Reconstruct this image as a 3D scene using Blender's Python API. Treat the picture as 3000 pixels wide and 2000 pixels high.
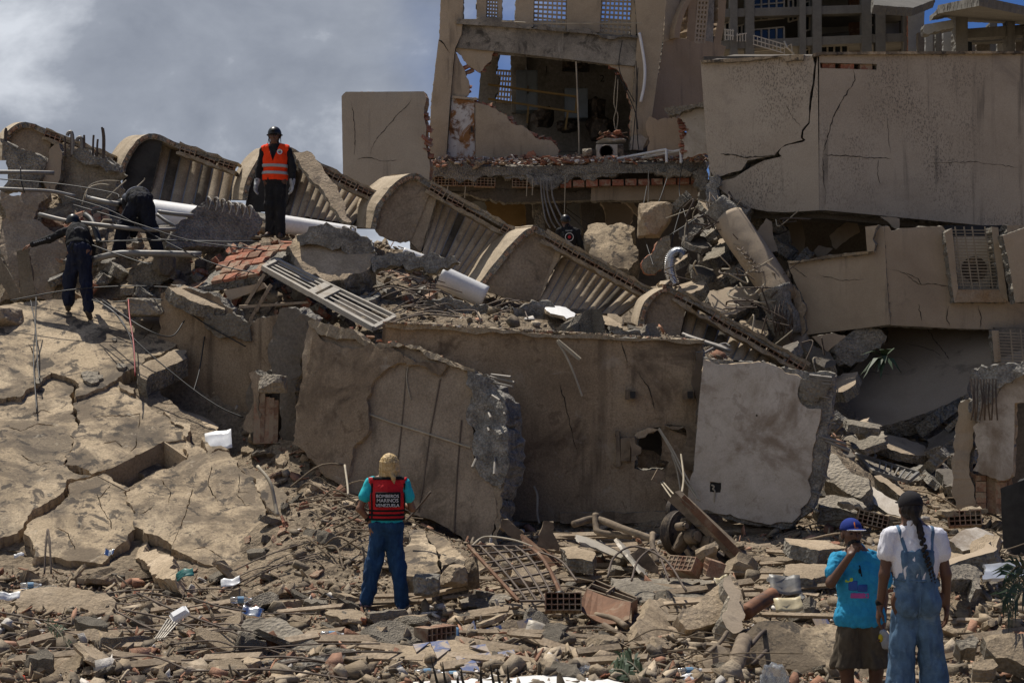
import bpy, bmesh, math, random
import numpy as np
from mathutils import Vector, Matrix, noise, geometry
R = math.radians
C = bpy.context.scene
for o in list(bpy.data.objects): bpy.data.objects.remove(o)

# ------------------------------------------------------------------ camera
F = 5000.0; PITCH = math.atan(179/5000.0); CAMZ = 2.2
cd = bpy.data.cameras.new('camera'); cam = bpy.data.objects.new('camera', cd)
C.collection.objects.link(cam)
cam.location = (0, 0, CAMZ); cam.rotation_euler = (math.pi/2 + PITCH, 0, 0)
cd.sensor_width = 36; cd.lens = 60; cd.clip_start = 0.1; cd.clip_end = 5000
C.camera = cam

# ------------------------------------------------------------------ sun, sky, exposure
SUN = Vector((-0.24, 0.36, 0.90)).normalized()          # direction towards the sun
sd = bpy.data.lights.new('sun', 'SUN'); sd.energy = 5.0; sd.angle = R(0.5); sd.color = (1, 0.94, 0.85)
so = bpy.data.objects.new('sun', sd); C.collection.objects.link(so)
so.rotation_euler = SUN.to_track_quat('Z', 'Y').to_euler(); so.location = (0, 0, 60)
wd = bpy.data.worlds.new('World'); C.world = wd; wd.use_nodes = True
wt = wd.node_tree; wt.nodes.clear()
def wn(t, **k):
    n = wt.nodes.new(t)
    for a, b in k.items(): setattr(n, a, b)
    return n
def sky():
    L = wt.links.new
    out = wn('ShaderNodeOutputWorld'); bg = wn('ShaderNodeBackground'); bg.inputs[1].default_value = 0.09
    ns = wn('ShaderNodeTexSky'); ns.sky_type = 'NISHITA'; ns.sun_disc = False
    ns.sun_elevation = math.asin(SUN.z); ns.sun_rotation = math.atan2(SUN.x, SUN.y)
    ns.dust_density = 0.6
    hs = wn('ShaderNodeMixRGB', blend_type='MULTIPLY'); hs.inputs[0].default_value = 1; hs.inputs[2].default_value = (0.20, 0.33, 0.62, 1)
    L(ns.outputs[0], hs.inputs[1])
    tc = wn('ShaderNodeTexCoord')
    mp = wn('ShaderNodeMapping'); mp.inputs['Scale'].default_value = (1.0, 1.0, 1.45); mp.inputs['Location'].default_value = (0.31, 0.1, 0.33)
    L(tc.outputs['Generated'], mp.inputs[0])
    n1 = wn('ShaderNodeTexNoise'); n1.inputs['Scale'].default_value = 6.5; n1.inputs['Detail'].default_value = 9; n1.inputs['Roughness'].default_value = 0.56; n1.inputs['Distortion'].default_value = 0.2
    L(mp.outputs[0], n1.inputs['Vector'])
    n2 = wn('ShaderNodeTexNoise'); n2.inputs['Scale'].default_value = 2.3; n2.inputs['Detail'].default_value = 5; n2.inputs['Roughness'].default_value = 0.5
    L(mp.outputs[0], n2.inputs['Vector'])
    # cloud shade
    rp = wn('ShaderNodeValToRGB'); e = rp.color_ramp.elements
    e[0].position = 0.36; e[0].color = (2.35, 2.65, 3.3, 1); e[1].position = 0.64; e[1].color = (7.6, 8.0, 8.7, 1)
    m = e.new(0.52); m.color = (3.6, 3.95, 4.65, 1)
    L(n1.outputs[0], rp.inputs[0])
    # coverage: overcast to the left, opening to blue towards the right
    sx = wn('ShaderNodeSeparateXYZ'); L(tc.outputs['Generated'], sx.inputs[0])
    ma = wn('ShaderNodeMath', operation='MULTIPLY_ADD'); L(sx.outputs[0], ma.inputs[0]); ma.inputs[1].default_value = -0.95; ma.inputs[2].default_value = 0.07
    mz = wn('ShaderNodeMath', operation='MULTIPLY_ADD'); L(sx.outputs[2], mz.inputs[0]); mz.inputs[1].default_value = -0.35; L(ma.outputs[0], mz.inputs[2])
    ad = wn('ShaderNodeMath', operation='ADD'); L(n2.outputs[0], ad.inputs[0]); L(mz.outputs[0], ad.inputs[1])
    mr = wn('ShaderNodeMapRange'); mr.interpolation_type = 'SMOOTHSTEP'; L(ad.outputs[0], mr.inputs[0])
    mr.inputs[1].default_value = 0.35; mr.inputs[2].default_value = 0.57
    mx = wn('ShaderNodeMixRGB'); L(mr.outputs[0], mx.inputs[0]); L(hs.outputs[0], mx.inputs[1]); L(rp.outputs[0], mx.inputs[2])
    L(mx.outputs[0], bg.inputs[0]); L(bg.outputs[0], out.inputs[0])
sky()
C.view_settings.view_transform = 'Standard'; C.view_settings.look = 'None'
C.view_settings.gamma = 1; C.view_settings.exposure = 0.0; C.view_settings.use_curve_mapping = False

# ------------------------------------------------------------------ helpers
rnd = random.Random(7)
FW = Vector((0, math.cos(PITCH), math.sin(PITCH))); UP = Vector((0, -math.sin(PITCH), math.cos(PITCH)))
CP = Vector((0, 0, CAMZ))
def ray(px, py): return FW + Vector(((px-1500)/F, 0, 0)) + UP*((1000-py)/F)
def W(px, py, Y):
    d = ray(px, py); return CP + d*(Y/d.y)
class Plane:
    def __init__(s, a, b=None, c=None):
        if b is None: s.p = W(1500, 1000, a); s.n = Vector((0, -1, 0))
        else:
            A, B, D = W(*a), W(*b), W(*c); s.p = A; s.n = (B-A).cross(D-A).normalized()
            if s.n.dot(A-CP) > 0: s.n = -s.n
        ax = Vector((1, 0, 0)); s.u = (ax - s.n*ax.dot(s.n)).normalized(); s.v = s.n.cross(s.u)
        if s.v.z < 0: s.v = -s.v
    def hit(s, px, py):
        d = ray(px, py); return CP + d*((s.p-CP).dot(s.n)/d.dot(s.n))
    def uv(s, P): q = P-s.p; return (q.dot(s.u), q.dot(s.v))
    def at(s, u, v, h=0): return s.p + s.u*u + s.v*v + s.n*h
def VP(x1, Y1, x2, Y2, lean=0):   # upright plane through two pixel columns; lean = metres further away per metre of height
    A, B = W(x1, 1179, Y1), W(x2, 1179, Y2); D = A + Vector((0, lean, 1))
    pl = Plane(Y1); pl.p = A; pl.n = (B-A).cross(D-A).normalized()
    if pl.n.dot(A-CP) > 0: pl.n = -pl.n
    ax = Vector((1, 0, 0)); pl.u = (ax-pl.n*ax.dot(pl.n)).normalized(); pl.v = pl.n.cross(pl.u)
    if pl.v.z < 0: pl.v = -pl.v
    return pl
def tag(o, label=None, cat=None, group=None, kind=None):
    if label: o['label'] = label
    if cat: o['category'] = cat
    if group: o['group'] = group
    if kind or (label and cat): o['kind'] = kind or 'thing'
    return o
def link(name, me, mats, parent=None):
    o = bpy.data.objects.new(name, me); C.collection.objects.link(o)
    if mats is not None and not me.materials:
        for m in (mats if isinstance(mats, (list, tuple)) else [mats]): me.materials.append(m)
    if parent is not None:
        o.parent = parent; o.matrix_parent_inverse = Matrix.Translation(-parent.location)
    return o
def thing(name, loc, label, cat, group=None):
    o = bpy.data.objects.new(name, None); C.collection.objects.link(o); o.location = loc; o.empty_display_size = 0.2
    return tag(o, label, cat, group)
class MB:
    def __init__(s): s.v = []; s.f = []; s.m = []
    def add(s, vs, fs, mi=0):
        k = len(s.v); s.v += [tuple(p) for p in vs]; s.f += [[i+k for i in f] for f in fs]; s.m += [mi]*len(fs); return s
    def box(s, c, size, M=None, mi=0):
        c = Vector(c); h = [x/2 for x in size]; vs = []
        for z in (-1, 1):
            for y in (-1, 1):
                for x in (-1, 1):
                    p = Vector((x*h[0], y*h[1], z*h[2])); vs.append(c + (M @ p if M else p))
        return s.add(vs, [(0,2,3,1),(4,5,7,6),(0,1,5,4),(2,6,7,3),(0,4,6,2),(1,3,7,5)], mi)
    def bar(s, a, b, w, d, up=Vector((0,0,1)), mi=0):       # box from a to b, width w across, depth d along up
        a = Vector(a); b = Vector(b); z = (b-a); L = z.length; z = z/L
        y = (up - z*up.dot(z))
        if y.length < 1e-4: y = Vector((0,1,0)) - z*z.y
        y.normalize(); x = y.cross(z); M = Matrix((x, y, z)).transposed()
        return s.box((a+b)/2, (w, d, L), M, mi)
    def quad(s, a, b, c, d, mi=0): return s.add([a,b,c,d], [(0,1,2,3)], mi)
    def tube(s, pts, r, n=6, mi=0, r2=None, cap=True):
        pts = [Vector(p) for p in pts]; N = len(pts); t0 = (pts[1]-pts[0]).normalized()
        ref = Vector((0,0,1)) if abs(t0.z) < .9 else Vector((1,0,0)); x = (ref - t0*ref.dot(t0)).normalized(); vs = []
        for i, p in enumerate(pts):
            t = (pts[min(i+1,N-1)]-pts[max(i-1,0)])
            if t.length < 1e-6: t = t0.copy()
            t.normalize(); x = (x - t*x.dot(t)); x = x.normalized() if x.length > 1e-5 else Vector((1,0,0)); y = t.cross(x)
            rr = r if r2 is None else r + (r2-r)*i/(N-1)
            for k in range(n):
                a = 2*math.pi*k/n; vs.append(p + x*(rr*math.cos(a)) + y*(rr*math.sin(a)))
        fs = [(i*n+k, i*n+(k+1)%n, (i+1)*n+(k+1)%n, (i+1)*n+k) for i in range(N-1) for k in range(n)]
        if cap: fs += [tuple(range(n-1,-1,-1)), tuple(range((N-1)*n, N*n))]
        return s.add(vs, fs, mi)
    def sweep(s, a, b, mi=0, close=True):               # joins two equal outlines with a wall and caps
        n = len(a); vs = list(a)+list(b); fs = [(i, (i+1)%n, n+(i+1)%n, n+i) for i in range(n)]
        if close: fs += [tuple(range(n-1,-1,-1)), tuple(range(n, 2*n))]
        return s.add(vs, fs, mi)
    def build(s, name, mats, parent=None, smooth=False, label=None, cat=None, group=None, kind=None):
        me = bpy.data.meshes.new(name); me.from_pydata([tuple(v) for v in s.v], [], s.f)
        o = link(name, me, mats, parent)
        if any(s.m): me.polygons.foreach_set('material_index', s.m)
        if smooth: me.polygons.foreach_set('use_smooth', [True]*len(me.polygons))
        bm = bmesh.new(); bm.from_mesh(me); bmesh.ops.recalc_face_normals(bm, faces=bm.faces); bm.to_mesh(me); bm.free()
        return tag(o, label, cat, group, kind)
def spl(pts, k=6):                                      # Catmull-Rom resampling
    P = [Vector(p) for p in pts]
    if len(P) < 3: return [P[0].lerp(P[1], i/k) for i in range(k+1)]
    P = [P[0]*2-P[1]] + P + [P[-1]*2-P[-2]]; out = []
    for i in range(1, len(P)-2):
        a, b, c, d = P[i-1:i+3]
        for j in range(k):
            t = j/k; out.append(0.5*((2*b)+(c-a)*t+(2*a-5*b+4*c-d)*t*t+(3*b-a-3*c+d)*t**3))
    return out + [P[-2]]
def fbm(p, o=5, s=1.0): return noise.fractal(Vector(p)*s, 0.9, 2.1, o)
def inside(poly, x, y):
    c = False; n = len(poly); j = n-1
    for i in range(n):
        xi, yi = poly[i]; xj, yj = poly[j]
        if (yi > y) != (yj > y) and x < (xj-xi)*(y-yi)/(yj-yi)+xi: c = not c
        j = i
    return c
def jagged(p, jag, seg, r, flags=None):
    out = []
    n = len(p)
    def rec(a, b, j):
        d = math.hypot(b[0]-a[0], b[1]-a[1])
        if d < seg: return
        t = r.uniform(.35,.65); q = r.uniform(-1,1)*j*min(d,.8); mx = a[0]+(b[0]-a[0])*t-(b[1]-a[1])/d*q; my = a[1]+(b[1]-a[1])*t+(b[0]-a[0])/d*q
        rec(a, (mx,my), j); out.append((mx,my)); rec((mx,my), b, j)
    for i in range(n):
        a, b = p[i], p[(i+1)%n]; out.append(a)
        if flags and flags[i]: rec(a, b, jag*.06)
        else: rec(a, b, jag)
    return out
def slab(name, pts, pl, thick, mats, parent=None, jag=.16, seg=.09, grid=.16, amp=.008, fr=1.3, rough=.03, seed=None, holes=(), smooth=None, label=None, cat=None, group=None, kind=None, back=None, chip=.012, hjag=None):
    """a broken plate: outline in photo pixels on a plane, real thickness away from the viewer; mats = face (, broken edge)"""
    r = random.Random(seed if seed is not None else sum(map(ord, name)) + int(pts[0][0])*3 + int(pts[0][1]))
    P = [pl.uv(pl.hit(q[0], q[1])) for q in pts]; fl = [len(q) > 2 and q[2] for q in pts]
    A = jagged(P, jag, seg, r, fl)
    ar = sum(A[i][0]*A[(i+1)%len(A)][1]-A[(i+1)%len(A)][0]*A[i][1] for i in range(len(A)))
    if ar < 0: A = A[::-1]
    H = [[pl.uv(pl.hit(*q)) for q in h] for h in holes]; H = [jagged(h, jag*.7 if hjag is None else hjag, seg, r) for h in H]
    n = len(A); ok = [Vector(a) for a in A]; loops = [list(range(n))]
    for h in H: loops.append(list(range(len(ok), len(ok)+len(h)))); ok += [Vector(a) for a in h]
    nb = len(ok); xs = [a[0] for a in A]; ys = [a[1] for a in A]
    g = max(grid, math.sqrt(max(1e-6, (max(xs)-min(xs))*(max(ys)-min(ys)))/70))
    x = min(xs)+g/2
    while x < max(xs):
        y = min(ys)+g/2
        while y < max(ys):
            q = (x+r.uniform(-.3,.3)*g, y+r.uniform(-.3,.3)*g)
            if inside(A, *q) and not any(inside(h, *q) for h in H) and min((q[0]-a.x)**2+(q[1]-a.y)**2 for a in ok[:nb]) > (g*.35)**2: ok.append(Vector(q))
            y += g
        x += g
    edges = [(l[i], l[(i+1)%len(l)]) for l in loops for i in range(len(l))]
    vo, eo, fo, ov, _, _ = geometry.delaunay_2d_cdt(ok, edges, [], 0, 1e-6)
    mp = {}
    for i, s in enumerate(ov):
        for k in s: mp[k] = i
    V = []; Fc = []; mi = []
    off = r.uniform(0, 50); edge = set(range(nb))
    isb = [False]*len(vo)
    for k in range(nb): isb[mp[k]] = True
    for i, v in enumerate(vo):
        p3 = pl.at(v.x, v.y); h = amp*fbm((v.x*fr+off, v.y*fr, off), 5)
        if isb[i]: h -= chip*(1+r.uniform(-.5,.8))
        V.append(p3 + pl.n*h)
    for f in fo:
        cx = sum(vo[i].x for i in f)/len(f); cy = sum(vo[i].y for i in f)/len(f)
        if inside(A, cx, cy) and not any(inside(h, cx, cy) for h in H): Fc.append(list(f)); mi.append(0)
    ns = max(1, min(3, int(thick/.1)))
    for li, l in enumerate(loops):
        prev = [mp[k] for k in l]
        for s in range(1, ns+1):
            t = s/ns; cur = []
            for k in l:
                v = ok[k]; j = rough*(1 if 0 < s < ns else .6)
                q = pl.at(v.x, v.y, -thick*t - chip) + pl.u*r.uniform(-j,j) + pl.v*r.uniform(-j,j)
                if s < ns: q += pl.n*r.uniform(-j,j)
                V.append(q); cur.append(len(V)-1)
            for i in range(len(l)): Fc.append([prev[i], prev[(i+1)%len(l)], cur[(i+1)%len(l)], cur[i]]); mi.append(1)
            prev = cur
        if li == 0: last = prev
    if not H: Fc.append(last[::-1]); mi.append(1)
    me = bpy.data.meshes.new(name); me.from_pydata([tuple(v) for v in V], [], Fc)
    m = mats if isinstance(mats, (list, tuple)) else [mats, mats]
    o = link(name, me, list(m), parent); me.polygons.foreach_set('material_index', mi)
    bm = bmesh.new(); bm.from_mesh(me); bmesh.ops.recalc_face_normals(bm, faces=bm.faces)
    if smooth or (smooth is None and amp <= .016):
        for f in bm.faces: f.smooth = f.material_index == 0
        for e in bm.edges: e.smooth = all(f.material_index == 0 for f in e.link_faces)
    bm.to_mesh(me); bm.free()
    return tag(o, label, cat, group, kind)
def rock_mesh(name, seed, sx, sy, sz, npl=11, sub=3, nz=.06, flat=None):
    r = random.Random(seed); bm = bmesh.new(); bmesh.ops.create_icosphere(bm, subdivisions=sub, radius=1)
    pls = []
    for i in range(npl):
        z = r.uniform(-1,1); a = r.uniform(0, 6.283); q = math.sqrt(1-z*z); pls.append((Vector((q*math.cos(a), q*math.sin(a), z)), r.uniform(.62,.95)))
    pls += [(Vector((0,0,1)), r.uniform(.55,.75)), (Vector((0,0,-1)), r.uniform(.55,.75)), (Vector((1,0,0)), .85), (Vector((-1,0,0)), .85), (Vector((0,1,0)), .85), (Vector((0,-1,0)), .85)]
    for v in bm.verts:
        d = v.co.normalized(); rad = min([1.25] + [b/d.dot(nn) for nn, b in pls if d.dot(nn) > .05])
        rad *= 1 + nz*fbm(d*2.3 + Vector((seed,0,0)), 4)
        v.co = Vector((d.x*rad*sx, d.y*rad*sy, d.z*rad*sz))
    me = bpy.data.meshes.new(name); bm.to_mesh(me); bm.free(); return me
def chunk_mesh(name, seed, ax, ay, az, n=12):
    r = random.Random(seed); bm = bmesh.new()
    for i in range(n):
        s = [r.uniform(.75,1)*r.choice((-1,1)), r.uniform(.75,1)*r.choice((-1,1)), r.uniform(.75,1)*r.choice((-1,1))]
        s[r.randrange(2)] *= r.uniform(.2,1); bm.verts.new((s[0]*ax, s[1]*ay, s[2]*az))
    res = bmesh.ops.convex_hull(bm, input=bm.verts)
    bmesh.ops.delete(bm, geom=list({e for e in res['geom_interior'] if isinstance(e, bmesh.types.BMVert)}), context='VERTS')
    me = bpy.data.meshes.new(name); bm.to_mesh(me); bm.free(); return me
def rock(name, px, py, Y, wpx, hpx, dm, mat, label, cat='chunk', seed=1, rot=0, tilt=0, sub=4, npl=11, nz=.07, group=None, parent=None):
    """boulder centred on a pixel, wpx x hpx in the photo, dm metres deep"""
    k = Y/F; me = rock_mesh(name, seed, wpx*k/2*1.12, dm/2*1.12, hpx*k/2*1.35, npl, sub, nz)
    o = link(name, me, mat, parent); o.location = W(px, py, Y); o.rotation_euler = (tilt, rot, 0)
    return tag(o, label, cat, group)
def pipe(name, pts, r, mat, label=None, cat='pipe', n=8, k=6, parent=None, group=None, smooth=True):
    """tube through photo pixels (px, py, Y)"""
    P = [W(*q) for q in pts]
    if len(P) > 2: P = spl(P, k)
    return MB().tube(P, r, n).build(name, mat, parent, smooth, label, cat if label else None, group)
def crack(parent, pts, pl, w, mat, seed=0, lift=.006):
    """a crack: flat tapering jagged strip, its dark colour painted as the shade in a gap"""
    r = random.Random(seed); P = [pl.uv(pl.hit(*q)) for q in pts]; Q = [P[0]]
    for a, b in zip(P, P[1:]):
        d = math.hypot(b[0]-a[0], b[1]-a[1]); n = max(1, int(d/.05))
        for i in range(1, n+1):
            t = i/n; j = .012 if i < n else 0; Q.append((a[0]+(b[0]-a[0])*t+r.uniform(-j,j), a[1]+(b[1]-a[1])*t+r.uniform(-j,j)))
    m = MB(); N = len(Q); L = []; Rr = []
    for i, q in enumerate(Q):
        a = Q[max(i-1,0)]; b = Q[min(i+1,N-1)]; dx, dy = b[0]-a[0], b[1]-a[1]; l = math.hypot(dx,dy) or 1
        ww = w*.2*min(1, 8*min(i+.3, N-1-i+.3)/N)*r.uniform(.35,1.6); L.append(pl.at(q[0]-dy/l*ww, q[1]+dx/l*ww, lift)); Rr.append(pl.at(q[0]+dy/l*ww, q[1]-dx/l*ww, lift))
    m.add(L+Rr, [(i, i+1, N+i+1, N+i) for i in range(N-1)])
    return m.build('crack', mat, parent)

# ------------------------------------------------------------------ materials
def stone(name, cols, scale=1.0, rough=.92, bump=.5, bscale=26, stain=None, streak=None, speck=None, island=0, alt=None, dist=.02, fine=.25, spec=.25, cracks=None, coarse=0, lump=1.3, crackcol=(.03,.026,.02,1)):
    m = bpy.data.materials.new(name); m.use_nodes = True; t = m.node_tree; t.nodes.clear(); L = t.links.new
    def N(ty, **k):
        n = t.nodes.new(ty)
        for a, b in k.items(): setattr(n, a, b)
        return n
    def noi(vec, sc, de=6, ro=.6, di=0):
        n = N('ShaderNodeTexNoise'); L(vec, n.inputs['Vector']); n.inputs['Scale'].default_value = sc; n.inputs['Detail'].default_value = de; n.inputs['Roughness'].default_value = ro; n.inputs['Distortion'].default_value = di; return n.outputs[0]
    def mapr(v, a, b, c=0, d=1):
        n = N('ShaderNodeMapRange'); n.interpolation_type = 'SMOOTHSTEP'; L(v, n.inputs[0]); n.inputs[1].default_value = a; n.inputs[2].default_value = b; n.inputs[3].default_value = c; n.inputs[4].default_value = d; return n.outputs[0]
    def mul(a, b):
        n = N('ShaderNodeMath', operation='MULTIPLY'); L(a, n.inputs[0])
        if isinstance(b, (int, float)): n.inputs[1].default_value = b
        else: L(b, n.inputs[1])
        return n.outputs[0]
    def mix(fac, a, b, bt='MIX'):
        n = N('ShaderNodeMixRGB', blend_type=bt)
        if isinstance(fac, (int, float)): n.inputs[0].default_value = fac
        else: L(fac, n.inputs[0])
        for i, q in ((1, a), (2, b)):
            if isinstance(q, tuple): n.inputs[i].default_value = (*q[:3], 1)
            else: L(q, n.inputs[i])
        return n.outputs[0]
    tc = N('ShaderNodeTexCoord'); vec = tc.outputs['Object']
    oi = N('ShaderNodeObjectInfo'); 
    va = N('ShaderNodeVectorMath', operation='ADD'); L(vec, va.inputs[0])
    sc = N('ShaderNodeVectorMath', operation='SCALE'); cb = N('ShaderNodeCombineXYZ'); L(oi.outputs['Random'], cb.inputs[0]); L(oi.outputs['Random'], cb.inputs[1]); L(cb.outputs[0], sc.inputs[0]); sc.inputs['Scale'].default_value = 37.0
    L(sc.outputs[0], va.inputs[1]); vec = va.outputs[0]
    n1 = noi(vec, scale, 9, .66, .3); rp = N('ShaderNodeValToRGB'); e = rp.color_ramp.elements
    ps = [.33, .5, .67] if len(cols) == 3 else [.36, .64]
    e[0].position = ps[0]; e[0].color = (*cols[0], 1); e[1].position = ps[-1]; e[1].color = (*cols[-1], 1)
    if len(cols) == 3: q = e.new(ps[1]); q.color = (*cols[1], 1)
    L(n1, rp.inputs[0]); col = rp.outputs[0]
    nf = noi(vec, bscale*1.3, 4, .7)
    if fine:
        g = N('ShaderNodeCombineXYZ'); fv = mapr(nf, .25, .75, 1-fine, 1+fine)
        for i in range(3): L(fv, g.inputs[i])
        col = mix(1.0, col, g.outputs[0], 'MULTIPLY')
    if island or alt:
        ge = N('ShaderNodeNewGeometry'); ad = N('ShaderNodeMath', operation='ADD'); L(ge.outputs['Random Per Island'], ad.inputs[0]); L(oi.outputs['Random'], ad.inputs[1])
        frn = N('ShaderNodeMath', operation='FRACT'); L(ad.outputs[0], frn.inputs[0]); rv = frn.outputs[0]
        if alt:
            r2 = N('ShaderNodeValToRGB'); r2.color_ramp.interpolation = 'CONSTANT'; ee = r2.color_ramp.elements; tot = sum(w for w, _ in alt); acc = 0
            for i, (w, c_) in enumerate(alt):
                if i == 0: ee[0].position = 0; ee[0].color = (*c_, 1)
                elif i == 1: ee[1].position = acc/tot; ee[1].color = (*c_, 1)
                else: q = ee.new(acc/tot); q.color = (*c_, 1)
                acc += w
            L(rv, r2.inputs[0]); col = mix(.78, col, r2.outputs[0])
            g3 = N('ShaderNodeCombineXYZ'); fv3 = mapr(n1, .3, .7, .72, 1.25)
            for i in range(3): L(fv3, g3.inputs[i])
            col = mix(1.0, col, g3.outputs[0], 'MULTIPLY')
        if island:
            m7 = mul(rv, 7.31); f7 = N('ShaderNodeMath', operation='FRACT'); L(m7, f7.inputs[0]); g2 = N('ShaderNodeCombineXYZ')
            mr = N('ShaderNodeMapRange'); L(f7.outputs[0], mr.inputs[0]); mr.inputs[3].default_value = 1-island; mr.inputs[4].default_value = 1+island*.8
            for i in range(3): L(mr.outputs[0], g2.inputs[i])
            col = mix(1.0, col, g2.outputs[0], 'MULTIPLY')
    if stain:
        for (c_, lo, hi, s_, am) in (stain if isinstance(stain, list) else [stain]):
            col = mix(mul(mapr(noi(vec, s_, 10, .68, .6), lo, hi), am), col, c_)
    if streak:
        c_, lo, hi, s_, am = streak; mp = N('ShaderNodeMapping'); mp.inputs['Scale'].default_value = (s_, s_, s_*.07); L(vec, mp.inputs[0])
        a = mapr(noi(mp.outputs[0], 1, 6, .6), lo, hi); b = mapr(noi(vec, .5, 4), .4, .6)
        col = mix(mul(mul(a, b), am), col, c_)
    if speck:
        c_, lo, hi, s_, am = speck; mp = N('ShaderNodeMapping'); mp.inputs['Scale'].default_value = (s_, s_, s_*.5); L(vec, mp.inputs[0])
        a = mapr(noi(mp.outputs[0], 1, 3, .6), lo, hi); b = mapr(noi(vec, .75, 5, .6), .38, .62)
        col = mix(mul(mul(a, b), am), col, c_)
    hgt = noi(vec, bscale, 7, .65)
    if cracks:
        cs, cw, ca = cracks; dn = N('ShaderNodeTexNoise'); L(vec, dn.inputs['Vector']); dn.inputs['Scale'].default_value = cs*2.5; dn.inputs['Detail'].default_value = 5
        dv = mix(.16/cs if cs > .5 else .3, vec, dn.outputs[1], 'ADD'); vo = N('ShaderNodeTexVoronoi', feature='DISTANCE_TO_EDGE'); L(dv, vo.inputs['Vector']); vo.inputs['Scale'].default_value = cs
        cm = mapr(vo.outputs['Distance'], 0, cw, 1, 0); cm = mul(cm, mapr(noi(vec, cs*.9, 3), .42, .56)); col = mix(mul(cm, ca), col, crackcol)
        cm2 = mul(cm, -1.2); ad = N('ShaderNodeMath', operation='ADD'); L(hgt, ad.inputs[0]); L(cm2, ad.inputs[1]); hgt = ad.outputs[0]
    if coarse:
        vo = N('ShaderNodeTexVoronoi'); L(vec, vo.inputs['Vector']); vo.inputs['Scale'].default_value = coarse; ad = N('ShaderNodeMath', operation='ADD'); L(hgt, ad.inputs[0]); L(vo.outputs['Distance'], ad.inputs[1]); hgt = ad.outputs[0]
    ml = noi(vec, bscale*.22, 6, .6); ad = N('ShaderNodeMath', operation='MULTIPLY_ADD'); L(ml, ad.inputs[0]); ad.inputs[1].default_value = lump; L(hgt, ad.inputs[2]); hgt = ad.outputs[0]
    bp = N('ShaderNodeBump'); bp.inputs['Strength'].default_value = bump; bp.inputs['Distance'].default_value = dist; L(hgt, bp.inputs['Height'])
    bs = N('ShaderNodeBsdfPrincipled'); bs.inputs['Roughness'].default_value = rough; bs.inputs['Specular IOR Level'].default_value = spec
    L(col, bs.inputs['Base Color']); L(bp.outputs[0], bs.inputs['Normal'])
    ou = N('ShaderNodeOutputMaterial'); L(bs.outputs[0], ou.inputs[0]); return m
def paint(name, c, rough=.6, metal=0, bump=.15, bscale=40, var=.25, dirt=None, emit=None, alpha=1, trans=0, spec=.4):
    m = stone(name, [tuple(x*(1-var) for x in c), tuple(min(1,x*(1+var*.5)) for x in c)], 3, rough, bump, bscale, dist=.006, fine=.08, spec=spec, stain=[dirt] if dirt else None)
    b = [n for n in m.node_tree.nodes if n.type == 'BSDF_PRINCIPLED'][0]; b.inputs['Metallic'].default_value = metal
    if trans: b.inputs['Transmission Weight'].default_value = trans
    return m
DARK = (.035,.03,.026)
M = {}
M['plaster'] = stone('tan_plaster', [(.25,.19,.128),(.33,.255,.175),(.39,.305,.215)], .9, bump=.55, bscale=30, stain=[((.10,.08,.06),.55,.72,1.6,.55)], streak=(DARK,.56,.72,5,.4))
M['brownwall'] = stone('weathered_brown_render', [(.205,.15,.097),(.285,.213,.138),(.36,.28,.19)], .9, bump=.5, bscale=34, stain=[((.075,.053,.037),.50,.66,1.0,.75),((.40,.345,.27),.58,.70,2.1,.6),((.12,.08,.05),.56,.66,5,.6)], streak=((.07,.05,.035),.5,.66,5,.7), lump=.8)
M['boardform'] = stone('board_formed_concrete', [(.23,.18,.125),(.30,.235,.165),(.37,.295,.21)], 1.5, bump=.45, bscale=30, stain=[((.10,.078,.055),.51,.66,1.3,.65),((.42,.35,.26),.6,.7,3,.5)], streak=(DARK,.54,.7,6,.45))
M['whitewall'] = stone('dirty_white_render', [(.40,.345,.27),(.52,.465,.39),(.61,.56,.49)], .8, bump=.4, bscale=42, stain=[((.20,.145,.095),.46,.66,.8,.85),((.25,.2,.15),.56,.66,4,.5)], fine=.12, dist=.012, lump=.6)
M['slabtop'] = stone('weathered_roof_screed', [(.37,.285,.182),(.465,.362,.236),(.53,.425,.287)], .8, bump=.6, bscale=30, stain=[((.12,.093,.066),.42,.58,1.2,.8),((.07,.06,.05),.5,.64,.5,.6),((.055,.047,.04),.53,.60,3.6,.85),((.52,.45,.34),.6,.7,7,.5),((.10,.083,.065),.58,.63,12,.7)], dist=.016, lump=.7, fine=.3)
M['parapet'] = stone('mould_specked_render', [(.36,.30,.228),(.415,.35,.27),(.46,.395,.31)], .6, bump=.3, bscale=40, speck=((.05,.046,.042),.49,.63,44,.62), streak=((.05,.046,.04),.55,.72,5,.6), stain=[((.15,.13,.115),.55,.75,.9,.45)], fine=.12)
M['balcony'] = stone('drab_balcony_render', [(.30,.235,.165),(.365,.29,.205),(.42,.34,.25)], .6, bump=.25, bscale=40, stain=[((.13,.105,.08),.54,.74,1.0,.5)], streak=((.07,.06,.05),.56,.72,5,.5), fine=.1)
M['towerwall'] = stone('tan_tower_render', [(.36,.288,.20),(.44,.355,.25),(.50,.41,.30)], .6, bump=.3, bscale=34, stain=[((.16,.13,.1),.54,.74,1.0,.5)], streak=((.08,.068,.055),.55,.72,5,.5), fine=.12)
M['towerbeam'] = stone('mouldy_beam_concrete', [(.15,.138,.118),(.27,.245,.205),(.42,.38,.315)], 1.1, bump=.5, bscale=30, stain=[((.04,.038,.034),.48,.66,2.2,.85)], streak=((.42,.39,.33),.6,.7,6,.7))
M['rosewall'] = stone('rose_tan_render', [(.29,.21,.135),(.35,.26,.17),(.4,.3,.205)], .5, bump=.3, bscale=30, streak=((.14,.11,.09),.52,.7,5,.6), fine=.1)
M['concrete'] = stone('broken_grey_concrete', [(.15,.138,.118),(.25,.228,.19),(.36,.325,.265)], 3.2, bump=1.0, bscale=22, dist=.035, fine=.4, coarse=24)
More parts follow.
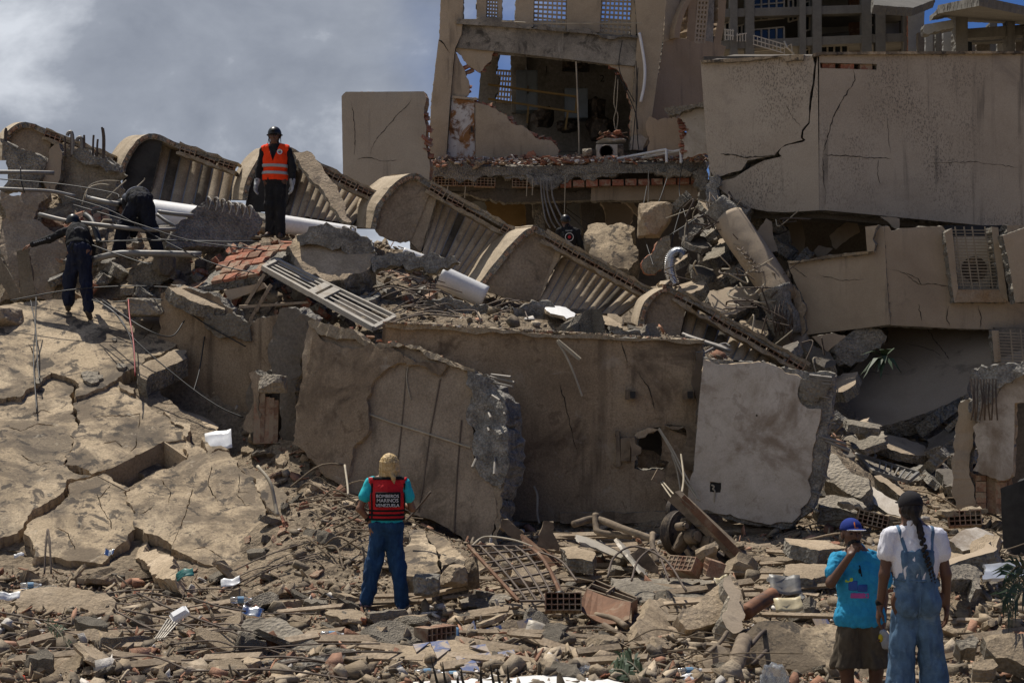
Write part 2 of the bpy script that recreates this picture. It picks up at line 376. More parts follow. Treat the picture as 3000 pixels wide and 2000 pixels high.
M['aggregate'] = stone('exposed_aggregate', [(.13,.12,.105),(.235,.22,.19),(.37,.345,.3)], 7, bump=.75, bscale=30, dist=.03, fine=.4, coarse=30)
M['tanstone'] = stone('tan_broken_plaster_stone', [(.30,.232,.153),(.395,.308,.207),(.47,.375,.262)], 1.8, bump=.8, bscale=24, dist=.025, island=.22, stain=[((.09,.075,.06),.56,.72,2.4,.6)])
M['greystone'] = stone('grey_broken_concrete_stone', [(.19,.165,.128),(.275,.24,.187),(.355,.312,.245)], 2.5, bump=.9, bscale=26, dist=.03, island=.28, coarse=20, stain=[((.4,.33,.24),.55,.7,2,.5)])
M['brick'] = stone('red_clay_brick', [(.24,.085,.05),(.33,.125,.075),(.39,.17,.105)], 4, bump=.5, bscale=30, island=.3, stain=[((.38,.30,.21),.47,.62,5,.8)])
M['brickdull'] = stone('dusty_clay_brick', [(.22,.12,.078),(.30,.175,.115),(.35,.235,.16)], 4, bump=.6, bscale=30, island=.35, stain=[((.37,.295,.205),.42,.6,4,.85)])
M['dust'] = stone('rubble_dust', [(.19,.148,.10),(.26,.203,.137),(.335,.268,.185)], 3, bump=1.0, bscale=16, dist=.06, fine=.4, stain=[((.24,.12,.075),.58,.7,6,.5),((.10,.085,.065),.56,.7,4,.6)])
M['rubble'] = stone('mixed_small_rubble', [(.24,.19,.13),(.38,.3,.21)], 6, bump=.6, bscale=40, island=.35, alt=[(30,(.29,.226,.152)),(20,(.22,.182,.132)),(12,(.42,.345,.25)),(10,(.28,.125,.075)),(6,(.34,.175,.115)),(9,(.18,.145,.105)),(3,(.6,.57,.52)),(6,(.10,.085,.07))])
M['shelfmix'] = stone('brick_and_plaster_scraps', [(.34,.2,.14),(.42,.3,.22)], 6, bump=.5, bscale=40, island=.3, alt=[(30,(.36,.15,.09)),(14,(.72,.69,.63)),(20,(.42,.33,.24)),(10,(.22,.12,.08)),(10,(.3,.26,.2))])
M['timber'] = stone('old_dusty_timber', [(.20,.15,.10),(.29,.225,.155),(.36,.29,.21)], 4, bump=.5, bscale=30, island=.35, streak=(DARK,.5,.7,20,.4))
M['twig'] = stone('dusty_stick', [(.15,.115,.075),(.25,.195,.135)], 4, bump=.4, bscale=30, island=.45)
M['post'] = stone('weathered_board', [(.17,.145,.105),(.235,.2,.15)], 2, bump=.4, bscale=30, streak=(DARK,.5,.7,16,.4))
M['rebar'] = paint('rusty_steel_bar', (.12,.092,.072), .75, .35, .4, 60, .4)
M['steelbar'] = paint('bare_grey_steel_bar', (.235,.215,.19), .6, .4, .3, 60, .3)
M['cable'] = paint('black_cable', (.022,.021,.02), .55)
M['wire'] = paint('pale_dusty_wire', (.42,.36,.26), .7)
M['greypipe'] = paint('grey_conduit', (.20,.195,.185), .5, .2, .2, 30, .3, ((.3,.24,.17),.5,.65,4,.5))
M['white'] = paint('chalky_white_paint', (.74,.73,.70), .55, 0, .2, 20, .08, ((.42,.34,.24),.60,.72,3,.75))
M['whitegloss'] = paint('white_plastic', (.80,.80,.79), .3, 0, .05, 20, .04)
M['frame'] = paint('dusty_white_metal', (.46,.42,.35), .55, .1, .2, 20, .2, ((.26,.2,.13),.5,.66,3,.6))
M['dustmetal'] = paint('dust_caked_iron', (.19,.145,.10), .85, .2, .6, 30, .4, ((.30,.235,.16),.46,.62,5,.8))
M['iron'] = paint('dark_oily_iron', (.065,.052,.042), .55, .5, .5, 30, .4, ((.27,.21,.14),.5,.66,7,.6))
M['rust'] = paint('rusty_plate', (.17,.085,.045), .8, .2, .5, 20, .4, ((.3,.23,.155),.5,.66,4,.6))
M['tin'] = paint('galvanised_sheet', (.58,.60,.61), .38, .75, .2, 8, .2)
M['foil'] = paint('crinkled_foil', (.75,.76,.77), .25, .95, .8, 18, .1)
M['dark'] = paint('soot_and_painted_shade', (.035,.033,.031), .85, 0, .4, 20, .5, ((.3,.28,.25),.70,.76,9,.6))  # black plaster ends; also painted shade inside holes and recesses
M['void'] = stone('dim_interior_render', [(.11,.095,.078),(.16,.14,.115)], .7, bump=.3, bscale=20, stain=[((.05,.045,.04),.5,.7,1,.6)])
M['glass'] = paint('dark_window_glass', (.018,.022,.026), .08, 0, 0, 5, .1, spec=.6)
M['aptconc'] = stone('bare_frame_concrete', [(.115,.11,.098),(.15,.143,.127),(.18,.172,.152)], .5, bump=.3, bscale=8, stain=[((.08,.075,.068),.5,.7,.5,.5)], streak=((.07,.065,.06),.54,.7,2,.5), fine=.1)
M['aptwall'] = stone('grey_white_partition', [(.24,.24,.23),(.31,.31,.295)], .4, bump=.2, bscale=8, fine=.08)
M['stripmetal'] = paint('blue_grey_metal_strip', (.25,.26,.27), .45, .4, .1, 20, .2)
M['flute'] = stone('fluted_tan_render', [(.27,.215,.15),(.35,.285,.205),(.47,.39,.285)], 1.2, bump=.4, bscale=30, stain=[((.08,.065,.05),.56,.72,1.8,.6)])
M['crack'] = paint('painted_crack_shade', (.028,.023,.018), .95, var=.3)  # dark colour of the flat crack strips, painted in place of real shade
M['bluetile'] = paint('blue_glazed_tile', (.05,.085,.22), .4, 0, .1, 12, .3, ((.36,.28,.19),.44,.56,6,.9))
M['leaf'] = paint('dusty_palm_leaf', (.035,.06,.025), .6, 0, .1, 20, .3)
M['leafdry'] = paint('dry_palm_leaf', (.10,.085,.05), .7, 0, .1, 20, .3)
# ------------------------------------------------------------------ terrain: the mound of rubble
TP = []
for px, py, Y in [(0,2000,13.4),(750,2000,13.4),(1500,2000,13.4),(2100,2000,13.9),(2650,2000,15.2),(3000,2000,14.8),
    (0,1850,16.2),(400,1830,16.4),(1130,1790,18.2),(1600,1800,17.6),(2000,1780,18.0),(2350,1800,17.6),(2950,1800,17.6),
    (150,1680,19.9),(600,1690,20),(880,1600,20.3),(1000,1500,21.2),(1400,1640,20.6),(1700,1640,20.8),(1500,1560,22.2),(2000,1560,22.2),(2350,1560,22.0),(2700,1600,20.6),(2950,1600,20.5),
    (880,1330,23.2),(760,1270,24.4),(700,1240,25),
    (2450,1480,23.8),(2650,1470,25),(2850,1460,25.5),(2500,1330,28.6),(2700,1330,29.2),(2950,1320,29),(2400,1200,28.8),
    (1100,1480,22.5),(1300,1560,22.7),(1800,1550,22.8),(2200,1550,22.7),(1550,1560,23.1),
    (700,1050,25.2),(950,1040,25.0),(1200,1020,24.7),(1500,1035,24.6),(1800,1050,24.6),(2050,1090,24.6),(2250,1150,25.4),
    (60,900,27.2),(350,900,26.6),(600,920,26.3),(620,790,27.2),(800,740,27.2),(250,720,27.6),(60,700,28),(420,680,28.2),(700,690,27.9),(900,760,27.6),(1150,850,27.6),(1300,895,27.5),(1650,960,27.4),
    (120,560,30),(450,600,30),(800,640,30),(1200,800,29.5),(1550,930,28.8),(1900,1000,28.2),
    (1500,780,37),(1750,830,35),(2000,880,33.2),(2150,930,32),(2350,860,34.5),(2350,1090,30)]:
    p = W(px, py, Y); TP.append((p.x, p.y, p.z))
for x, y, z in [(-6,9,-.1),(0,9,-.1),(6,9,-.6),(-9,13,0),(-9,20,.4),(-10,27,3.5),(-11,32,5),(10,14,-.2),(10,22,.6),(12,30,2),(-12,40,3),(0,44,3),(12,42,3),(-14,9,-.2),(14,9,-.4)]: TP.append((x,y,z))
TP = np.array(TP); _n = len(TP)
def _phi(r): return np.sqrt(r*r + .35)
_A = _phi(np.linalg.norm(TP[:,None,:2]-TP[None,:,:2], axis=2)) + np.eye(_n)*-.0
_B = np.zeros((_n+3, _n+3)); _B[:_n,:_n] = _A; _B[:_n,_n] = 1; _B[:_n,_n+1:] = TP[:,:2]; _B[_n:,:_n] = _B[:_n,_n:].T
for i in range(_n): _B[i,i] -= .04
_w = np.linalg.solve(_B, np.concatenate([TP[:,2], [0,0,0]]))
def Hs(x, y):
    x = np.atleast_1d(np.asarray(x, float)); y = np.atleast_1d(np.asarray(y, float)); out = np.empty(len(x))
    for s in range(0, len(x), 20000):
        xs = x[s:s+20000]; ys = y[s:s+20000]; d = np.sqrt((xs[:,None]-TP[None,:,0])**2 + (ys[:,None]-TP[None,:,1])**2)
        out[s:s+20000] = _phi(d) @ _w[:_n] + _w[_n] + _w[_n+1]*xs + _w[_n+2]*ys
    return out
def bumps(x, y): return np.array([noise.fractal(Vector((a*1.1, b*1.1, 0)), .8, 2.1, 6) for a, b in zip(np.atleast_1d(x), np.atleast_1d(y))])*.10
def H1(x, y): return float(Hs(x, y)[0]) + float(bumps(x, y)[0])
def terrain():
    xs = np.arange(-13, 13.01, .11); ys = np.arange(8.5, 42, .12); X, Y = np.meshgrid(xs, ys); z = Hs(X.ravel(), Y.ravel())
    r = np.random.RandomState(3); x = X.ravel(); y = Y.ravel()
    z = z + bumps(x, y) + r.uniform(-.015,.015,len(x)); k = len(xs)
    V = np.stack([x + r.uniform(-.03,.03,len(x)), y + r.uniform(-.03,.03,len(x)), z], 1)
    i = (np.arange(len(ys)-1)[:,None]*k + np.arange(k-1)[None,:]).ravel()
    Fc = np.stack([i, i+1, i+k+1, i+k], 1)
    me = bpy.data.meshes.new('rubble_mound'); me.from_pydata(V.tolist(), [], Fc.tolist())
    tag(link('rubble_mound', me, M['dust']), kind='structure')
terrain()
g = MB().quad((-1500,-1500,-.9),(1500,-1500,-.9),(1500,1500,-.9),(-1500,1500,-.9)).build('ground', M['dust']); tag(g, kind='structure')

def brick_mesh(name, w, h, d, nx, nz, t=.012):
    """hollow clay block, open cells on the -Y face"""
    m = MB(); xs = [-w/2+i*(w-t)/nx for i in range(nx+1)]; zs = [-h/2+i*(h-t)/nz for i in range(nz+1)]
    for x in xs: m.box((x+t/2, 0, 0), (t, d, h))
    for z in zs: m.box((0, .002, z+t/2), (w-.004, d-.006, t))
    m.box((0, d*.38, 0), (w-.01, d*.1, h-.01))
    me = bpy.data.meshes.new(name); me.from_pydata(m.v, [], m.f); return me
HB = brick_mesh('hollow_brick', .30, .15, .2, 4, 2); HBL = brick_mesh('hollow_block', .40, .20, .2, 6, 3)
for b in (HB, HBL): b.materials.append(M['brickdull'])
SB = chunk_mesh('brick_shape', 5, .11, .06, .045, 14); SB.materials.append(M['brick'])
def inst(name, me, parent, loc, M3=None, s=1, kind=None):
    o = bpy.data.objects.new(name, me); C.collection.objects.link(o)
    mm = (M3.to_4x4() if M3 is not None else Matrix()); o.matrix_world = Matrix.Translation(loc) @ mm @ (Matrix.Scale(s,4) if isinstance(s,(int,float)) else Matrix.Diagonal((*s,1)))
    if parent is not None:
        mw = o.matrix_basis.copy(); o.parent = parent; o.matrix_parent_inverse = Matrix.Translation(-parent.location); o.matrix_basis = mw
    return o
def axes(x, n):           # orthonormal frame: x along, -y towards n
    x = x.normalized(); y = (-n + x*n.dot(x)).normalized(); return Matrix((x, y, x.cross(y))).transposed()
def brick_row(parent, pl, a, b, r, me=None, depth=.02, step=.32, jit=.05, rot=.06, s=1, name='hollow_brick', skip=0):
    me = me or HB; A, B = pl.hit(*a), pl.hit(*b); d = B-A; n = max(1, int(d.length/step))
    for i in range(n):
        if r.random() < skip: continue
        p = A + d*((i+.5)/n) - pl.n*(depth+.1) + Vector((0,0,r.uniform(-jit,jit)*.3))
        inst(name, me, parent, p, axes(d, pl.n) @ Matrix.Rotation(r.uniform(-rot,rot),3,'X') @ Matrix.Rotation(r.uniform(-rot,rot),3,'Z'), (s*step/.32*r.uniform(.92,1.0), 1, s*r.uniform(.9,1.05)))
def brick_edge(parent, pl, pts, r, step=.13, depth=.06, me=None, j=.04):
    """broken bricks sticking out along a torn wall edge"""
    P = [pl.hit(*q) for q in pts]
    for a, b in zip(P, P[1:]):
        n = max(1, int((b-a).length/step))
        for i in range(n):
            p = a.lerp(b, (i+r.random())/n) - pl.n*(depth+r.uniform(0,.08)) + Vector((r.uniform(-j,j), 0, r.uniform(-j,j)))
            inst('brick', me or SB, parent, p, Matrix.Rotation(r.uniform(-.5,.5),3,'Y') @ Matrix.Rotation(r.uniform(-.5,.5),3,'Z'), (r.uniform(.6,1.2), r.uniform(.8,1.3), r.uniform(.6,1.2)))

# ------------------------------------------------------------------ bare-framed apartment block far behind on the right
def apartments():
    t = thing('apartment_building', W(2500, 170, 70), 'dark stripped concrete apartment frame with railings and window grids, behind the long parapet', 'building')
    Y = 70; k = Y/F
    def bx(name, x0, y0, x1, y1, Yf, d, mat, dy=0):       # box spanning a pixel rectangle on depth Yf
        a = W(x0, y1, Yf); b = W(x1, y0, Yf); MBx = MB(); q = MB()
        z = dy*Yf/F
        q.add([(a.x,Yf,a.z),(b.x,Yf,a.z+z),(b.x,Yf,b.z+z),(a.x,Yf,b.z),(a.x,Yf+d,a.z),(b.x,Yf+d,a.z+z),(b.x,Yf+d,b.z+z),(a.x,Yf+d,b.z)], [(0,1,2,3),(5,4,7,6),(4,0,3,7),(1,5,6,2),(3,2,6,7),(4,5,1,0)])
        return q.build(name, mat, t)
    for x, w in [(2150,20),(2197,24),(2394,24),(2540,26),(2580,26),(2352,16),(2660,22)]: bx('column', x-w/2, -120, x+w/2, 240, Y, .5, M['aptconc'])
    for y, dy in [(28,18),(122,26),(-60,14)]: bx('floor_beam', 2085, y, 2675, y+24, Y+.06, .5, M['aptconc'], dy)
    for y, dy in [(28,18),(122,26),(-60,14)]: bx('floor_slab', 2085, y+2, 2675, y+14, Y+.6, 9, M['aptconc'], dy)
    bx('rear_wall', 2080, -160, 2668, 260, Y+9.3, .3, M['void'])
    for x0, x1, m in [(2405,2492,'aptwall'),(2596,2636,'aptwall'),(2640,2656,'void'),(2490,2526,'rust')]: bx('partition', x0, -40, x1, 220, Y+3+.4*(x0%3), .25, M[m])
    bx('partition', 2410, 100, 2488, 112, Y+2.8, .2, M['aptconc'], 8)
    def win(x0, y0, x1, y1, nx, ny, dy=8, Yw=Y+1.2):
        f = bx('window', x0, y0, x1, y1, Yw, .1, M['glass'], dy); r = MB(); z = dy*Yw/F
        for i in range(nx+1):
            s = i/nx; x = x0+(x1-x0)*s; a = W(x, y1, Yw-.06); b = W(x, y0, Yw-.06); a.z += z*s; b.z += z*s; r.bar(a, b, .07, .07, Vector((0,1,0)))
        for j in range(ny+1):
            y = y0+(y1-y0)*j/ny; a = W(x0, y, Yw-.05); b = W(x1, y, Yw-.05); b.z += z*0; b.z -= 0; b.z += z; r.bar(a, b, .06, .06, Vector((0,1,0)))
        fr = r.build('window_frame', M['frame'], f)
    win(2208, -30, 2297, 62, 4, 2); win(2310, -30, 2337, 66, 2, 3); win(2358, 8, 2386, 92, 2, 2); win(2208, 88, 2297, 150, 4, 1); win(2160, 78, 2186, 125, 2, 1); win(2124, 70, 2146, 120, 1, 2); win(2356, 122, 2386, 175, 2, 2); win(2404, 132, 2484, 175, 4, 1); win(2544, 50, 2572, 106, 1, 2)
    r = MB()
    for i in range(9):
        x = 2208+i*11.3; r.bar(W(x, 104+i*3.2, Y-.3), W(x, 132+i*3.4, Y-.3), .03, .03)
    for o in (0, 13, 26): r.bar(W(2206, 104+o, Y-.3), W(2300, 131+o, Y-.3), .04, .04)
    r.tube([W(2298,122,Y-.3), W(2306,140,Y-.5), W(2326,158,Y-.4)], .04); r.tube([W(2300,140,Y-.3), W(2318,130,Y-.5), W(2322,160,Y-.4)], .03)
    for i in range(4): r.bar(W(2126+i*7, 86, Y-.3), W(2126+i*7, 118, Y-.3), .04, .04)
    r.bar(W(2122,87,Y-.3), W(2150,91,Y-.3), .05, .05); r.bar(W(2122,102,Y-.3), W(2150,106,Y-.3), .05, .05)
    for i in range(4): r.bar(W(2160+i*8, 98, Y-.3), W(2160+i*8, 122, Y-.3), .04, .04)
    r.bar(W(2158,104,Y-.3), W(2188,98,Y-.3), .05, .05)
    r.build('railing', M['frame'], t)
    # broken end bay and the roof edge
    slab('end_wall', [(2676,30,1),(2709,34,1),(2708,82),(2700,110),(2684,132),(2720,158),(2660,156,1),(2660,34,1)], Plane(Y-.2), .4, [M['aptwall'], M['brick']], t)
    slab('roof_slab', [(2560,-40,1),(2740,-2,1),(2676,22,1),(2560,14,1)], Plane((2560,-40,69),(2740,-2,69),(2676,22,66)), .35, M['aptconc'], t)
apartments()
def apartments2():
    t = thing('apartment_building', W(2870, 160, 62), 'grey concrete block under a wide flat overhanging roof, far right behind the parapet', 'building')
    def pl(Y): return Plane(Y)
    slab('roof_slab', [(2744,28,1),(2868,-2,1),(3080,34,1),(3080,60,1),(2868,18,1),(2744,44,1)], pl(60), 1.0, [M['aptconc'],M['aptconc']], t, jag=0, amp=.003)
    slab('soffit', [(2746,42,1),(2868,19,1),(3080,62,1),(3080,78,1),(2800,64,1)], Plane((2746,42,60),(3080,62,60),(2800,64,64)), .3, M['aptconc'], t, jag=0, amp=.003)
    for x0, x1, y0, Y in [(2800,2836,40,61),(2952,2974,60,61.5),(2900,2922,66,66),(3010,3040,66,61)]: slab('column', [(x0,y0,1),(x1,y0,1),(x1,250,1),(x0,250,1)], pl(Y), .6, M['aptconc'], t, jag=0)
    for y0, y1, Y in [(84,112,61.6),(112,126,64)]: slab('floor_beam', [(2836,y0,1),(3080,y0-18,1),(3080,y1-14,1),(2836,y1,1)], pl(Y), .5, M['aptconc'], t, jag=0)
    slab('terrace_parapet', [(2709,72,1),(2790,58,1),(2798,80),(2770,88),(2740,92),(2709,98)], pl(60.5), .5, [M['aptwall'],M['aptconc']], t)
    slab('rear_wall', [(2690,96,1),(3100,70,1),(3100,260,1),(2690,260,1)], pl(68), .3, M['void'], t, jag=0)
    for x0, x1, m in [(2712,2733,'aptwall'),(2742,2752,'aptconc'),(2764,2795,'aptwall'),(2862,2900,'void'),(2922,2950,'aptwall'),(2976,3020,'void')]: slab('partition', [(x0,96,1),(x1,92,1),(x1,250,1),(x0,250,1)], pl(64.5), .2, M[m], t, jag=0)
    w = slab('window', [(2833,122,1),(2848,124,1),(2848,170,1),(2833,170,1)], pl(63.5), .1, M['glass'], t, jag=0)
apartments2()

# ------------------------------------------------------------------ leaning tower block
def grid_block(name, pl, q, nx, ny, mat, parent, bw=.035, d=.12):
    """pierced screen of open cells filling the pixel quad q = tl, tr, br, bl"""
    T = [pl.uv(pl.hit(*p)) for p in q]; m = MB()
    def pt(s, t):
        a = (T[0][0]+(T[1][0]-T[0][0])*s, T[0][1]+(T[1][1]-T[0][1])*s); b = (T[3][0]+(T[2][0]-T[3][0])*s, T[3][1]+(T[2][1]-T[3][1])*s)
        return pl.at(a[0]+(b[0]-a[0])*t, a[1]+(b[1]-a[1])*t, -d/2)
    for i in range(nx+1): m.bar(pt(i/nx,0), pt(i/nx,1), bw, d, pl.n)
    for j in range(ny+1): m.bar(pt(0,j/ny), pt(1,j/ny), bw, d*.94, pl.n)
    return m.build(name, mat, parent)
def tower():
    r = random.Random(4)
    t = thing('tower_block', W(1560, 470, 40), 'leaning tan tower block with pierced screens, a mouldy beam and a torn-open machine room', 'building')
    pl = Plane((1262,460,40),(1870,460,40),(1292,0,39.6)); tw = [M['towerwall'], M['concrete']]; d = lambda n: Plane((1262,460,40+n),(1870,460,40+n),(1292,0,39.6+n))
    s = lambda name, pts, p=pl, th=.5, m=tw, **k: slab(name, pts, p, th, m, t, **k)
    c = s('column', [(1293,-60,1),(1358,-60,1),(1356,60,1),(1352,100,1),(1333,142,1),(1318,300,1),(1307,464,1),(1256,462,1),(1262,316,1),(1276,190,1),(1284,122,1),(1287,112,1)], th=.6, jag=.05)
    crack(c, [(1284,118),(1297,126),(1308,142),(1318,156)], pl, .05, M['crack'], 2)
    c = s('column', [(1855,-60,1),(1958,-60,1),(1936,160,1),(1914,316,1),(1899,423,1),(1880,440),(1848,440,1),(1853,306,1),(1868,102,1)], d(.02), .6, jag=.05)
    s('window_sill', [(1338,56,1),(1395,56),(1516,70),(1662,92),(1870,103,1),(1868,112,1),(1640,92,1),(1337,70,1)], d(-.08), .5, [M['towerbeam'],M['concrete']])
    s('beam', [(1334,68,1),(1500,80,1),(1700,98,1),(1867,106,1),(1863,194,1),(1790,189,1),(1700,178,1),(1480,153,1),(1334,140,1)], d(.05), .5, [M['towerbeam'],M['concrete']], jag=.04)
    for x0, x1, x2, x3, y in [(1397,1426,1424,1396,62),(1460,1472,1470,1457,66),(1514,1566,1562,1508,76),(1662,1764,1757,1660,92),(1853,1866,1862,1848,102)]:
        s('pilaster', [(x0,-60,1),(x1,-60,1),(x2,y+4,1),(x3,y+2,1)], d(.18), .35, jag=0)
    for q, nx, ny in [([(1429,-50),(1460,-50),(1457,64),(1424,60)],4,11),([(1566,-50),(1662,-50),(1658,86),(1562,76)],7,10),([(1768,-50),(1853,-50),(1848,102),(1757,94)],7,11)]: grid_block('pierced_screen', d(.3), q, nx, ny, M['towerwall'], t)
    # torn openings around the machine room
    a = s('wall_fragment', [(1334,141,1),(1448,151),(1440,176),(1417,200),(1403,214),(1378,198),(1358,178),(1346,160)], d(.12), .16, [M['towerwall'],M['brick']])
    a2 = s('wall_fragment', [(1334,150,1),(1347,180),(1362,205),(1371,232),(1376,256),(1372,279),(1321,282,1)], d(.12), .16, [M['towerwall'],M['brick']])
    brick_edge(a, d(.12), [(1362,190),(1390,214),(1420,202),(1445,160)], r); brick_edge(a2, d(.12), [(1360,205),(1374,250),(1372,276)], r)
    s('wall_post', [(1324,280,1),(1400,288,1),(1398,294,1),(1324,287,1)], d(.06), .2)
    do = s('door', [(1324,285,1),(1389,292,1),(1391,467,1),(1309,465,1)], d(.14), .06, M['doorrust'], jag=0)
    MB().box(d(.14).hit(1382,380)+d(.14).n*.03, (.05,.05,.14)).build('handle', M['iron'], do)
    w = s('broken_wall', [(1393,300,1),(1418,306),(1432,309),(1462,328),(1512,367),(1562,396),(1615,412),(1638,442),(1640,478,1),(1393,470,1)], d(.12), .18, [M['towerwall'],M['brick']])
    brick_edge(w, d(.12), [(1400,300),(1432,308),(1470,334),(1512,366),(1560,396),(1612,410),(1636,440)], r, step=.1)
    w = s('broken_wall', [(1774,188,1),(1864,196,1),(1849,408,1),(1845,395),(1851,310),(1840,262),(1822,222),(1800,200)], d(.12), .18, [M['towerwall'],M['brick']])
    brick_edge(w, d(.12), [(1776,190),(1802,204),(1822,226)], r)
    s('broken_wall', [(1850,400),(1872,392),(1899,405),(1884,440),(1846,440)], d(-.03), .14, [M['whitewall'],M['concrete']])
    # machine room inside
    rb = lambda n: Plane(40+n)
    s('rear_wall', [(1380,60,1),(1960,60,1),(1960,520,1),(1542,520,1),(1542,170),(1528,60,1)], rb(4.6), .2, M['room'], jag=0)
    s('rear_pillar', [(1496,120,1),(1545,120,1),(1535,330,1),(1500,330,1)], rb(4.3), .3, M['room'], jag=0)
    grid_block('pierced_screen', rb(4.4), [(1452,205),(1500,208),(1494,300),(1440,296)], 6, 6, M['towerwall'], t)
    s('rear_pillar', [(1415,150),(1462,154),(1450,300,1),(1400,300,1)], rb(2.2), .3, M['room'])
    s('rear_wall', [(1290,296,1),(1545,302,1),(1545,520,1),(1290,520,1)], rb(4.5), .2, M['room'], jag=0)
    A = [W(1290,150,40.7), W(1880,190,40.7), W(1890,180,45), W(1300,120,45)]
    m = MB(); m.sweep(A, [p+Vector((0,0,.3)) for p in A]); m.build('ceiling_slab', M['room'], t)
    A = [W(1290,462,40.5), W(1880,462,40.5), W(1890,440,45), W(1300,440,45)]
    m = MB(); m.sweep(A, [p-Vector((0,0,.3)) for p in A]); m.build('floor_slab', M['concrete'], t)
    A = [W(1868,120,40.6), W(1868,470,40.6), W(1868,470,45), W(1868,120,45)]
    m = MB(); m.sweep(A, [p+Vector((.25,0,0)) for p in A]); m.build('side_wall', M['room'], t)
    # curved flank of the tower with tall arched window
    p2 = VP(1914,40.9,2125,42.2)
    s('flank_wall', [(1945,122,1),(1990,112,1),(2060,118),(2128,136,1),(2075,330),(1950,420),(1896,430),(1914,316,1)], p2, .4, [M['rosewall'],M['concrete']], jag=.03)
    s('arch_pier', [(1957,-60,1),(2012,-60),(1996,-10),(1984,40),(1978,112,1),(1944,124,1)], p2, .5, [M['towerwall']]*2, jag=.02)
    m = MB(); out = []; inn = []
    for i in range(12):
        q = i/11; x = 2112-q*128-14*math.sin(q*3.1); y = -50+q*q*170; out.append(p2.hit(1966+q*-6+(1-q)*70*(1-q), -52+q*168)); inn.append(p2.hit(1980+q*-4+(1-q)*72*(1-q), -52+q*168))
    loop = out+inn[::-1]; m.sweep([p+p2.n*.2 for p in loop], [p-p2.n*.3 for p in loop]); m.build('arch_rib', M['rosewall'], t)
    s('arch_pier', [(2024,-60,1),(2047,-60,1),(2040,124,1),(2012,118,1)], p2, .45, [M['rosewall']]*2, jag=.02)
    s('arch_pier', [(2077,-60,1),(2096,-60,1),(2090,130,1),(2068,128,1)], p2, .45, [M['towerbeam']]*2, jag=.02)
    s('arch_pier', [(2106,-60,1),(2134,-60,1),(2122,80,1),(2112,136,1),(2090,132,1),(2104,60,1)], p2, .45, [M['rosewall']]*2, jag=.02)
    grid_block('pierced_screen', p2, [(2050,-52),(2080,-52),(2064,128),(2036,124)], 3, 13, M['towerwall'], t, .05)
    # stuff fixed to the tower
    for j, (a, b) in enumerate([((1845,105),(1862,98)),]): pass
    P = [pl.hit(x,y)+pl.n*.1 for x, y in [(1872,98),(1880,140),(1888,200),(1886,250),(1876,300)]]; MB().tube(spl(P), .035, 6).build('drain_pipe', M['whitegloss'], t, True)
    for k, q in enumerate([[(1862,180),(1866,280),(1858,360),(1852,440)],[(1868,200),(1862,300),(1866,400),(1870,440)],[(1800,210),(1830,260),(1860,330),(1868,380)],[(1822,120),(1812,190),(1826,240),(1858,300)]]):
        MB().tube(spl([pl.hit(x,y)+pl.n*.12 for x,y in q]), .012, 5).build('cable', M['cable'], t)
    MB().tube(spl([pl.hit(x,y)+pl.n*.2 for x,y in [(1470,66),(1600,72),(1750,72),(1878,72)]]), .015, 5).build('cable', M['wire'], t)
    MB().tube(spl([pl.hit(x,y)-pl.n*.1 for x,y in [(1688,180),(1692,280),(1696,380),(1697,452)]]), .02, 5).build('hanging_cable', M['wire'], t)
    for q in ([(1806,220),(1800,300),(1812,340),(1804,400)],[(1812,230),(1808,310),(1800,350),(1808,395)]): MB().tube(spl([pl.hit(x,y)-pl.n*.2 for x,y in q]), .012, 5).build('hanging_cable', M['wire'], t)
def wall_thing(name, pts, pl, th, m, label, cat='wall', **k): return slab(name, pts, pl, th, m, None, label=label, cat=cat, **k)
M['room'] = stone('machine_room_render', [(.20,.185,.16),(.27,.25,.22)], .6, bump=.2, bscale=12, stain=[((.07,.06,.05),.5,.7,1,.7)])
M['doorrust'] = stone('rust_run_white_door', [(.55,.52,.47),(.66,.64,.6)], .7, rough=.7, bump=.2, bscale=20, fine=.05, stain=[((.30,.13,.03),.47,.55,1.9,.95),((.12,.05,.02),.53,.62,2.6,.85)], streak=((.3,.14,.04),.5,.66,6,.8))
tower()
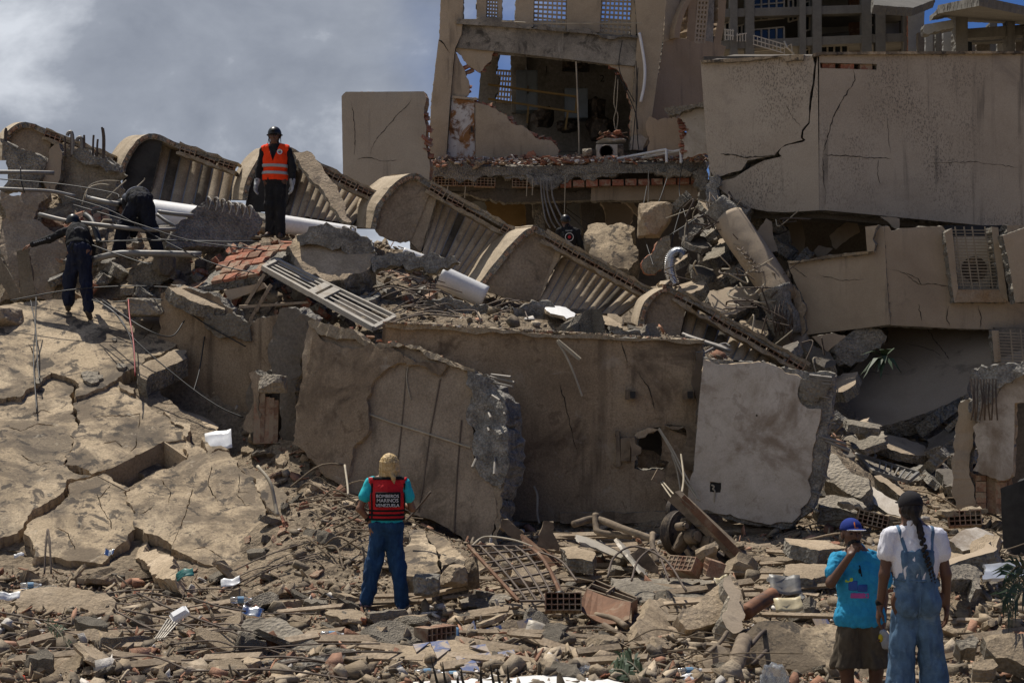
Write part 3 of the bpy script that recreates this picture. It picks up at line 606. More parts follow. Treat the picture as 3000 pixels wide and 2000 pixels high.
def room_things():
    r = random.Random(9)
    def cab(x0,y0,x1,y1,Y,d,m,label):
        a = W(x0,y1,Y); b = W(x1,y0,Y); t = thing('cabinet', Vector(((a.x+b.x)/2, Y, a.z)), label, 'cabinet')
        mb = MB().box(((a.x+b.x)/2, Y+d/2, (a.z+b.z)/2), (b.x-a.x, d, b.z-a.z)); mb.build('cabinet_body', m, t)
        mb = MB()
        for i in range(2): mb.box((a.x+(b.x-a.x)*(.27+.46*i), Y-.01, (a.z+b.z)/2), ((b.x-a.x)*.42, .02, (b.z-a.z)*.92))
        mb.build('cabinet_door', m, t); MB().box((a.x+(b.x-a.x)*.55, Y-.04, (a.z+b.z)/2), (.03,.04,.2)).build('handle', M['iron'], t); return t
    M['cab'] = paint('blue_grey_steel', (.16,.19,.215), .45, .2, .1, 10, .12); M['yellow'] = paint('dusty_yellow_paint', (.22,.135,.03), .55, var=.2)
    cab(1512,206,1575,322,43.2,.6,M['cab'],'tall blue-grey control cabinet at the left in the torn-open machine room')
    cab(1655,258,1722,345,43.0,.6,M['cab'],'shorter blue-grey control cabinet behind the yellow rail, right in the machine room')
    t = thing('railing', W(1560,370,42), 'dull yellow pipe railing across the open machine room', 'railing'); m = MB()
    for a, b in [((1430,248),(1690,284)),((1430,290),(1690,330)),((1690,284),(1686,330))]: m.bar(W(*a,41.8), W(*b,41.8), .05,.05)
    m.build('rail', M['yellow'], t); m = MB()
    for a, b in [((1548,310),(1544,362)),((1664,326),(1656,380))]: m.bar(W(*a,41.8), W(*b,41.8), .05,.05)
    m.build('rail_post', M['yellow'], t)
    t = thing('air_conditioner', W(1690,200,44.2), 'dark wall air conditioner high on the machine room wall', 'air conditioner')
    MB().box(W(1687,196,44.2), (.7,.25,.22)).build('case', M['iron'], t); MB().box(W(1687,205,44.05), (.6,.04,.06)).build('grille', M['cable'], t)
    for ch, px, py in (('1',1594,214),('2',1757,240)):
        cu = bpy.data.curves.new('wall_number','FONT'); cu.body = ch; cu.size = .26; cu.extrude = .004; o = bpy.data.objects.new('wall_number', cu)
        me = bpy.data.meshes.new_from_object(o); q = tag(link('wall_number', me, M['cable']), 'black painted number %s on the machine room wall' % ('one' if ch=='1' else 'two'), 'number'); q.location = W(px,py,44.59); q.rotation_euler = (math.pi/2,0,0)
    for i, (px, py, w) in enumerate([(1590,345,70),(1660,372,60),(1760,380,90),(1745,330,60)]):
        o = rock('machine', px, py, 43.4, w, [60,40,80,100][i], .6, M['iron'], ['low dark machine between the two cabinets','low dark motor beside the yellow rail post','large dark hoist machine at the right of the machine room','dark round winch standing behind the large hoist machine'][i], 'machine', 60+i, sub=3, nz=.15)
room_things()

# ------------------------------------------------------------------ debris shelf under the machine room
def shelf():
    r = random.Random(12)
    t = thing('floor_ledge', W(1660, 520, 39.5), 'sagging floor edge under the machine room, hollow bricks below a broken concrete lip', 'floor slab')
    pl = Plane((1256,500,39.3),(2070,486,39.0),(1260,600,39.3))
    slab('concrete_lip', [(1258,468),(1276,490),(1400,497),(1700,500),(1940,486),(2068,474),(2070,500),(1900,504),(1700,520),(1480,524),(1290,514),(1262,520)], pl, .35, [M['concrete'],M['concrete']], t, jag=.2, amp=.03)
    A = [W(1258,492,39.3), W(2068,478,39.0), W(2080,452,40.4), W(1256,462,40.5)]; m = MB(); m.sweep(A, [p-Vector((0,0,.2)) for p in A]); m.build('floor_slab', M['concrete'], t)
    brick_row(t, pl, (1276,530), (1560,536), r, HBL, .05, .44, skip=.12); brick_row(t, pl, (1600,538), (2060,528), r, SB2, .05, .3, .02, .03, name='brick')
    slab('beam', [(1272,548),(1560,552),(1730,552,1),(1730,586,1),(1500,592),(1276,588)], Plane(39.7), .4, [M['void'],M['concrete']], t, amp=.02)
    slab('beam', [(1732,546,1),(2050,540,1),(2050,582),(1732,588,1)], Plane(39.4), .4, [M['balcony'],M['concrete']], t, jag=.03)
    slab('concrete_lump', [(1540,510),(1590,506),(1640,516),(1636,545),(1600,556),(1560,546),(1545,530)], Plane(39.1), .25, [M['aggregate'],M['aggregate']], t, jag=.25, amp=.05)
    slab('concrete_lump', [(1925,496),(1990,500),(2030,505),(2010,518),(1955,520),(1930,512)], Plane(38.8), .25, [M['greystone'],M['aggregate']], t, jag=.25, amp=.05)
    slab('concrete_lump', [(2030,505),(2066,490),(2075,520),(2060,560),(2040,545)], Plane(38.9), .3, [M['aggregate'],M['aggregate']], t, jag=.25, amp=.05)
    for i, x in enumerate((1584,1592,1602,1616)):
        P = [W(x,530,39), W(x+4,580,38.95), W(x+14+i*6,640,38.8), W(x+28+i*8,668,38.8)]; MB().tube(spl(P), .02, 6).build('hanging_bar', M['steelbar'], t)
    for x, y1 in ((1656,640),(1364,580),(1312,575),(1545,575),(1562,572)): MB().tube([W(x,520 if x>1500 else 545,39), W(x-3,y1,39)], .012, 5).build('hanging_wire', M['wire'], t)
    slab('brick_backing', [(1262,505,1),(2072,500,1),(2072,560,1),(1262,560,1)], Plane(39.75), .1, [M['void'],M['void']], t, jag=0)
    # dim storey below
    s = lambda nm, pts, Y, m, th=.25, **k: slab(nm, pts, Plane(Y), th, M[m], u, **k)
    u = thing('crushed_storey', W(1650, 760, 43), 'dim crushed storey of broken partitions under the machine room floor', 'building')
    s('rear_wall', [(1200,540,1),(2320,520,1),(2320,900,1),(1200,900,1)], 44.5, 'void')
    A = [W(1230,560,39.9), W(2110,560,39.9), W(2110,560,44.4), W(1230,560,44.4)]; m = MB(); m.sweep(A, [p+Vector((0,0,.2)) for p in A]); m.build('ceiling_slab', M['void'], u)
    s('partition', [(1420,590,1),(1535,592,1),(1545,680),(1420,680)], 42.5, 'ochre'); s('partition', [(1665,600),(1720,602),(1725,640),(1700,690),(1660,690)], 41.8, 'aptwall')
    s('partition', [(1760,592,1),(1860,600,1),(1852,640),(1840,700),(1760,700)], 42.2, 'balcony'); s('column', [(1700,590,1),(1740,590,1),(1746,720,1),(1712,720,1)], 41.2, 'void', .4)
    s('column', [(1560,592,1),(1592,592,1),(1600,700,1),(1570,700,1)], 41.0, 'concrete', .4); s('beam', [(1820,590),(1850,588),(1935,650),(1915,660)], 40.6, 'balcony')
    s('partition', [(1275,590),(1420,592),(1420,660),(1275,640)], 41.4, 'aptwall'); s('partition', [(1600,610),(1660,600),(1650,700),(1610,700)], 43, 'void')
    brick_row(u, Plane(41), (1515,655), (1560,690), r, HB, 0, .3)
SB2 = bpy.data.meshes.new('solid_brick'); _m = MB().box((0,0,0),(.285,.2,.15)); SB2.from_pydata(_m.v,[],_m.f); SB2.materials.append(M['brick'])
M['ochre'] = paint('ochre_door_panel', (.30,.19,.075), .7, var=.2)
shelf()
def leftbox():
    r = random.Random(3); pl = VP(1000,37.2,1250,36.8)
    t = thing('standing_wall', W(1125,520,37), 'tall plain grey-tan wall panel standing against the sky left of the tower', 'wall')
    p = slab('wall_face', [(1000,282,1),(1005,276),(1013,269,1),(1241,268,1),(1249,290),(1243,312),(1241,345),(1249,372),(1246,420),(1252,462),(1258,470),(1258,575,1),(1080,560,1),(1004,512,1)], pl, .28, [M['parapet2'],M['brickdull']], t, jag=.05)
    brick_edge(t, pl, [(1246,330),(1252,460)], r, step=.1, depth=.03)
    for q in ([(1207,290),(1188,316),(1160,340),(1138,368),(1105,405),(1088,436),(1086,456)],[(1045,468),(1072,462),(1090,463),(1118,472),(1165,470)],[(1030,300),(1036,340),(1040,400),(1038,455)]): crack(t, q, pl, .028, M['crack'], len(q))
M['parapet2'] = stone('grey_tan_panel', [(.33,.28,.22),(.38,.325,.255),(.42,.365,.29)], .6, bump=.2, bscale=36, streak=((.06,.055,.05),.56,.72,4,.5), stain=[((.18,.155,.13),.55,.75,.8,.4)], fine=.1)
leftbox()
def scrap_wall():
    pl = VP(1900,38.6,2070,38.2)
    t = thing('broken_wall', W(2000,460,38.4), 'torn white plaster wall stub with bricks showing, between tower and parapet', 'wall'); r = random.Random(2)
    slab('wall_face', [(1985,330),(2070,318,1),(2075,455),(2030,460),(1998,466),(2004,430),(1998,410),(2012,390),(2004,362),(1995,345)], pl, .2, [M['whitewall'],M['brick']], t)
    slab('coping', [(1945,318),(2060,298),(2068,322),(1990,336),(1960,340),(1950,330)], VP(1900,38.4,2070,38), .25, [M['greystone'],M['concrete']], t)
    slab('rear_wall', [(1900,340),(2000,338),(2000,470),(1905,470)], VP(1900,39.6,2070,39.2), .2, [M['rosewall'],M['brick']], t)
    brick_edge(t, pl, [(1985,335),(1998,350),(2008,385),(1996,412),(2002,436),(1996,462)], r, .09, 0)
scrap_wall()

# ------------------------------------------------------------------ right-hand collapsed block
def parapet():
    r = random.Random(5)
    t = thing('parapet_wall', W(2420,615,31), 'massive long mould-specked parapet wall cracked at its corner, upper right', 'wall')
    pa = VP(2060,31.7,2400,31.0); pb = VP(2400,31.0,3000,31.35)
    m = [M['parapet'], M['concrete']]
    crk = [(2386,190),(2381,240),(2371,300),(2368,360),(2350,380),(2346,404),(2352,410),(2335,414),(2300,424),(2281,440),(2268,455)]
    slab('wall_face', [(2052,179,1),(2150,172,1),(2285,165),(2300,163),(2380,166,1)]+crk+[(2235,462),(2190,470),(2172,498),(2140,506),(2095,522),(2080,500),(2071,440,1)], pa, .45, m, t, jag=.04, chip=.003)
    slab('wall_face', [(2395,158,1),(2400,616,1),(2300,622),(2250,620),(2180,604),(2130,570),(2105,550),(2108,532),(2150,522),(2200,490),(2240,470),(2290,458),(2281,448),(2290,432),(2310,424),(2352,416),(2360,410),(2352,404),(2354,384),(2372,362),(2377,300),(2388,230)], pa, .45, m, t, jag=.02, chip=.003)
    slab('wall_face', [(2400,158,1),(3080,155,1),(3080,682,1),(3000,672,1),(2700,643,1),(2420,616,1),(2400,616,1)], pb, .45, m, t, jag=.0, chip=.001, holes=[[(2402,184),(2569,188),(2568,205),(2404,200)]])
    slab('coping', [(2384,156),(2410,152,1),(3080,149,1),(3080,156,1),(2410,160,1),(2386,166)], VP(2400,30.9,3000,31.25), .6, [M['slabtop'],M['slabtop']], t, jag=.02)
    slab('coping', [(2050,177,1),(2286,162),(2355,160),(2352,176),(2300,180),(2290,168),(2054,183,1)], VP(2060,31.6,2400,30.9), .6, [M['slabtop'],M['concrete']], t, jag=.05)
    brick_row(t, pb, (2402,194), (2568,197), r, SB2, .06, .28, name='brick')
    ci = M['crack']
    crack(t, [(2500,200),(2505,235),(2470,290),(2440,345),(2424,400),(2412,452)], pb, .035, ci, 1); crack(t, [(2410,454),(2500,458),(2560,464),(2612,465)], pb, .03, ci, 2)
    crack(t, [(2720,478),(2850,474),(2985,492)], pb, .02, ci, 3); crack(t, [(2574,468),(2570,510),(2580,540)], pb, .02, ci, 4); crack(t, [(2410,460),(2412,520),(2420,570),(2418,600)], pa, .025, ci, 5)
    crack(t, [(2110,452),(2150,454),(2180,462),(2270,456)], pa, .05, ci, 6); crack(t, [(2300,300),(2320,340),(2345,370)], pa, .02, ci, 7); crack(t, [(2600,345),(2603,400),(2610,450)], pb, .015, ci, 8)
    # storey behind it (roof and floor slabs going back)
    for y, dz, nm in ((160,-.1,'roof_slab'),(606,0,'floor_slab')):
        A = [W(2085,y,32.0)+Vector((0,0,dz)), W(2410,y,31.5)+Vector((0,0,dz)), W(3090,y+ (60 if y>300 else 0),31.8)+Vector((0,0,dz)), W(3090,y,37.5), W(2150,y,37.5)]
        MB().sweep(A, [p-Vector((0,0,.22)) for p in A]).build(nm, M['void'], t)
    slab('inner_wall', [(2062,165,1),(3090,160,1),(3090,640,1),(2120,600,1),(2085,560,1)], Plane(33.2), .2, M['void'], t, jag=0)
    # broken corner: crushed concrete and bars
    slab('crushed_concrete', [(2075,515),(2110,525),(2100,560),(2150,590),(2200,610),(2190,640),(2130,660),(2090,640),(2072,580)], VP(2060,31.5,2400,30.9), .5, [M['aggregate'],M['aggregate']], t, jag=.3, amp=.1, fr=2)
    for i in range(16):
        x = 2068+r.uniform(0,70); y = 560+r.uniform(0,40); P = [W(x,y,31.2), W(x+r.uniform(0,25),y+30,31.0), W(x+r.uniform(10,60),y+r.uniform(50,90),31.0)]; MB().tube(spl(P,4), .013, 5).build('bent_bar', M['rebar'], t)
def column():
    t = thing('leaning_column', W(2350,1010,30), 'round tan column leaning and snapped, between parapet and vaults', 'column')
    def cyl(name, pts, r0, r1, mat, seed, nz=.02, n=22, k=10):
        P = spl([W(*q) for q in pts], k); m = MB(); m.tube(P, r0, n, r2=r1); 
        m.v = [tuple(Vector(v)+Vector((fbm(Vector(v)*2.2,4),fbm(Vector(v)*2.2+Vector((9,0,0)),4),0))*nz) for v in m.v]; return m.build(name, mat, t, True)
    cyl('column_shaft', [(2135,640,30.9),(2190,720,30.6),(2245,800,30.3),(2285,880,30)], .29, .30, M['balcony'], 1)
    cyl('broken_core', [(2262,845,29.9),(2285,900,29.9),(2300,980,29.9)], .27, .25, M['aggregate'], 2, .08)
    cyl('column_shaft', [(2310,990,30.2),(2345,1050,30.4),(2400,1150,30.5)], .33, .34, M['balcony'], 3)
    cyl('broken_core', [(2095,600,31),(2140,645,30.9)], .24, .27, M['aggregate'], 2, .1)
    pl = Plane((2130,640,30.25),(2290,900,29.45),(2200,800,29.9)) if False else VP(2130,30.5,2330,29.65)
    slab('spalled_patch', [(2145,712),(2170,722),(2215,770),(2232,790),(2268,800),(2290,830),(2275,850),(2280,890),(2260,895),(2235,850),(2200,800),(2165,750)], pl, .2, [M['tanstone'],M['tanstone']], t, jag=.2, amp=.04)
    r = random.Random(1)
    for i in range(6):
        x = 2160+i*11; y = 728+i*13; MB().tube(spl([W(x,y,29.9), W(x+12,y+6,29.75), W(x+18,y-4,29.9)],3), .012, 5).build('tie_bar', M['rebar'], t)
    for i in range(14):
        x = 2262+r.uniform(0,60); y = 880+r.uniform(0,30); MB().tube(spl([W(x,y,29.5), W(x+r.uniform(-12,16),y+40,29.4), W(x+r.uniform(-6,20),y+r.uniform(70,110),29.55)],4), .014, 5).build('bent_bar', M['rebar'], t)
def balcony():
    r = random.Random(8)
    t = thing('balcony_wall', W(2600,960,29.5), 'drab two-faced balcony wall under the parapet, with a barred air-conditioner recess', 'wall')
    pa = VP(2310,30.2,2590,29.4); pb = VP(2590,29.4,3000,29.6); m = [M['balcony'],M['concrete']]
    slab('wall_face', [(2308,768),(2420,752,1),(2557,738,1),(2557,668,1),(2590,662,1),(2596,800,1),(2607,950,1),(2500,964,1),(2352,982),(2358,950),(2350,930),(2355,880),(2345,865),(2330,830),(2315,795)], pa, .35, m, t, jag=.06)
    slab('wall_face', [(2590,662,1),(2606,664),(2612,676),(2605,680),(2640,668),(2700,664,1),(2762,663,1),(2775,680,1),(2800,884,1),(2962,884,1),(2950,660,1),(3080,660,1),(3080,970,1),(2800,962,1),(2610,952,1),(2598,800,1)], pb, .35, m, t, jag=.02)
    slab('coping', [(2306,764),(2420,748,1),(2560,733,1),(2560,741,1),(2420,757,1),(2310,772)], VP(2310,30.1,2590,29.3), .45, [M['slabtop'],M['concrete']], t, jag=.04)
    slab('broken_post', [(2534,664,1),(2572,660),(2556,700),(2560,735,1),(2540,738,1)], VP(2310,29.9,2590,29.2), .4, [M['balcony'],M['concrete']], t)
    slab('broken_edge', [(2306,790),(2330,845),(2345,868),(2358,890),(2352,930),(2360,960),(2350,985),(2335,960),(2328,900),(2312,850)], VP(2310,30.1,2590,29.4), .3, [M['tanstone'],M['concrete']], t, jag=.2, amp=.04)
    # recess frame, bars and the unit inside
    fp = VP(2590,29.2,3000,29.4); fr = thing('recess_frame', fp.hit(2860,870), None, None); fr.parent = t; fr.matrix_parent_inverse = Matrix.Translation(-t.location)
    slab('frame_side', [(2768,682,1),(2790,668,1),(2808,850,1),(2806,884,1),(2797,886,1)], fp, .3, m, fr, jag=0); slab('frame_side', [(2905,664,1),(2925,666,1),(2954,884,1),(2930,862,1)], fp, .3, m, fr, jag=0)
    slab('frame_sill', [(2806,848,1),(2930,848,1),(2954,885,1),(2797,885,1)], fp, .3, [M['rustwall'],M['concrete']], fr, jag=0)
    slab('recess_back', [(2770,660,1),(2960,660,1),(2960,890,1),(2770,890,1)], VP(2590,30.2,3000,30.4), .1, M['dark'], t, jag=0)  # near-black sheet, the recess shade put into its colour
    b = MB(); bp = VP(2590,29.3,3000,29.5)
    for i in range(20):
        y = 674+i*9; x0 = 2783+i*1.3; x1 = 2908+i*1.2; b.bar(bp.hit(x0,y), bp.hit(x1,y+1), .016, .016)
    for s in (.12,.33,.52,.82): b.bar(bp.hit(2783+125*s,664), bp.hit(2808+122*s,848), .02, .02)
    b.build('window_bars', M['barpaint'], t)
    u = MB().box(bp.hit(2865,775)-bp.n*.4, (.62,.3,1.0)).build('cooling_unit', M['frame'], t)
    cu = bp.hit(2868,785)-bp.n*.22; MB().tube([cu, cu+Vector((0,.05,0))], .22, 20).build('fan', M['iron'], u)
    for q in ([(2608,790),(2650,800),(2690,832),(2730,832),(2785,842)],[(2655,800),(2690,816),(2700,835)],[(2780,895),(2772,930),(2782,955)],[(2690,890),(2700,940)],[(2865,895),(2875,930),(2870,960)]): crack(t, q, pb, .025, M['crack'], len(q))
    crack(t, [(2320,780),(2365,812)], pa, .02, M['crack'], 3); crack(t, [(2400,805),(2470,822),(2530,818)], pa, .015, M['crack'], 4)
    A = [W(2340,955,30.4), W(2605,940,29.8), W(3090,950,29.9), W(3090,900,35), W(2330,900,35)]; MB().sweep(A, [p-Vector((0,0,.05)) for p in A]).build('floor_slab', M['void'], t)
    slab('pier', [(2938,690,1),(3010,665,1),(3060,880,1),(2975,886,1),(2955,760,1)], VP(2590,28.9,3000,28.9), .3, [M['balcony'],M['concrete']], t, jag=.02)
    # storey below
    u = thing('lower_wall', W(2700,1260,29), 'shaded cracked wall of the lowest storey below the drab balcony, by the plant', 'wall')
    pc = Plane((2440,1250,29.5),(3000,1050,29.2),(2900,965,30.1))
    slab('wall_face', [(2596,945,1),(3080,950,1),(3080,1060),(2850,1082),(2840,1100),(2835,1150),(2780,1180),(2640,1230),(2520,1258),(2480,1240),(2450,1180),(2470,1100),(2540,1040),(2600,1000)], pc, .35, [M['lowwall'],M['concrete']], u, jag=.06)
    crack(u, [(2716,960),(2740,1000),(2765,1030),(2782,1058)], pc, .03, M['crack'], 4); crack(u, [(2510,1096),(2560,1090),(2610,1098)], pc, .02, M['crack'], 5); crack(u, [(2655,1008),(2700,1016),(2740,1030),(2760,1046)], pc, .02, M['crack'], 6)
    q = VP(2900,28.8,3000,28.8); f = slab('frame_side', [(2906,968,1),(2926,968,1),(2934,1058,1),(2914,1062,1)], q, .2, m, u, jag=0)
    b = MB()
    for i in range(11): b.bar(q.hit(2924,974+i*9), q.hit(3030,978+i*9), .016, .016)
    for x in (2960,2990): b.bar(q.hit(x,966), q.hit(x+8,1070), .02, .02)
    b.build('window_bars', M['barpaint'], u); slab('recess_back', [(2915,960,1),(3080,960,1),(3080,1080,1),(2920,1080,1)], VP(2900,29.4,3000,29.4), .1, M['void'], u, jag=0)
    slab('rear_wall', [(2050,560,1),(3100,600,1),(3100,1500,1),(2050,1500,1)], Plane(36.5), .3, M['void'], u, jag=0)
M['barpaint'] = paint('dusty_cream_bar', (.30,.25,.18), .6, .2); M['rustwall'] = stone('rust_stained_sill', [(.28,.18,.10),(.33,.27,.2)], 3, bump=.2)
M['lowwall'] = stone('lower_storey_render', [(.22,.178,.13),(.27,.222,.165),(.31,.26,.2)], .6, bump=.2, bscale=36, stain=[((.10,.085,.07),.56,.68,1.6,.6)], fine=.1)
parapet(); column(); balcony()
def rightcorner():
    r = random.Random(6); pl = VP(2830,23.5,3000,23.2)
    t = thing('broken_corner_wall', W(2920,1480,23.4), 'ruined corner wall at the right edge with peeling white plaster over crumbling concrete', 'wall')
    slab('white_face', [(2885,1160),(2925,1130),(2960,1105),(3080,1080),(3080,1180),(2972,1180,1),(2968,1380,1),(2960,1400),(2850,1378),(2862,1310),(2850,1250),(2872,1200)], pl, .3, [M['whitewall'],M['tanstone']], t, jag=.14)
    slab('crushed_concrete', [(2835,1085),(2900,1070),(2990,1065),(3080,1050),(3080,1100),(2960,1120),(2920,1150),(2880,1190),(2868,1240),(2850,1230),(2835,1190),(2845,1140)], VP(2830,23.35,3000,23.05), .5, [M['aggregate'],M['aggregate']], t, jag=.25, amp=.1, fr=2)
    slab('tan_plaster', [(2810,1180),(2850,1172),(2856,1230),(2840,1330),(2852,1420),(2845,1500),(2800,1490),(2790,1380),(2800,1270)], VP(2830,23.6,3000,23.3), .4, [M['balcony'],M['concrete']], t, jag=.15, amp=.03)
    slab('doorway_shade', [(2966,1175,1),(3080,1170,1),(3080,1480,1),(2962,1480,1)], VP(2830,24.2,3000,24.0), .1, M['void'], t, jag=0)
    bw = slab('brick_panel', [(2840,1380),(2962,1400),(2962,1500),(2838,1500)], VP(2830,23.7,3000,23.4), .15, [M['brickdull'],M['brickdull']], t, jag=.1)
    bp = VP(2830,23.55,3000,23.25)
    for j in range(7):
        brick_row(t, bp, (2842,1400+j*16+(j%2)*2), (2960,1404+j*16), r, SB3, 0, .22, .01, .02, .75, 'brick', .05)
    for i in range(9):
        x = 2845+i*9; P = [W(x,1110,23), W(x+r.uniform(-6,10),1180,22.9), W(x+r.uniform(-6,6),1230,23)]; MB().tube(spl(P,4), .012, 5).build('bent_bar', M['rebar'], t)
    p = thing('post', W(2970,1640,20), 'dark charred square post standing at the right edge', 'post'); slab('post_shaft', [(2930,1430),(3010,1400,1),(3010,1660,1),(2940,1650,1)], VP(2900,20.4,3000,20.2), .4, [M['dark'],M['dark']], p, jag=.05)
SB3 = bpy.data.meshes.new('wall_brick'); _m = MB().box((0,.02,0),(.285,.1,.1)); SB3.from_pydata(_m.v,[],_m.f); SB3.materials.append(M['brickdull'])
rightcorner()
LATE = []
# ------------------------------------------------------------------ row of fallen vaulted canopies
def canopy(Y, outer, sil, ridge, flq, n, endmat, label, seed, endtop=None, post=None):
    """outer: front outline of the shell from its foot over the crown; sil: how far its far outline shows to the left (px); ridge: end of the sloping top edge"""
    r = random.Random(seed); t = thing('vaulted_canopy', W(outer[0][0], outer[0][1], Y), label, 'canopy', 'row of fallen vaulted canopies')
    pl = Plane(Y); full = outer + [ridge]
    P = spl([pl.hit(*q) for q in full], 5); k = Y/F
    nrm = []                                            # in-plane normals pointing outwards
    for i in range(len(P)):
        d = (P[min(i+1,len(P)-1)]-P[max(i-1,0)]); nrm.append(Vector((-d.z, 0, d.x)).normalized())
    m = MB(); na = (len(outer)-1)*5+1; N = len(P); th = .10
    ax = Vector((-(sil+(1500-outer[0][0])*1.25/Y)*k, 1.25, (1179-outer[2][1])*k*1.25/Y*.9))
    V = []; rows = [(0,0),(0,1),(.33,1),(.66,1),(1,1),(1,0)]        # (depth, outer?)
    for i in range(N):
        fade = 1 if i < na-4 else max(.25, 1-(i-na+4)/8)
        for d, o in rows:
            j = r.uniform(-.02,.02) if d == 0 else 0
            p = P[i] + nrm[i]*(0 if o else -th*(1 if i < na else .8)) + ax*(d*fade) + Vector((0,j,0)) + nrm[i]*(.035*fbm((P[i].x*1.5,d*1.2,seed),4) if o else 0)
            V.append(p)
    q = len(rows); F_ = []; mi = []
    for i in range(N-1):
        for a in range(q):
            F_.append((i*q+a, i*q+(a+1)%q, (i+1)*q+(a+1)%q, (i+1)*q+a)); mi.append(1 if a in (0,) else 0)
    F_ += [tuple(range(q)), tuple(range((N-1)*q, N*q))[::-1]]; mi += [1,1]
    m.v = V; m.f = F_; m.m = mi; sh = m.build('shell', [M['vault'], M['concrete']], t)
    # bricks showing along the torn front rim of the arch
    for i in range(2, na-1):
        p = P[i] - nrm[i]*.055 - Vector((0,.02,0)); d = (P[i+1]-P[i-1]).normalized()
        if r.random() < .6: inst('brick', RIM, t, p, Matrix((d, Vector((0,1,0)), d.cross(Vector((0,1,0))))).transposed(), ((P[i+1]-P[i]).length/.22*r.uniform(.8,1.05), 1, r.uniform(.8,1.2)))
    # end wall filling the arch
    e = [pl.uv(p - nrm[i]*(th*.8)) for i, p in enumerate(P[:na])]
    el = [(full[0][0]+6, full[0][1])] + [None]
    ep = Plane(Y+.07); ew = [ep_px(pl.at(*u), Y) for u in e] + endtop
    slab('end_wall', ew, ep, .14, [endmat, M['concrete']], t, jag=0, amp=.03, seed=seed, fr=1.2)
    if post: slab('end_post', post, Plane(Y+.10), .2, [M['flute'], M['concrete']], t, jag=.03, seed=seed+2)
    # fluted panel, each flute and metal strip a piece
    T = [Vector(W(a,b,Y+.22+dy)) for (a,b), dy in zip(flq, (.38,.38,-.12,-.12))]
    def bl(s, u): return (T[0].lerp(T[1], s)).lerp(T[3].lerp(T[2], s), u)
    nn = (T[1]-T[0]).cross(T[3]-T[0]).normalized()
    if nn.y > 0: nn = -nn
    for i in range(n):
        s0 = i/n; s1 = (i+.88)/n; m = MB(); V = []; K = 8
        jj = r.uniform(-.02,.03)
        wdt = (bl(s1,.5)-bl(s0,.5)).length
        for u in (jj, .35, .7, 1.14+r.uniform(-.04,.03)):
            for c in range(K+1):
                a = math.pi*c/K; s = s0+(s1-s0)*c/K; V.append(bl(s, u) + nn*(wdt*.24*math.sin(a)**.8))
        m.add(V, [(b*(K+1)+c, b*(K+1)+c+1, (b+1)*(K+1)+c+1, (b+1)*(K+1)+c) for b in range(3) for c in range(K)])
        m.build('flute', M['flutestain'] if r.random() < .25 else M['flute'], t, True)
        m = MB(); c0 = (i+.89)/n; c1 = (i+1)/n
        for u0, u1 in ((jj,1.12),):
            a, b, c, d = bl(c0,u0), bl(c1,u0), bl(c1,u1), bl(c0,u1); m.sweep([a,b,c,d], [p-nn*.04 for p in (a,b,c,d)])
        m.build('metal_strip', M['stripmetal'], t)
    m = MB(); m.sweep([p-nn*.03 for p in T], [p-nn*.25 for p in T]); m.build('panel_back', M['void'], t)
    # sloping top edge: hollow bricks between mortar beds
    a = P[na-1]; b = P[-1]; d = (b-a); Ln = d.length; d.normalize(); up = d.cross(Vector((0,1,0)));
    if up.z < 0: up = -up
    cnt = max(2, int(Ln/.33)); fr = Matrix((d, Vector((0,1,0)), d.cross(Vector((0,1,0))))).transposed()
    for i in range(cnt):
        if r.random() < .12: continue
        p = a + d*(Ln*(i+.5)/cnt) - up*.085 + Vector((0,.08+r.uniform(-.03,.05),0)); inst('hollow_brick', HBV, t, p, fr @ Matrix.Rotation(r.uniform(-.06,.06),3,'Y'), (r.uniform(.9,1.05),1,r.uniform(.85,1.05)))
    for o, hh in ((.0,.05),(-.175,.055)):
        m = MB(); L1 = []; L2 = []; K = max(6, int(Ln/.1)); V = []
        for i in range(K+1):
            c = a + d*(Ln*i/K*1.01) + up*o; j = [r.uniform(-.018,.018) for _ in range(4)]
            V += [c+up*(hh/2+j[0])+Vector((0,-.03+j[2],0)), c-up*(hh/2+j[1])+Vector((0,-.03+j[3],0)), c-up*(hh/2)+Vector((0,.35,0)), c+up*(hh/2+j[0])+Vector((0,.35,0))]
        m.add(V, [(4*i+x, 4*i+(x+1)%4, 4*i+4+(x+1)%4, 4*i+4+x) for i in range(K) for x in range(4)] + [(0,1,2,3),(4*K+3,4*K+2,4*K+1,4*K)]); m.build('mortar_bed', M['mortar'], t)
    return t
def ep_px(p, Y):
    q = p - CP; f = q.dot(FW); return (1500+q.x/f*F, 1000-q.dot(UP)/f*F)
RIM = bpy.data.meshes.new('rim_brick'); _m = MB().box((0,.03,0),(.20,.12,.05)); RIM.from_pydata(_m.v,[],_m.f); RIM.materials.append(M['brickdull'])
HBV = brick_mesh('rim_hollow_brick', .31, .13, .2, 3, 2, .014); HBV.materials.append(M['brickdull'])
M['vault'] = stone('lime_vault_render', [(.30,.24,.165),(.40,.325,.23),(.47,.39,.285)], 1.3, bump=.6, bscale=28, stain=[((.16,.13,.1),.54,.72,1.6,.6)])
M['flutestain'] = stone('soot_stained_render', [(.045,.04,.033),(.10,.085,.065),(.2,.16,.115)], 2, bump=.4, bscale=30)
M['mortar'] = stone('crumbling_mortar', [(.24,.19,.125),(.34,.275,.19),(.42,.35,.25)], 6, bump=1, bscale=30, dist=.03)
M['endtan'] = stone('sooty_tan_render', [(.20,.16,.115),(.27,.215,.155),(.33,.27,.2)], 1.6, bump=.9, bscale=22, stain=[((.06,.05,.04),.52,.68,1.5,.75)])
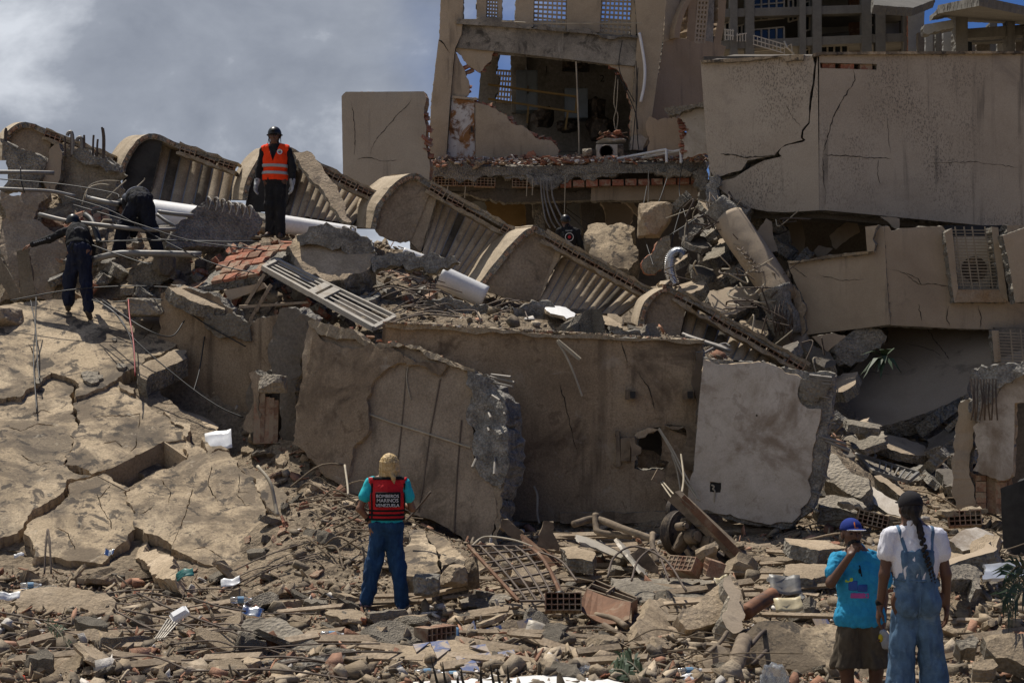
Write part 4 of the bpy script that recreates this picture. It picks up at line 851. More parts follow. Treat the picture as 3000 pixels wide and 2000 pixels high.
canopy(31.0, [(6,470),(9,415),(26,382),(60,361),(100,361),(136,378)], 24, (335,458), [(150,392),(322,462),(300,560),(120,500)], 5, M['endtan'], 'leftmost fallen canopy in the row, with a short tan arch at the photo edge', 1, [(150,400),(140,470),(60,500)])
canopy(30.6, [(346,524),(357,478),(377,440),(403,408),(436,392),(478,397),(527,420)], 46, (697,480), [(475,408),(690,503),(668,612),(437,574)], 7, M['dark'], 'fallen canopy with a black-painted arch end, left of the man in orange', 2, [(478,408),(437,575),(352,580)])
canopy(30.0, [(708,585),(717,541),(741,490),(772,449),(806,430),(850,437)], 46, (1103,562), [(866,487),(1098,583),(1040,648),(834,614)], 10, M['dark'], 'fallen canopy directly behind the man in orange, loose slab leaning on it', 3, [(866,470),(836,618),(715,622)])
canopy(29.4, [(1084,668),(1100,606),(1128,566),(1164,531),(1200,512),(1230,514),(1262,533)], 72, (1528,682), [(1285,566),(1510,686),(1400,806),(1238,738)], 10, M['endtan'], 'largest fallen canopy with a tall tan arch end, mid-row above the broken slabs', 4, [(1268,545),(1205,700),(1172,712),(1110,690)], [(1262,540),(1284,556),(1232,738),(1196,702)])
canopy(28.4, [(1398,838),(1436,790),(1477,738),(1521,690),(1557,669),(1600,677)], 62, (1915,850), [(1660,722),(1900,855),(1825,914),(1578,882)], 10, M['endtan'], 'fallen canopy just below the man in black among the ruins', 5, [(1640,700),(1575,880),(1508,882),(1420,850)], [(1618,688),(1655,716),(1580,880),(1545,870)])
canopy(26.8, [(1866,985),(1872,930),(1890,879),(1925,848),(1955,840),(1985,848)], 26, (2368,1066), [(2018,892),(2346,1066),(2310,1090),(1990,1000)], 10, M['endtan'], 'lowest fallen canopy, behind the top of the long brown wall', 6, [(2010,880),(1990,1000),(1950,1010)], [(1992,860),(2015,885),(1990,1000),(1975,1000)])

def solid(name, pts, pl, th, m, label, cat='slab', **k): return slab(name, pts, pl, th, m, None, label=label, cat=cat, **k)
# loose slabs and pipes lying in front of the canopies
solid('loose_slab', [(860,445),(900,440),(930,470),(950,500),(985,540),(1000,575),(1012,600),(1030,648),(1018,650),(985,615),(950,560),(905,510),(880,480)], Plane((860,445,29.6),(1012,640,28.8),(985,520,29.4)), .09, [M['loosetan'] if 'loosetan' in M else M['tanstone'], M['concrete']], 'long pale tan slab leaning on the canopy behind the man in orange')
def whitepipe(a, b, rpx, Y, label, extra=None):
    t = thing('white_pipe', W(*a, Y), label, 'pipe'); k = Y/F; m = MB(); A = W(*a, Y); B = W(*b, Y); n = 14
    P = [A.lerp(B, i/n) for i in range(n+1)]; m.tube(P, rpx*k, 24); m.build('pipe_shell', M['white'], t, True)
    return t
whitepipe((446,632), (606,655), 48, 28.6, 'thick white pipe lying behind the bending man')
whitepipe((820,655), (1040,690), 27, 28.4, 'thick white pipe lying behind the feet of the man in orange')
whitepipe((1290,810), (1420,870), 34, 27.9, 'short white pipe end lying below the largest canopy')
whitepipe((1180,740), (1250,765), 16, 28.6, 'small white pipe end half hidden behind the dark slab edge')
# concrete remains on the left of the pile
solid('concrete_wall_stub', [(0,405),(30,420),(60,436),(118,455),(132,470),(122,520),(112,548),(60,560),(0,562)], Plane(28.6), .4, [M['concrete'],M['concrete']], 'rough grey concrete stub at the left edge above the long grey conduits', 'wall', amp=.04)
def colstub():
    r = random.Random(3); t = thing('broken_column', W(260,640,29), 'broken column head with bent bars standing up on the left of the pile', 'column')
    slab('column_body', [(172,455),(200,432),(228,440),(260,452),(300,455),(338,480),(350,500),(330,520),(328,600),(300,640),(180,640),(160,560)], Plane(28.9), .6, [M['greystone'],M['concrete']], t, amp=.08, jag=.2)
    slab('concrete_cap', [(218,440),(262,446),(310,462),(348,478),(345,500),(312,505),(285,482),(240,478),(215,460)], Plane(28.6), .4, [M['concrete'],M['aggregate']], t, amp=.06, jag=.25)
    for x, y, h, hook in [(190,440,40,0),(207,445,50,0),(212,440,52,1),(240,448,44,1),(246,446,50,0),(272,446,50,0),(284,450,42,0),(301,455,82,0),(305,456,80,0),(14,400,25,0),(18,402,26,0)]:
        P = [W(x,y+14,28.7), W(x+1,y-h*.6,28.7), W(x+(r.uniform(-3,6) if not hook else -3),y-h,28.7)]
        if hook: P += [W(x-12,y-h+2,28.7), W(x-15,y-h+10,28.7)]
        MB().tube(spl(P,4), .018 if not hook else .032, 6).build('bent_bar', M['rebar'] if not hook else M['steelbar'], t)
    pst = slab('post', [(150,430),(172,420),(182,455),(160,560),(140,556),(128,540)], Plane(28.7), .25, [M['balcony'],M['concrete']], t)
colstub()
solid('stucco_slab', [(0,560),(60,575),(110,560),(145,545),(150,570),(112,612),(98,640),(130,660),(190,690),(198,740),(185,800),(160,850),(150,884),(0,884)], Plane((0,560,27.6),(190,700,27.6),(60,880,26.9)), .35, [M['tanstone'],M['concrete']], 'rough tan stucco slab standing behind the climbing man', amp=.04)
for i,(pts, lab) in enumerate([([(-30,780),(2,755,1),(66,872),(40,888,1)],'leaning board at the left photo edge'),([(48,735),(82,728,1),(104,872),(60,878,1)],'upright weathered board under the climbing man\'s outstretched hand')]): solid('board', [q if len(q)==3 else (*q,1) for q in pts], Plane(26.5), .06, [M['post'],M['post']], lab, 'board', jag=0, amp=.003)
def pot_slab(name, q, pl, label, n, th=.12, lab2='slab', seed=1):
    """slab of ribbed clay pots: each course a piece"""
    r = random.Random(seed); t = thing(name, pl.hit(*q[3]), label, lab2); T = [pl.hit(*p) for p in q]
    slab('concrete_bed', [(p[0],p[1]) for p in q], pl, th, [M['concrete'],M['concrete']], t, jag=.1, amp=.02)
    for i in range(n):
        for j in range(5):
            if r.random() < .12: continue
            def bl(s,u): return T[0].lerp(T[1], u).lerp(T[3].lerp(T[2], u), s)
            s0, s1 = (i+.06)/n, (i+.94)/n; u0, u1 = (j+.02+r.uniform(0,.05))/5, (j+.97-r.uniform(0,.06))/5; h = r.uniform(.02,.06); c = [bl(s0,u0),bl(s0,u1),bl(s1,u1),bl(s1,u0)]
            mid = [c[0].lerp(c[3],.5)+pl.n*(h+.03), c[1].lerp(c[2],.5)+pl.n*(h+.03)]
            m = MB(); m.add([p-pl.n*.02 for p in c]+[p+pl.n*h for p in c]+mid, [(0,1,5,4),(2,3,7,6),(4,5,9,8),(8,9,6,7),(1,2,6,9,5),(3,0,4,8,7)]); m.build('brick', M['brick'] if r.random()<.75 else M['brickdull'], t)
    return t
pot_slab('clay_pot_slab', [(196,640),(318,596),(328,660),(206,712)], Plane((196,640,28.4),(318,596,28.6),(206,712,27.9)), 'red ribbed clay block panel propped behind the bending man', 4, seed=2)
pot_slab('clay_pot_slab', [(700,732),(872,716),(760,806),(580,838)], Plane((700,732,27.2),(872,716,27.0),(590,830,25.8)), 'tilted slab of broken red clay blocks below the man in orange', 5, seed=5)
solid('ribbed_slab', [(500,690),(560,625),(620,585),(690,590),(745,610),(770,640),(755,680),(740,705),(600,720),(520,735),(488,722)], Plane((500,720,26.9),(745,610,27.9),(600,720,27.2)), .3, [M['concrete'],M['aggregate']], 'dark rough slab edge with bent bars, between the bending man and the man in orange', amp=.04)
def hooks(name, pts, pl, n, seed, label):
    r = random.Random(seed); A, B = pl.hit(*pts[0]), pl.hit(*pts[1]); t = thing(name, A, label, 'steel bars')
    for i in range(n):
        p = A.lerp(B, (i+.5)/n); MB().tube(spl([p-Vector((0,-.1,.05)), p+Vector((0,-.04,.08)), p+Vector((.08,-.16,r.uniform(-.02,.06))), p+Vector((.05,-.2,-.14))],4), .016, 6).build('bent_bar', M['steelbar'], t)
hooks('bent_bars', [(600,590),(740,622)], Plane(27.4), 7, 1, 'row of bent bars along the top of the dark rough slab')
hooks('bent_bars', [(900,685),(1040,680)], Plane(26.9), 6, 2, 'row of bent bars on the round-ended slab right of the man in orange')
solid('round_ended_slab', [(840,720),(870,685),(930,672),(1010,664),(1040,690),(1068,690),(1100,740),(1103,758),(1085,782),(1040,800),(960,822),(900,835),(860,840),(875,790)], Plane((840,720,26.5),(1100,740,26.5),(960,830,25.9)), .5, [M['tanstone'],M['aggregate']], 'thick round-ended tan slab with a ragged top, right below the man in orange', amp=.03)
solid('slab_crust', [(868,690),(905,664),(985,668),(1040,678),(1066,692),(1098,736),(1060,744),(1000,720),(930,716),(880,720)], Plane(26.4), .5, [M['aggregate'],M['aggregate']], 'crumbled grey crust along the top of the round-ended slab', amp=.08, jag=.25)
solid('slab_edge', [(1085,760),(1130,742),(1180,738),(1260,738),(1330,752),(1345,770),(1310,785),(1270,800),(1200,792),(1130,785),(1098,800)], Plane(26.3), .5, [M['aggregate'],M['concrete']], 'dark ragged slab end with bricks and bars, below the white pipe ends', amp=.08, jag=.25)
solid('slab_edge', [(1240,890),(1290,878),(1360,886),(1440,898),(1500,905),(1530,930),(1525,950),(1440,945),(1360,960),(1290,940),(1262,915)], Plane(25.8), .5, [M['concrete'],M['aggregate']], 'ragged grey slab end lying on rubble above the long brown wall, left', amp=.09, jag=.25)
solid('slab_edge', [(1500,900),(1560,880),(1620,890),(1680,935),(1712,950),(1720,975),(1660,975),(1600,960),(1540,945),(1510,930)], Plane(25.5), .5, [M['aggregate'],M['concrete']], 'ragged grey slab end with a pale plaster skin above the long brown wall', amp=.09, jag=.25)
solid('plaster_skin', [(1598,897),(1640,893),(1668,905),(1684,925),(1660,930),(1640,920),(1612,915)], Plane((1598,897,25.5),(1668,905,25.5),(1660,930,25.0)), .05, [M['white'],M['tanstone']], 'white plaster flake on the ragged slab end above the long brown wall')
solid('buckled_sheet', [(1685,918),(1715,908),(1760,912),(1800,935),(1825,958),(1780,950),(1730,930)], Plane((1685,918,25.4),(1760,912,25.6),(1825,958,25.0)), .03, [M['tanstone'],M['iron']], 'buckled thin tan sheet above the long brown wall')
solid('concrete_block', [(1785,952),(1810,955),(1876,968),(1880,990),(1868,996),(1800,978)], Plane(24.2), .5, [M['greystone'],M['concrete']], 'oblong grey concrete block resting on top of the long brown wall', 'block', amp=.02)
# buff-coloured wall remnant with the top ledge, left middle
def leftwalls():
    r = random.Random(11)
    solid('shaded_wall', [(470,860),(500,832),(560,845),(640,870),(680,905),(700,980),(760,930),(830,920),(905,940),(900,1000),(860,1300),(720,1285),(640,1250),(560,1200),(480,1130),(455,1000)], VP(470,25.4,900,24.6), .35, [M['brownwall'],M['concrete']], 'shaded brown wall at the back of the pit left of the fractured wall', 'wall', amp=.02)
    solid('grey_render_patch', [(600,925),(680,915),(735,950),(735,1000),(690,985),(640,990),(600,960)], VP(470,25.3,900,24.5), .05, [M['greystone'],M['concrete']], 'light grey render patch high in the pit left of the fractured wall', 'patch')
    solid('wall_ledge', [(492,838),(540,832),(620,865),(672,884),(660,905),(600,890),(520,860)], Plane((492,838,25.2),(620,850,25.6),(660,905,25.0)), .2, [M['tanstone'],M['concrete']], 'broken tan ledge above the shaded pit wall', 'ledge')
    t = thing('broken_pilaster', W(760,1290,23.4), 'broken pilaster with loose red bricks in its hollow, left of the fractured wall', 'pilaster')
    p = VP(700,23.7,900,23.3)
    slab('pilaster_side', [(728,1092),(745,1086),(764,1100),(758,1180),(745,1265),(710,1255)], p, .3, [M['boardform'],M['concrete']], t)
    slab('pilaster_core', [(820,905),(905,930),(902,1000),(880,1100),(868,1300),(820,1300),(825,1150),(800,1090),(790,1000)], VP(700,23.9,900,23.4), .35, [M['void'],M['concrete']], t, amp=.06, jag=.2)
    slab('hollow_back', [(750,1090),(850,1090),(840,1320),(735,1290)], VP(700,24.0,900,23.8), .2, [M['void'],M['concrete']], t)
    for i in range(5):
        m = MB(); x = 756+i*13; m.bar(W(x,1165+r.uniform(-10,10) if i>1 else 1110,23.7), W(x-3,1300,23.6), .09, .10, Vector((0,1,0))); m.build('brick', M['brickdull'], t)
    rock('concrete_lump', 800, 1126, 23.1, 86, 66, .4, M['greystone'], None, None, 31, parent=t)
leftwalls()
def fractured_wall():
    r = random.Random(21); t = thing('fractured_wall', W(1150,1600,22), 'large fractured brown wall with bare board-formed concrete and torn aggregate edge, behind the woman in the red vest', 'wall')
    t['label'] = 'large brown wall with torn plaster and aggregate edge, behind the woman in the red vest'
    pl = Plane((860,1300,22.9),(1490,1400,21.6),(1200,1040,22.55))
    slab('wall_core', [(903,945),(960,958),(1045,985),(1082,1012),(1110,1002),(1150,1000),(1210,1020),(1290,1050),(1385,1085),(1400,1100),(1390,1150),(1368,1200),(1386,1260),(1384,1310),(1392,1370),(1420,1395),(1440,1420),(1455,1510),(1440,1615),(1400,1590),(1310,1545),(1180,1490),(1020,1440),(930,1370),(855,1300),(862,1280),(878,1140),(890,1000)], pl, .42, [M['boardform'],M['tanstone']], t, jag=.1, amp=.012)
    pp = Plane((860,1300,22.81),(1490,1400,21.51),(1200,1040,22.46))
    slab('plaster_layer', [(915,985),(925,975),(945,998),(985,1010),(1030,1022),(1060,1018),(1085,1000),(1150,1018),(1180,1046),(1188,1062),(1150,1070),(1110,1100),(1090,1118),(1086,1150),(1072,1170),(1078,1215),(1080,1260),(1060,1285),(1032,1312),(1024,1360),(1010,1430),(950,1395),(900,1340),(868,1285),(858,1275),(875,1160),(895,1080)], pp, .08, [M['brownwall'],M['tanstone']], t, jag=.12, amp=.012)
    slab('plaster_layer', [(1182,1040),(1290,1062),(1306,1066),(1300,1085),(1288,1100),(1262,1090),(1240,1072),(1190,1068)], pp, .04, [M['brownwall'],M['tanstone']], t, jag=.12)
    slab('torn_aggregate', [(1372,1082),(1425,1095),(1440,1110),(1470,1150),(1488,1200),(1495,1280),(1494,1360),(1475,1410),(1462,1430),(1440,1420),(1415,1400),(1395,1375),(1382,1320),(1390,1260),(1365,1205),(1388,1155)], Plane((860,1300,22.88),(1490,1400,21.55),(1200,1040,22.5)), .5, [M['aggregate'],M['aggregate']], t, jag=.2, amp=.10, fr=2.2, grid=.07)
    slab('wall_end', [(1440,1418),(1476,1412),(1470,1480),(1455,1560),(1448,1625),(1432,1612),(1448,1510)], pl, .45, [M['tanstone'],M['concrete']], t)
    slab('top_rim', [(900,938),(1045,976),(1082,1004),(1150,996),(1290,1044),(1390,1080),(1392,1090),(1290,1058),(1150,1012),(1085,1018),(1040,992),(902,950)], Plane((860,1300,22.8),(1490,1400,21.5),(1200,1040,22.45)), .55, [M['mortar'],M['mortar']], t, jag=.12, amp=.03)
    for q in ([(1192,1080),(1182,1200),(1172,1300),(1160,1400)],[(1290,1110),(1262,1260),(1240,1420),(1226,1500)],[(1352,1230),(1340,1380),(1330,1560)]):
        P = [pl.hit(*x) for x in q]; m = MB()
        for a, b in zip(P, P[1:]): m.bar(a+pl.n*.002, b+pl.n*.002, .016, .02, pl.n)
        m.build('form_seam', M['boardseam'], t)
    crack(t, [(1086,1150),(1076,1215),(1080,1262),(1040,1305),(1026,1360),(1008,1440)], pl, .03, M['crack'], 8, .008)
    MB().tube(spl([pl.hit(x,y)+pl.n*.02 for x,y in [(1085,1215),(1160,1242),(1250,1270),(1380,1312)]]), .012, 5).build('cord', M['wire'], t)
    MB().tube(spl([pl.hit(x,y)+pl.n*.02 for x,y in [(1210,1050),(1196,1080),(1194,1120),(1205,1170)]]), .008, 5).build('cord', M['wire'], t)
    for (x,y,x2,y2) in [(1438,1096,1518,1118),(1436,1102,1528,1134),(1440,1118,1524,1146),(1430,1150,1486,1186),(1426,1200,1460,1236),(1475,1205,1500,1228),(1400,1325,1406,1380),(1450,1320,1470,1400),(1425,1245,1455,1275)]:
        MB().tube([pl.hit(x,y)-pl.n*.02, pl.hit(x2,y2)+pl.n*.25], .016, 6).build('bar', M['steelbar'], t)
    # crumbs lying on the rim
    for i in range(46):
        u = r.random(); x = 915+u*460; y = (946+ (x-915)*.30) if x > 1090 else 946+(x-915)*.25
        inst('brick', SB, t, pl.hit(x, y-2)-pl.n*r.uniform(.05,.5)+Vector((0,0,r.uniform(-.01,.06))), Matrix.Rotation(r.uniform(0,6),3,'Z') @ Matrix.Rotation(r.uniform(-.4,.4),3,'X'), (r.uniform(.3,.9), r.uniform(.3,.8), r.uniform(.3,.7)))
M['boardseam'] = paint('dirty_form_seam', (.14,.108,.078), .9)
fractured_wall()
def long_wall():
    r = random.Random(22); t = thing('long_wall', W(1750,1530,22.6), 'long dark brown wall with a smashed hole, standing across the middle of the ruins', 'wall')
    pl = VP(1130,23.3,2060,22.7); m = [M['brownwall'],M['concrete']]
    slab('wall_face', [(1120,950),(1200,955),(1320,962),(1500,972),(1700,984),(1870,993,1),(2056,1000),(2060,1200,1),(2052,1400,1),(2050,1528),(1960,1524,1),(1640,1528,1),(1440,1522),(1130,1500)], pl, .45, m, t, jag=.03, amp=.015, holes=[[(1868,1268),(1900,1255),(1935,1250),(1940,1300),(1936,1345),(1960,1352),(1950,1372),(1880,1378),(1858,1372)]])
    slab('coping', [(1128,944),(1320,956),(1500,965),(1700,977),(1868,990,1),(2060,996),(2060,1006),(1868,1000,1),(1700,990),(1500,976),(1320,966),(1128,958)], VP(1130,23.22,2060,22.62), .6, [M['mortar'],M['mortar']], t, jag=.06, amp=.015)
    slab('base_band', [(1640,1502),(1960,1498),(1960,1526),(1640,1530)], VP(1130,23.24,2060,22.64), .1, m, t, jag=.05)
    slab('hole_back', [(1840,1230,1),(1980,1230,1),(1980,1400,1),(1840,1400,1)], VP(1130,24.1,2060,23.5), .1, [M['dark'],M['dark']], t, jag=0)  # near-black backing, shade of the smashed hole painted on
    p2 = VP(1130,23.2,2060,22.6)
    slab('channel_strip', [(1803,1262,1),(1814,1260,1),(1818,1365,1),(1806,1368,1)], p2, .1, [M['dustmetal']]*2, t, jag=0)
    slab('mounting_plate', [(1818,1284),(1846,1280,1),(1846,1350,1),(1818,1350,1)], p2, .08, [M['dustmetal']]*2, t, jag=0)
    bt = slab('torn_flap', [(1844,1282),(1858,1280),(1862,1300),(1878,1310),(1878,1328),(1862,1335),(1868,1345),(1850,1352)], VP(1130,23.05,2060,22.45), .12, [M['dustmetal']]*2, t, jag=.1)
    slab('torn_plaster', [(1856,1278),(1880,1262),(1915,1254),(1930,1258),(1900,1268),(1872,1284)], p2, .08, [M['tanstone'],M['tanstone']], t)
    slab('side_strip', [(1946,1244),(2044,1242,1),(2036,1376,1),(2010,1378),(1998,1350),(2002,1250),(1960,1252)], p2, .06, [M['dustmetal'],M['tanstone']], t)
    for x, y in ((1848,1156),(2016,1156)):
        b = MB(); a = p2.hit(x,y); b.box(a-p2.n*.02, (.14,.12,.13)); o = b.build('wall_box', M['dustmetal'], t); MB().box(a+p2.n*.06+Vector((.03,0,0)), (.07,.03,.09)).build('box_hole', M['dark'], o)  # box opening is a black block, its shade painted
    slab('corner_joint', [(2040,1032),(2060,1030,1),(2046,1240,1),(2036,1240)], p2, .06, [M['boardseam'],M['concrete']], t, jag=.08)
    for q in ([(1872,1092),(1898,1130),(1912,1170),(1918,1200)],[(1640,1120),(1660,1200),(1680,1290),(1692,1320)],[(1820,1000),(1832,1040),(1838,1060)],[(1945,1460),(1960,1490)]): crack(t, q, pl, .025, M['crack'], len(q))
    for q in ([(1634,1000),(1660,1040),(1680,1080),(1700,1130),(1712,1160)],[(1634,998),(1670,1030),(1702,1056)],[(1638,996),(1675,1026),(1706,1052)]):
        MB().tube(spl([pl.hit(x,y)+pl.n*(.1+.05*i) for i,(x,y) in enumerate(q)]), .014, 5).build('dangling_cord', M['wire'], t)
    P = [pl.hit(1566,1424)+pl.n*.06, pl.hit(1578,1450)+pl.n*.15, pl.hit(1582,1500)+pl.n*.3, pl.hit(1592,1525)+pl.n*.45]; MB().tube(spl(P), .016, 6).build('dangling_cord', M['wire'], t)
    for i, q in enumerate(([(1930,1256),(1970,1320),(2010,1400),(2050,1455)],[(1932,1254),(1975,1318),(2018,1398),(2056,1458)],[(1968,1330),(1985,1370),(1998,1430)])):
        MB().tube(spl([pl.hit(x,y)+pl.n*(.08+.2*j) for j,(x,y) in enumerate(q)]), .013, 5).build('slack_cable', M['wire'], t)
long_wall()
def white_wall():
    r = random.Random(23); t = thing('white_wall', W(2250,1530,22), 'dirty white wall slab tilted to the right with torn aggregate edge and protruding bars', 'wall')
    pl = Plane((2040,1300,22.35),(2420,1300,21.9),(2200,1070,22.2))
    slab('wall_core', [(2060,1046),(2300,1078),(2425,1088),(2442,1094),(2445,1140),(2438,1200),(2425,1290),(2415,1400),(2392,1460),(2370,1500),(2310,1548),(2220,1540),(2120,1518),(2020,1496),(2030,1380,1),(2044,1200,1)], pl, .38, [M['aggregate'],M['concrete']], t, jag=.08, amp=.03)
    slab('plaster_face', [(2061,1050),(2180,1064),(2290,1080),(2300,1092),(2335,1098),(2348,1108),(2338,1138),(2342,1175),(2365,1195),(2405,1198),(2400,1240),(2390,1290),(2378,1380),(2365,1405),(2376,1450),(2345,1490),(2345,1505),(2320,1530),(2260,1536),(2180,1520),(2110,1505),(2022,1488),(2032,1380,1),(2046,1200,1)], Plane((2040,1300,22.29),(2420,1300,21.84),(2200,1070,22.14)), .05, [M['whitewall'],M['tanstone']], t, jag=.1, amp=.012, grid=.2,
         holes=[[(2080,1410),(2112,1413),(2110,1442),(2079,1440)]])
    slab('box_back', [(2076,1406,1),(2116,1408,1),(2114,1446,1),(2075,1444,1)], Plane((2040,1300,22.32),(2420,1300,21.87),(2200,1070,22.17)), .01, [M['dark']]*2, t, jag=0)  # near-black sheet painted as the shade in the square hole
    MB().tube(spl([pl.hit(x,y)+pl.n*.05 for x,y in [(2086,1420),(2094,1424),(2090,1432),(2096,1438),(2094,1470)]]), .01, 5).build('wire_loop', M['wire'], t)
    slab('spall', [(2345,1110),(2390,1100),(2430,1100),(2440,1130),(2420,1160),(2380,1180),(2350,1170),(2342,1140)], Plane((2040,1300,22.30),(2420,1300,21.85),(2200,1070,22.15)), .1, [M['greystone'],M['aggregate']], t, jag=.2, amp=.06)
    for (x,y,x2,y2,rr) in [(2372,1100,2438,1108,.022),(2372,1108,2438,1116,.022),(2375,1118,2436,1126,.02),(2368,1152,2430,1166,.016),(2410,1280,2480,1300,.02),(2420,1290,2490,1320,.025),(2420,1235,2450,1240,.012),(2410,1390,2432,1402,.014),(2380,1440,2410,1450,.014),(2370,1480,2400,1498,.014),(2412,1330,2430,1344,.014),(2395,1440,2406,1452,.014)]:
        MB().tube([pl.hit(x,y)+pl.n*.03, pl.hit(x2,y2)+pl.n*.06], rr, 6).build('bar', M['steelbar'], t)
    for x,y,w in ((2220,1216,14),(2276,1310,16),(2232,1232,8)): rock('chip', x, y, 22.1, w, w*.7, .03, M['crackpit'], None, None, x, sub=2, parent=t)
M['crackpit'] = paint('dark_brown_chip', (.07,.055,.04), .95)  # dark brown tone of the small chips on the white wall
white_wall()

# ------------------------------------------------------------------ great inclined roof slab on the left, broken in pieces
def roof():
    pl = Plane((100,890,26.3),(560,960,25.9),(300,1660,20.1)); dn = lambda h: Plane((100,890,26.3+h),(560,960,25.9+h),(300,1660,20.1+h)); m = [M['slabtop'],M['tanstone']]
    t = thing('roof_slab', pl.hit(300,1690), 'great tan roof slab lying tilted on the left, cracked into plates and stained black', 'slab')
    CR = [[(255,975),(225,1010),(215,1050),(186,1082),(188,1103)],[(405,1255),(410,1210),(380,1218),(330,1216),(272,1224)],[(402,1272),(396,1308),(380,1322)],[(700,1385),(702,1410),(698,1440),(738,1440)],[(565,1430),(545,1500),(520,1560),(505,1595)],[(283,1440),(300,1490),(322,1520),(328,1550)],[(325,1415),(305,1440),(287,1456)],[(815,1575),(800,1580),(770,1595),(680,1620)],[(692,1440),(718,1480),(745,1478)],[(450,1480),(425,1500),(402,1502)],[(20,1440),(60,1446),(100,1462),(150,1485)],[(620,1360),(610,1420),(640,1470)],[(20,1250),(60,1262),(110,1240),(160,1248)],[(60,1330),(110,1360),(150,1352)],[(450,950),(420,990),(380,1010)],[(80,1000),(100,1040),(96,1080)],[(160,1540),(200,1560),(220,1610)],[(560,1610),(600,1600),(650,1630)],[(300,1300),(340,1290),(360,1310)],[(90,1215),(120,1200),(150,1208)],[(470,1400),(500,1440),(495,1480)]]
    rc = random.Random(17)
    def slit(q):
        P = [q[0]]
        for a, b in zip(q, q[1:]):
            n = max(2, int(math.hypot(b[0]-a[0], b[1]-a[1])/9))
            P += [(a[0]+(b[0]-a[0])*i/n+(rc.uniform(-2.6,2.6) if i < n else 0), a[1]+(b[1]-a[1])*i/n+(rc.uniform(-2.6,2.6) if i < n else 0)) for i in range(1, n+1)]
        L, R_ = [], []
        for i in range(1, len(P)-1):
            a, b = P[i-1], P[i+1]; l = math.hypot(b[0]-a[0], b[1]-a[1]) or 1; w = rc.uniform(.6,1.9); L.append((P[i][0]-(b[1]-a[1])/l*w, P[i][1]+(b[0]-a[0])/l*w)); R_.append((P[i][0]+(b[1]-a[1])/l*w, P[i][1]-(b[0]-a[0])/l*w))
        return [P[0]]+L+[P[-1]]+R_[::-1]
    def s(pts, h=0, th=.22, nm='plate', **k):
        po = [(p[0],p[1]) for p in pts]; hs = [slit(q) for q in CR if all(inside(po, *p) for p in q)]
        return slab(nm, pts, dn(h), th, m, t, **{**dict(jag=.15, seg=.06, amp=.010, fr=.8, grid=.22, chip=.006, holes=hs, hjag=0), **k})
    slab('under_layer', [(-60,960),(60,890),(370,885),(560,960),(400,1100),(640,1280),(780,1400),(850,1680),(600,1650),(400,1640),(-60,1620)], dn(.34), .2, [M['dust'],M['dust']], t, amp=.05, holes=[[(300,1375),(480,1290),(545,1340),(365,1435)]])
    s([(-60,900),(60,884),(178,876),(372,878),(372,930),(440,915),(500,908),(545,935),(570,960),(566,978),(500,1020),(410,1072),(320,1120),(222,1160),(208,1106),(150,1090),(100,1130),(60,1160),(-60,1180)], -.09, .22)
    s([(240,1164),(345,1120),(380,1140),(428,1180),(480,1215),(540,1250),(545,1285),(480,1290),(400,1330),(318,1372),(270,1388),(190,1360),(215,1300),(232,1240),(214,1180)], .05)
    s([(-60,1188),(60,1168),(110,1136),(150,1098),(205,1114),(210,1180),(228,1240),(208,1300),(184,1358),(268,1392),(196,1402),(170,1450),(120,1480),(80,1520),(50,1560),(-60,1590)], .07)
    s([(205,1412),(272,1394),(300,1384),(330,1400),(380,1428),(360,1440),(395,1500),(400,1545),(342,1600),(300,1650),(200,1640),(100,1625),(70,1560),(95,1520),(160,1490)], .0)
    s([(405,1545),(398,1500),(370,1440),(420,1410),(545,1345),(640,1316),(670,1322),(700,1370),(745,1400),(762,1440),(775,1480),(800,1540),(835,1600),(842,1690),(800,1698),(680,1700),(600,1650),(540,1620),(470,1570)], -.05)
    s([(340,1610),(402,1556),(468,1580),(540,1630),(590,1660),(560,1690),(480,1640),(420,1620),(350,1640)], .25)
    for pts, h in [([(545,1290),(590,1310),(600,1350),(548,1340)],.0),([(480,1290),(500,1282),(545,1290),(545,1330),(520,1320),(488,1316)],.1),([(590,1280),(640,1290),(672,1316),(640,1312),(604,1330)],.05),([(750,1400),(790,1398),(835,1440),(860,1500),(820,1510),(780,1480)],-.1),([(786,1480),(820,1515),(868,1530),(860,1580),(815,1590),(795,1540)],-.05),([(762,1410),(745,1398),(700,1368),(740,1372),(790,1400)],.05),([(480,1200),(560,1240),(545,1280),(500,1225)],-.02),([(348,1116),(395,1135),(392,1150),(350,1130)],-.06)]: s(pts, h, .2, 'loose_plate')
    # pit: box walls seen through the missing piece
    A = [pl.hit(*q) for q in [(285,1392),(480,1294),(545,1340),(370,1436)]]; dw = Vector((0,.15,-.55))
    for a, b in ((0,1),(1,2),(3,0)):
        m2 = MB(); m2.sweep([A[a],A[b],A[b]+dw,A[a]+dw], [p+Vector((0,.12,0)) for p in (A[a],A[b],A[b]+dw,A[a]+dw)]); m2.build('pit_wall', M['tanstone'], t)
    slab('pit_rib', [(400,1338),(425,1328),(480,1372),(475,1385),(428,1402),(396,1372)], Plane((400,1338,22.9),(425,1328,23),(475,1400,22.3)), .15, m, t)
    for i,(x,y,w,h) in enumerate([(272,1100,60,34),(355,1068,30,14),(112,1112,20,18),(335,990,14,10)]): slab('raised_patch', [(x-w/2,y),(x-w*.3,y-h/2),(x+w*.3,y-h*.45),(x+w/2,y+h*.1),(x+w*.2,y+h/2),(x-w*.3,y+h*.45)], dn(-.18), .05, [M['greystone'],M['greystone']], t, jag=.3)
    solid('loose_beam', [(402,1072),(450,1050),(520,1020),(545,1022),(548,1045),(500,1068),(430,1110),(408,1100)], dn(-.25), .3, [M['tanstone'],M['concrete']], 'broken stub of beam beside the right edge of the great roof slab', 'beam')
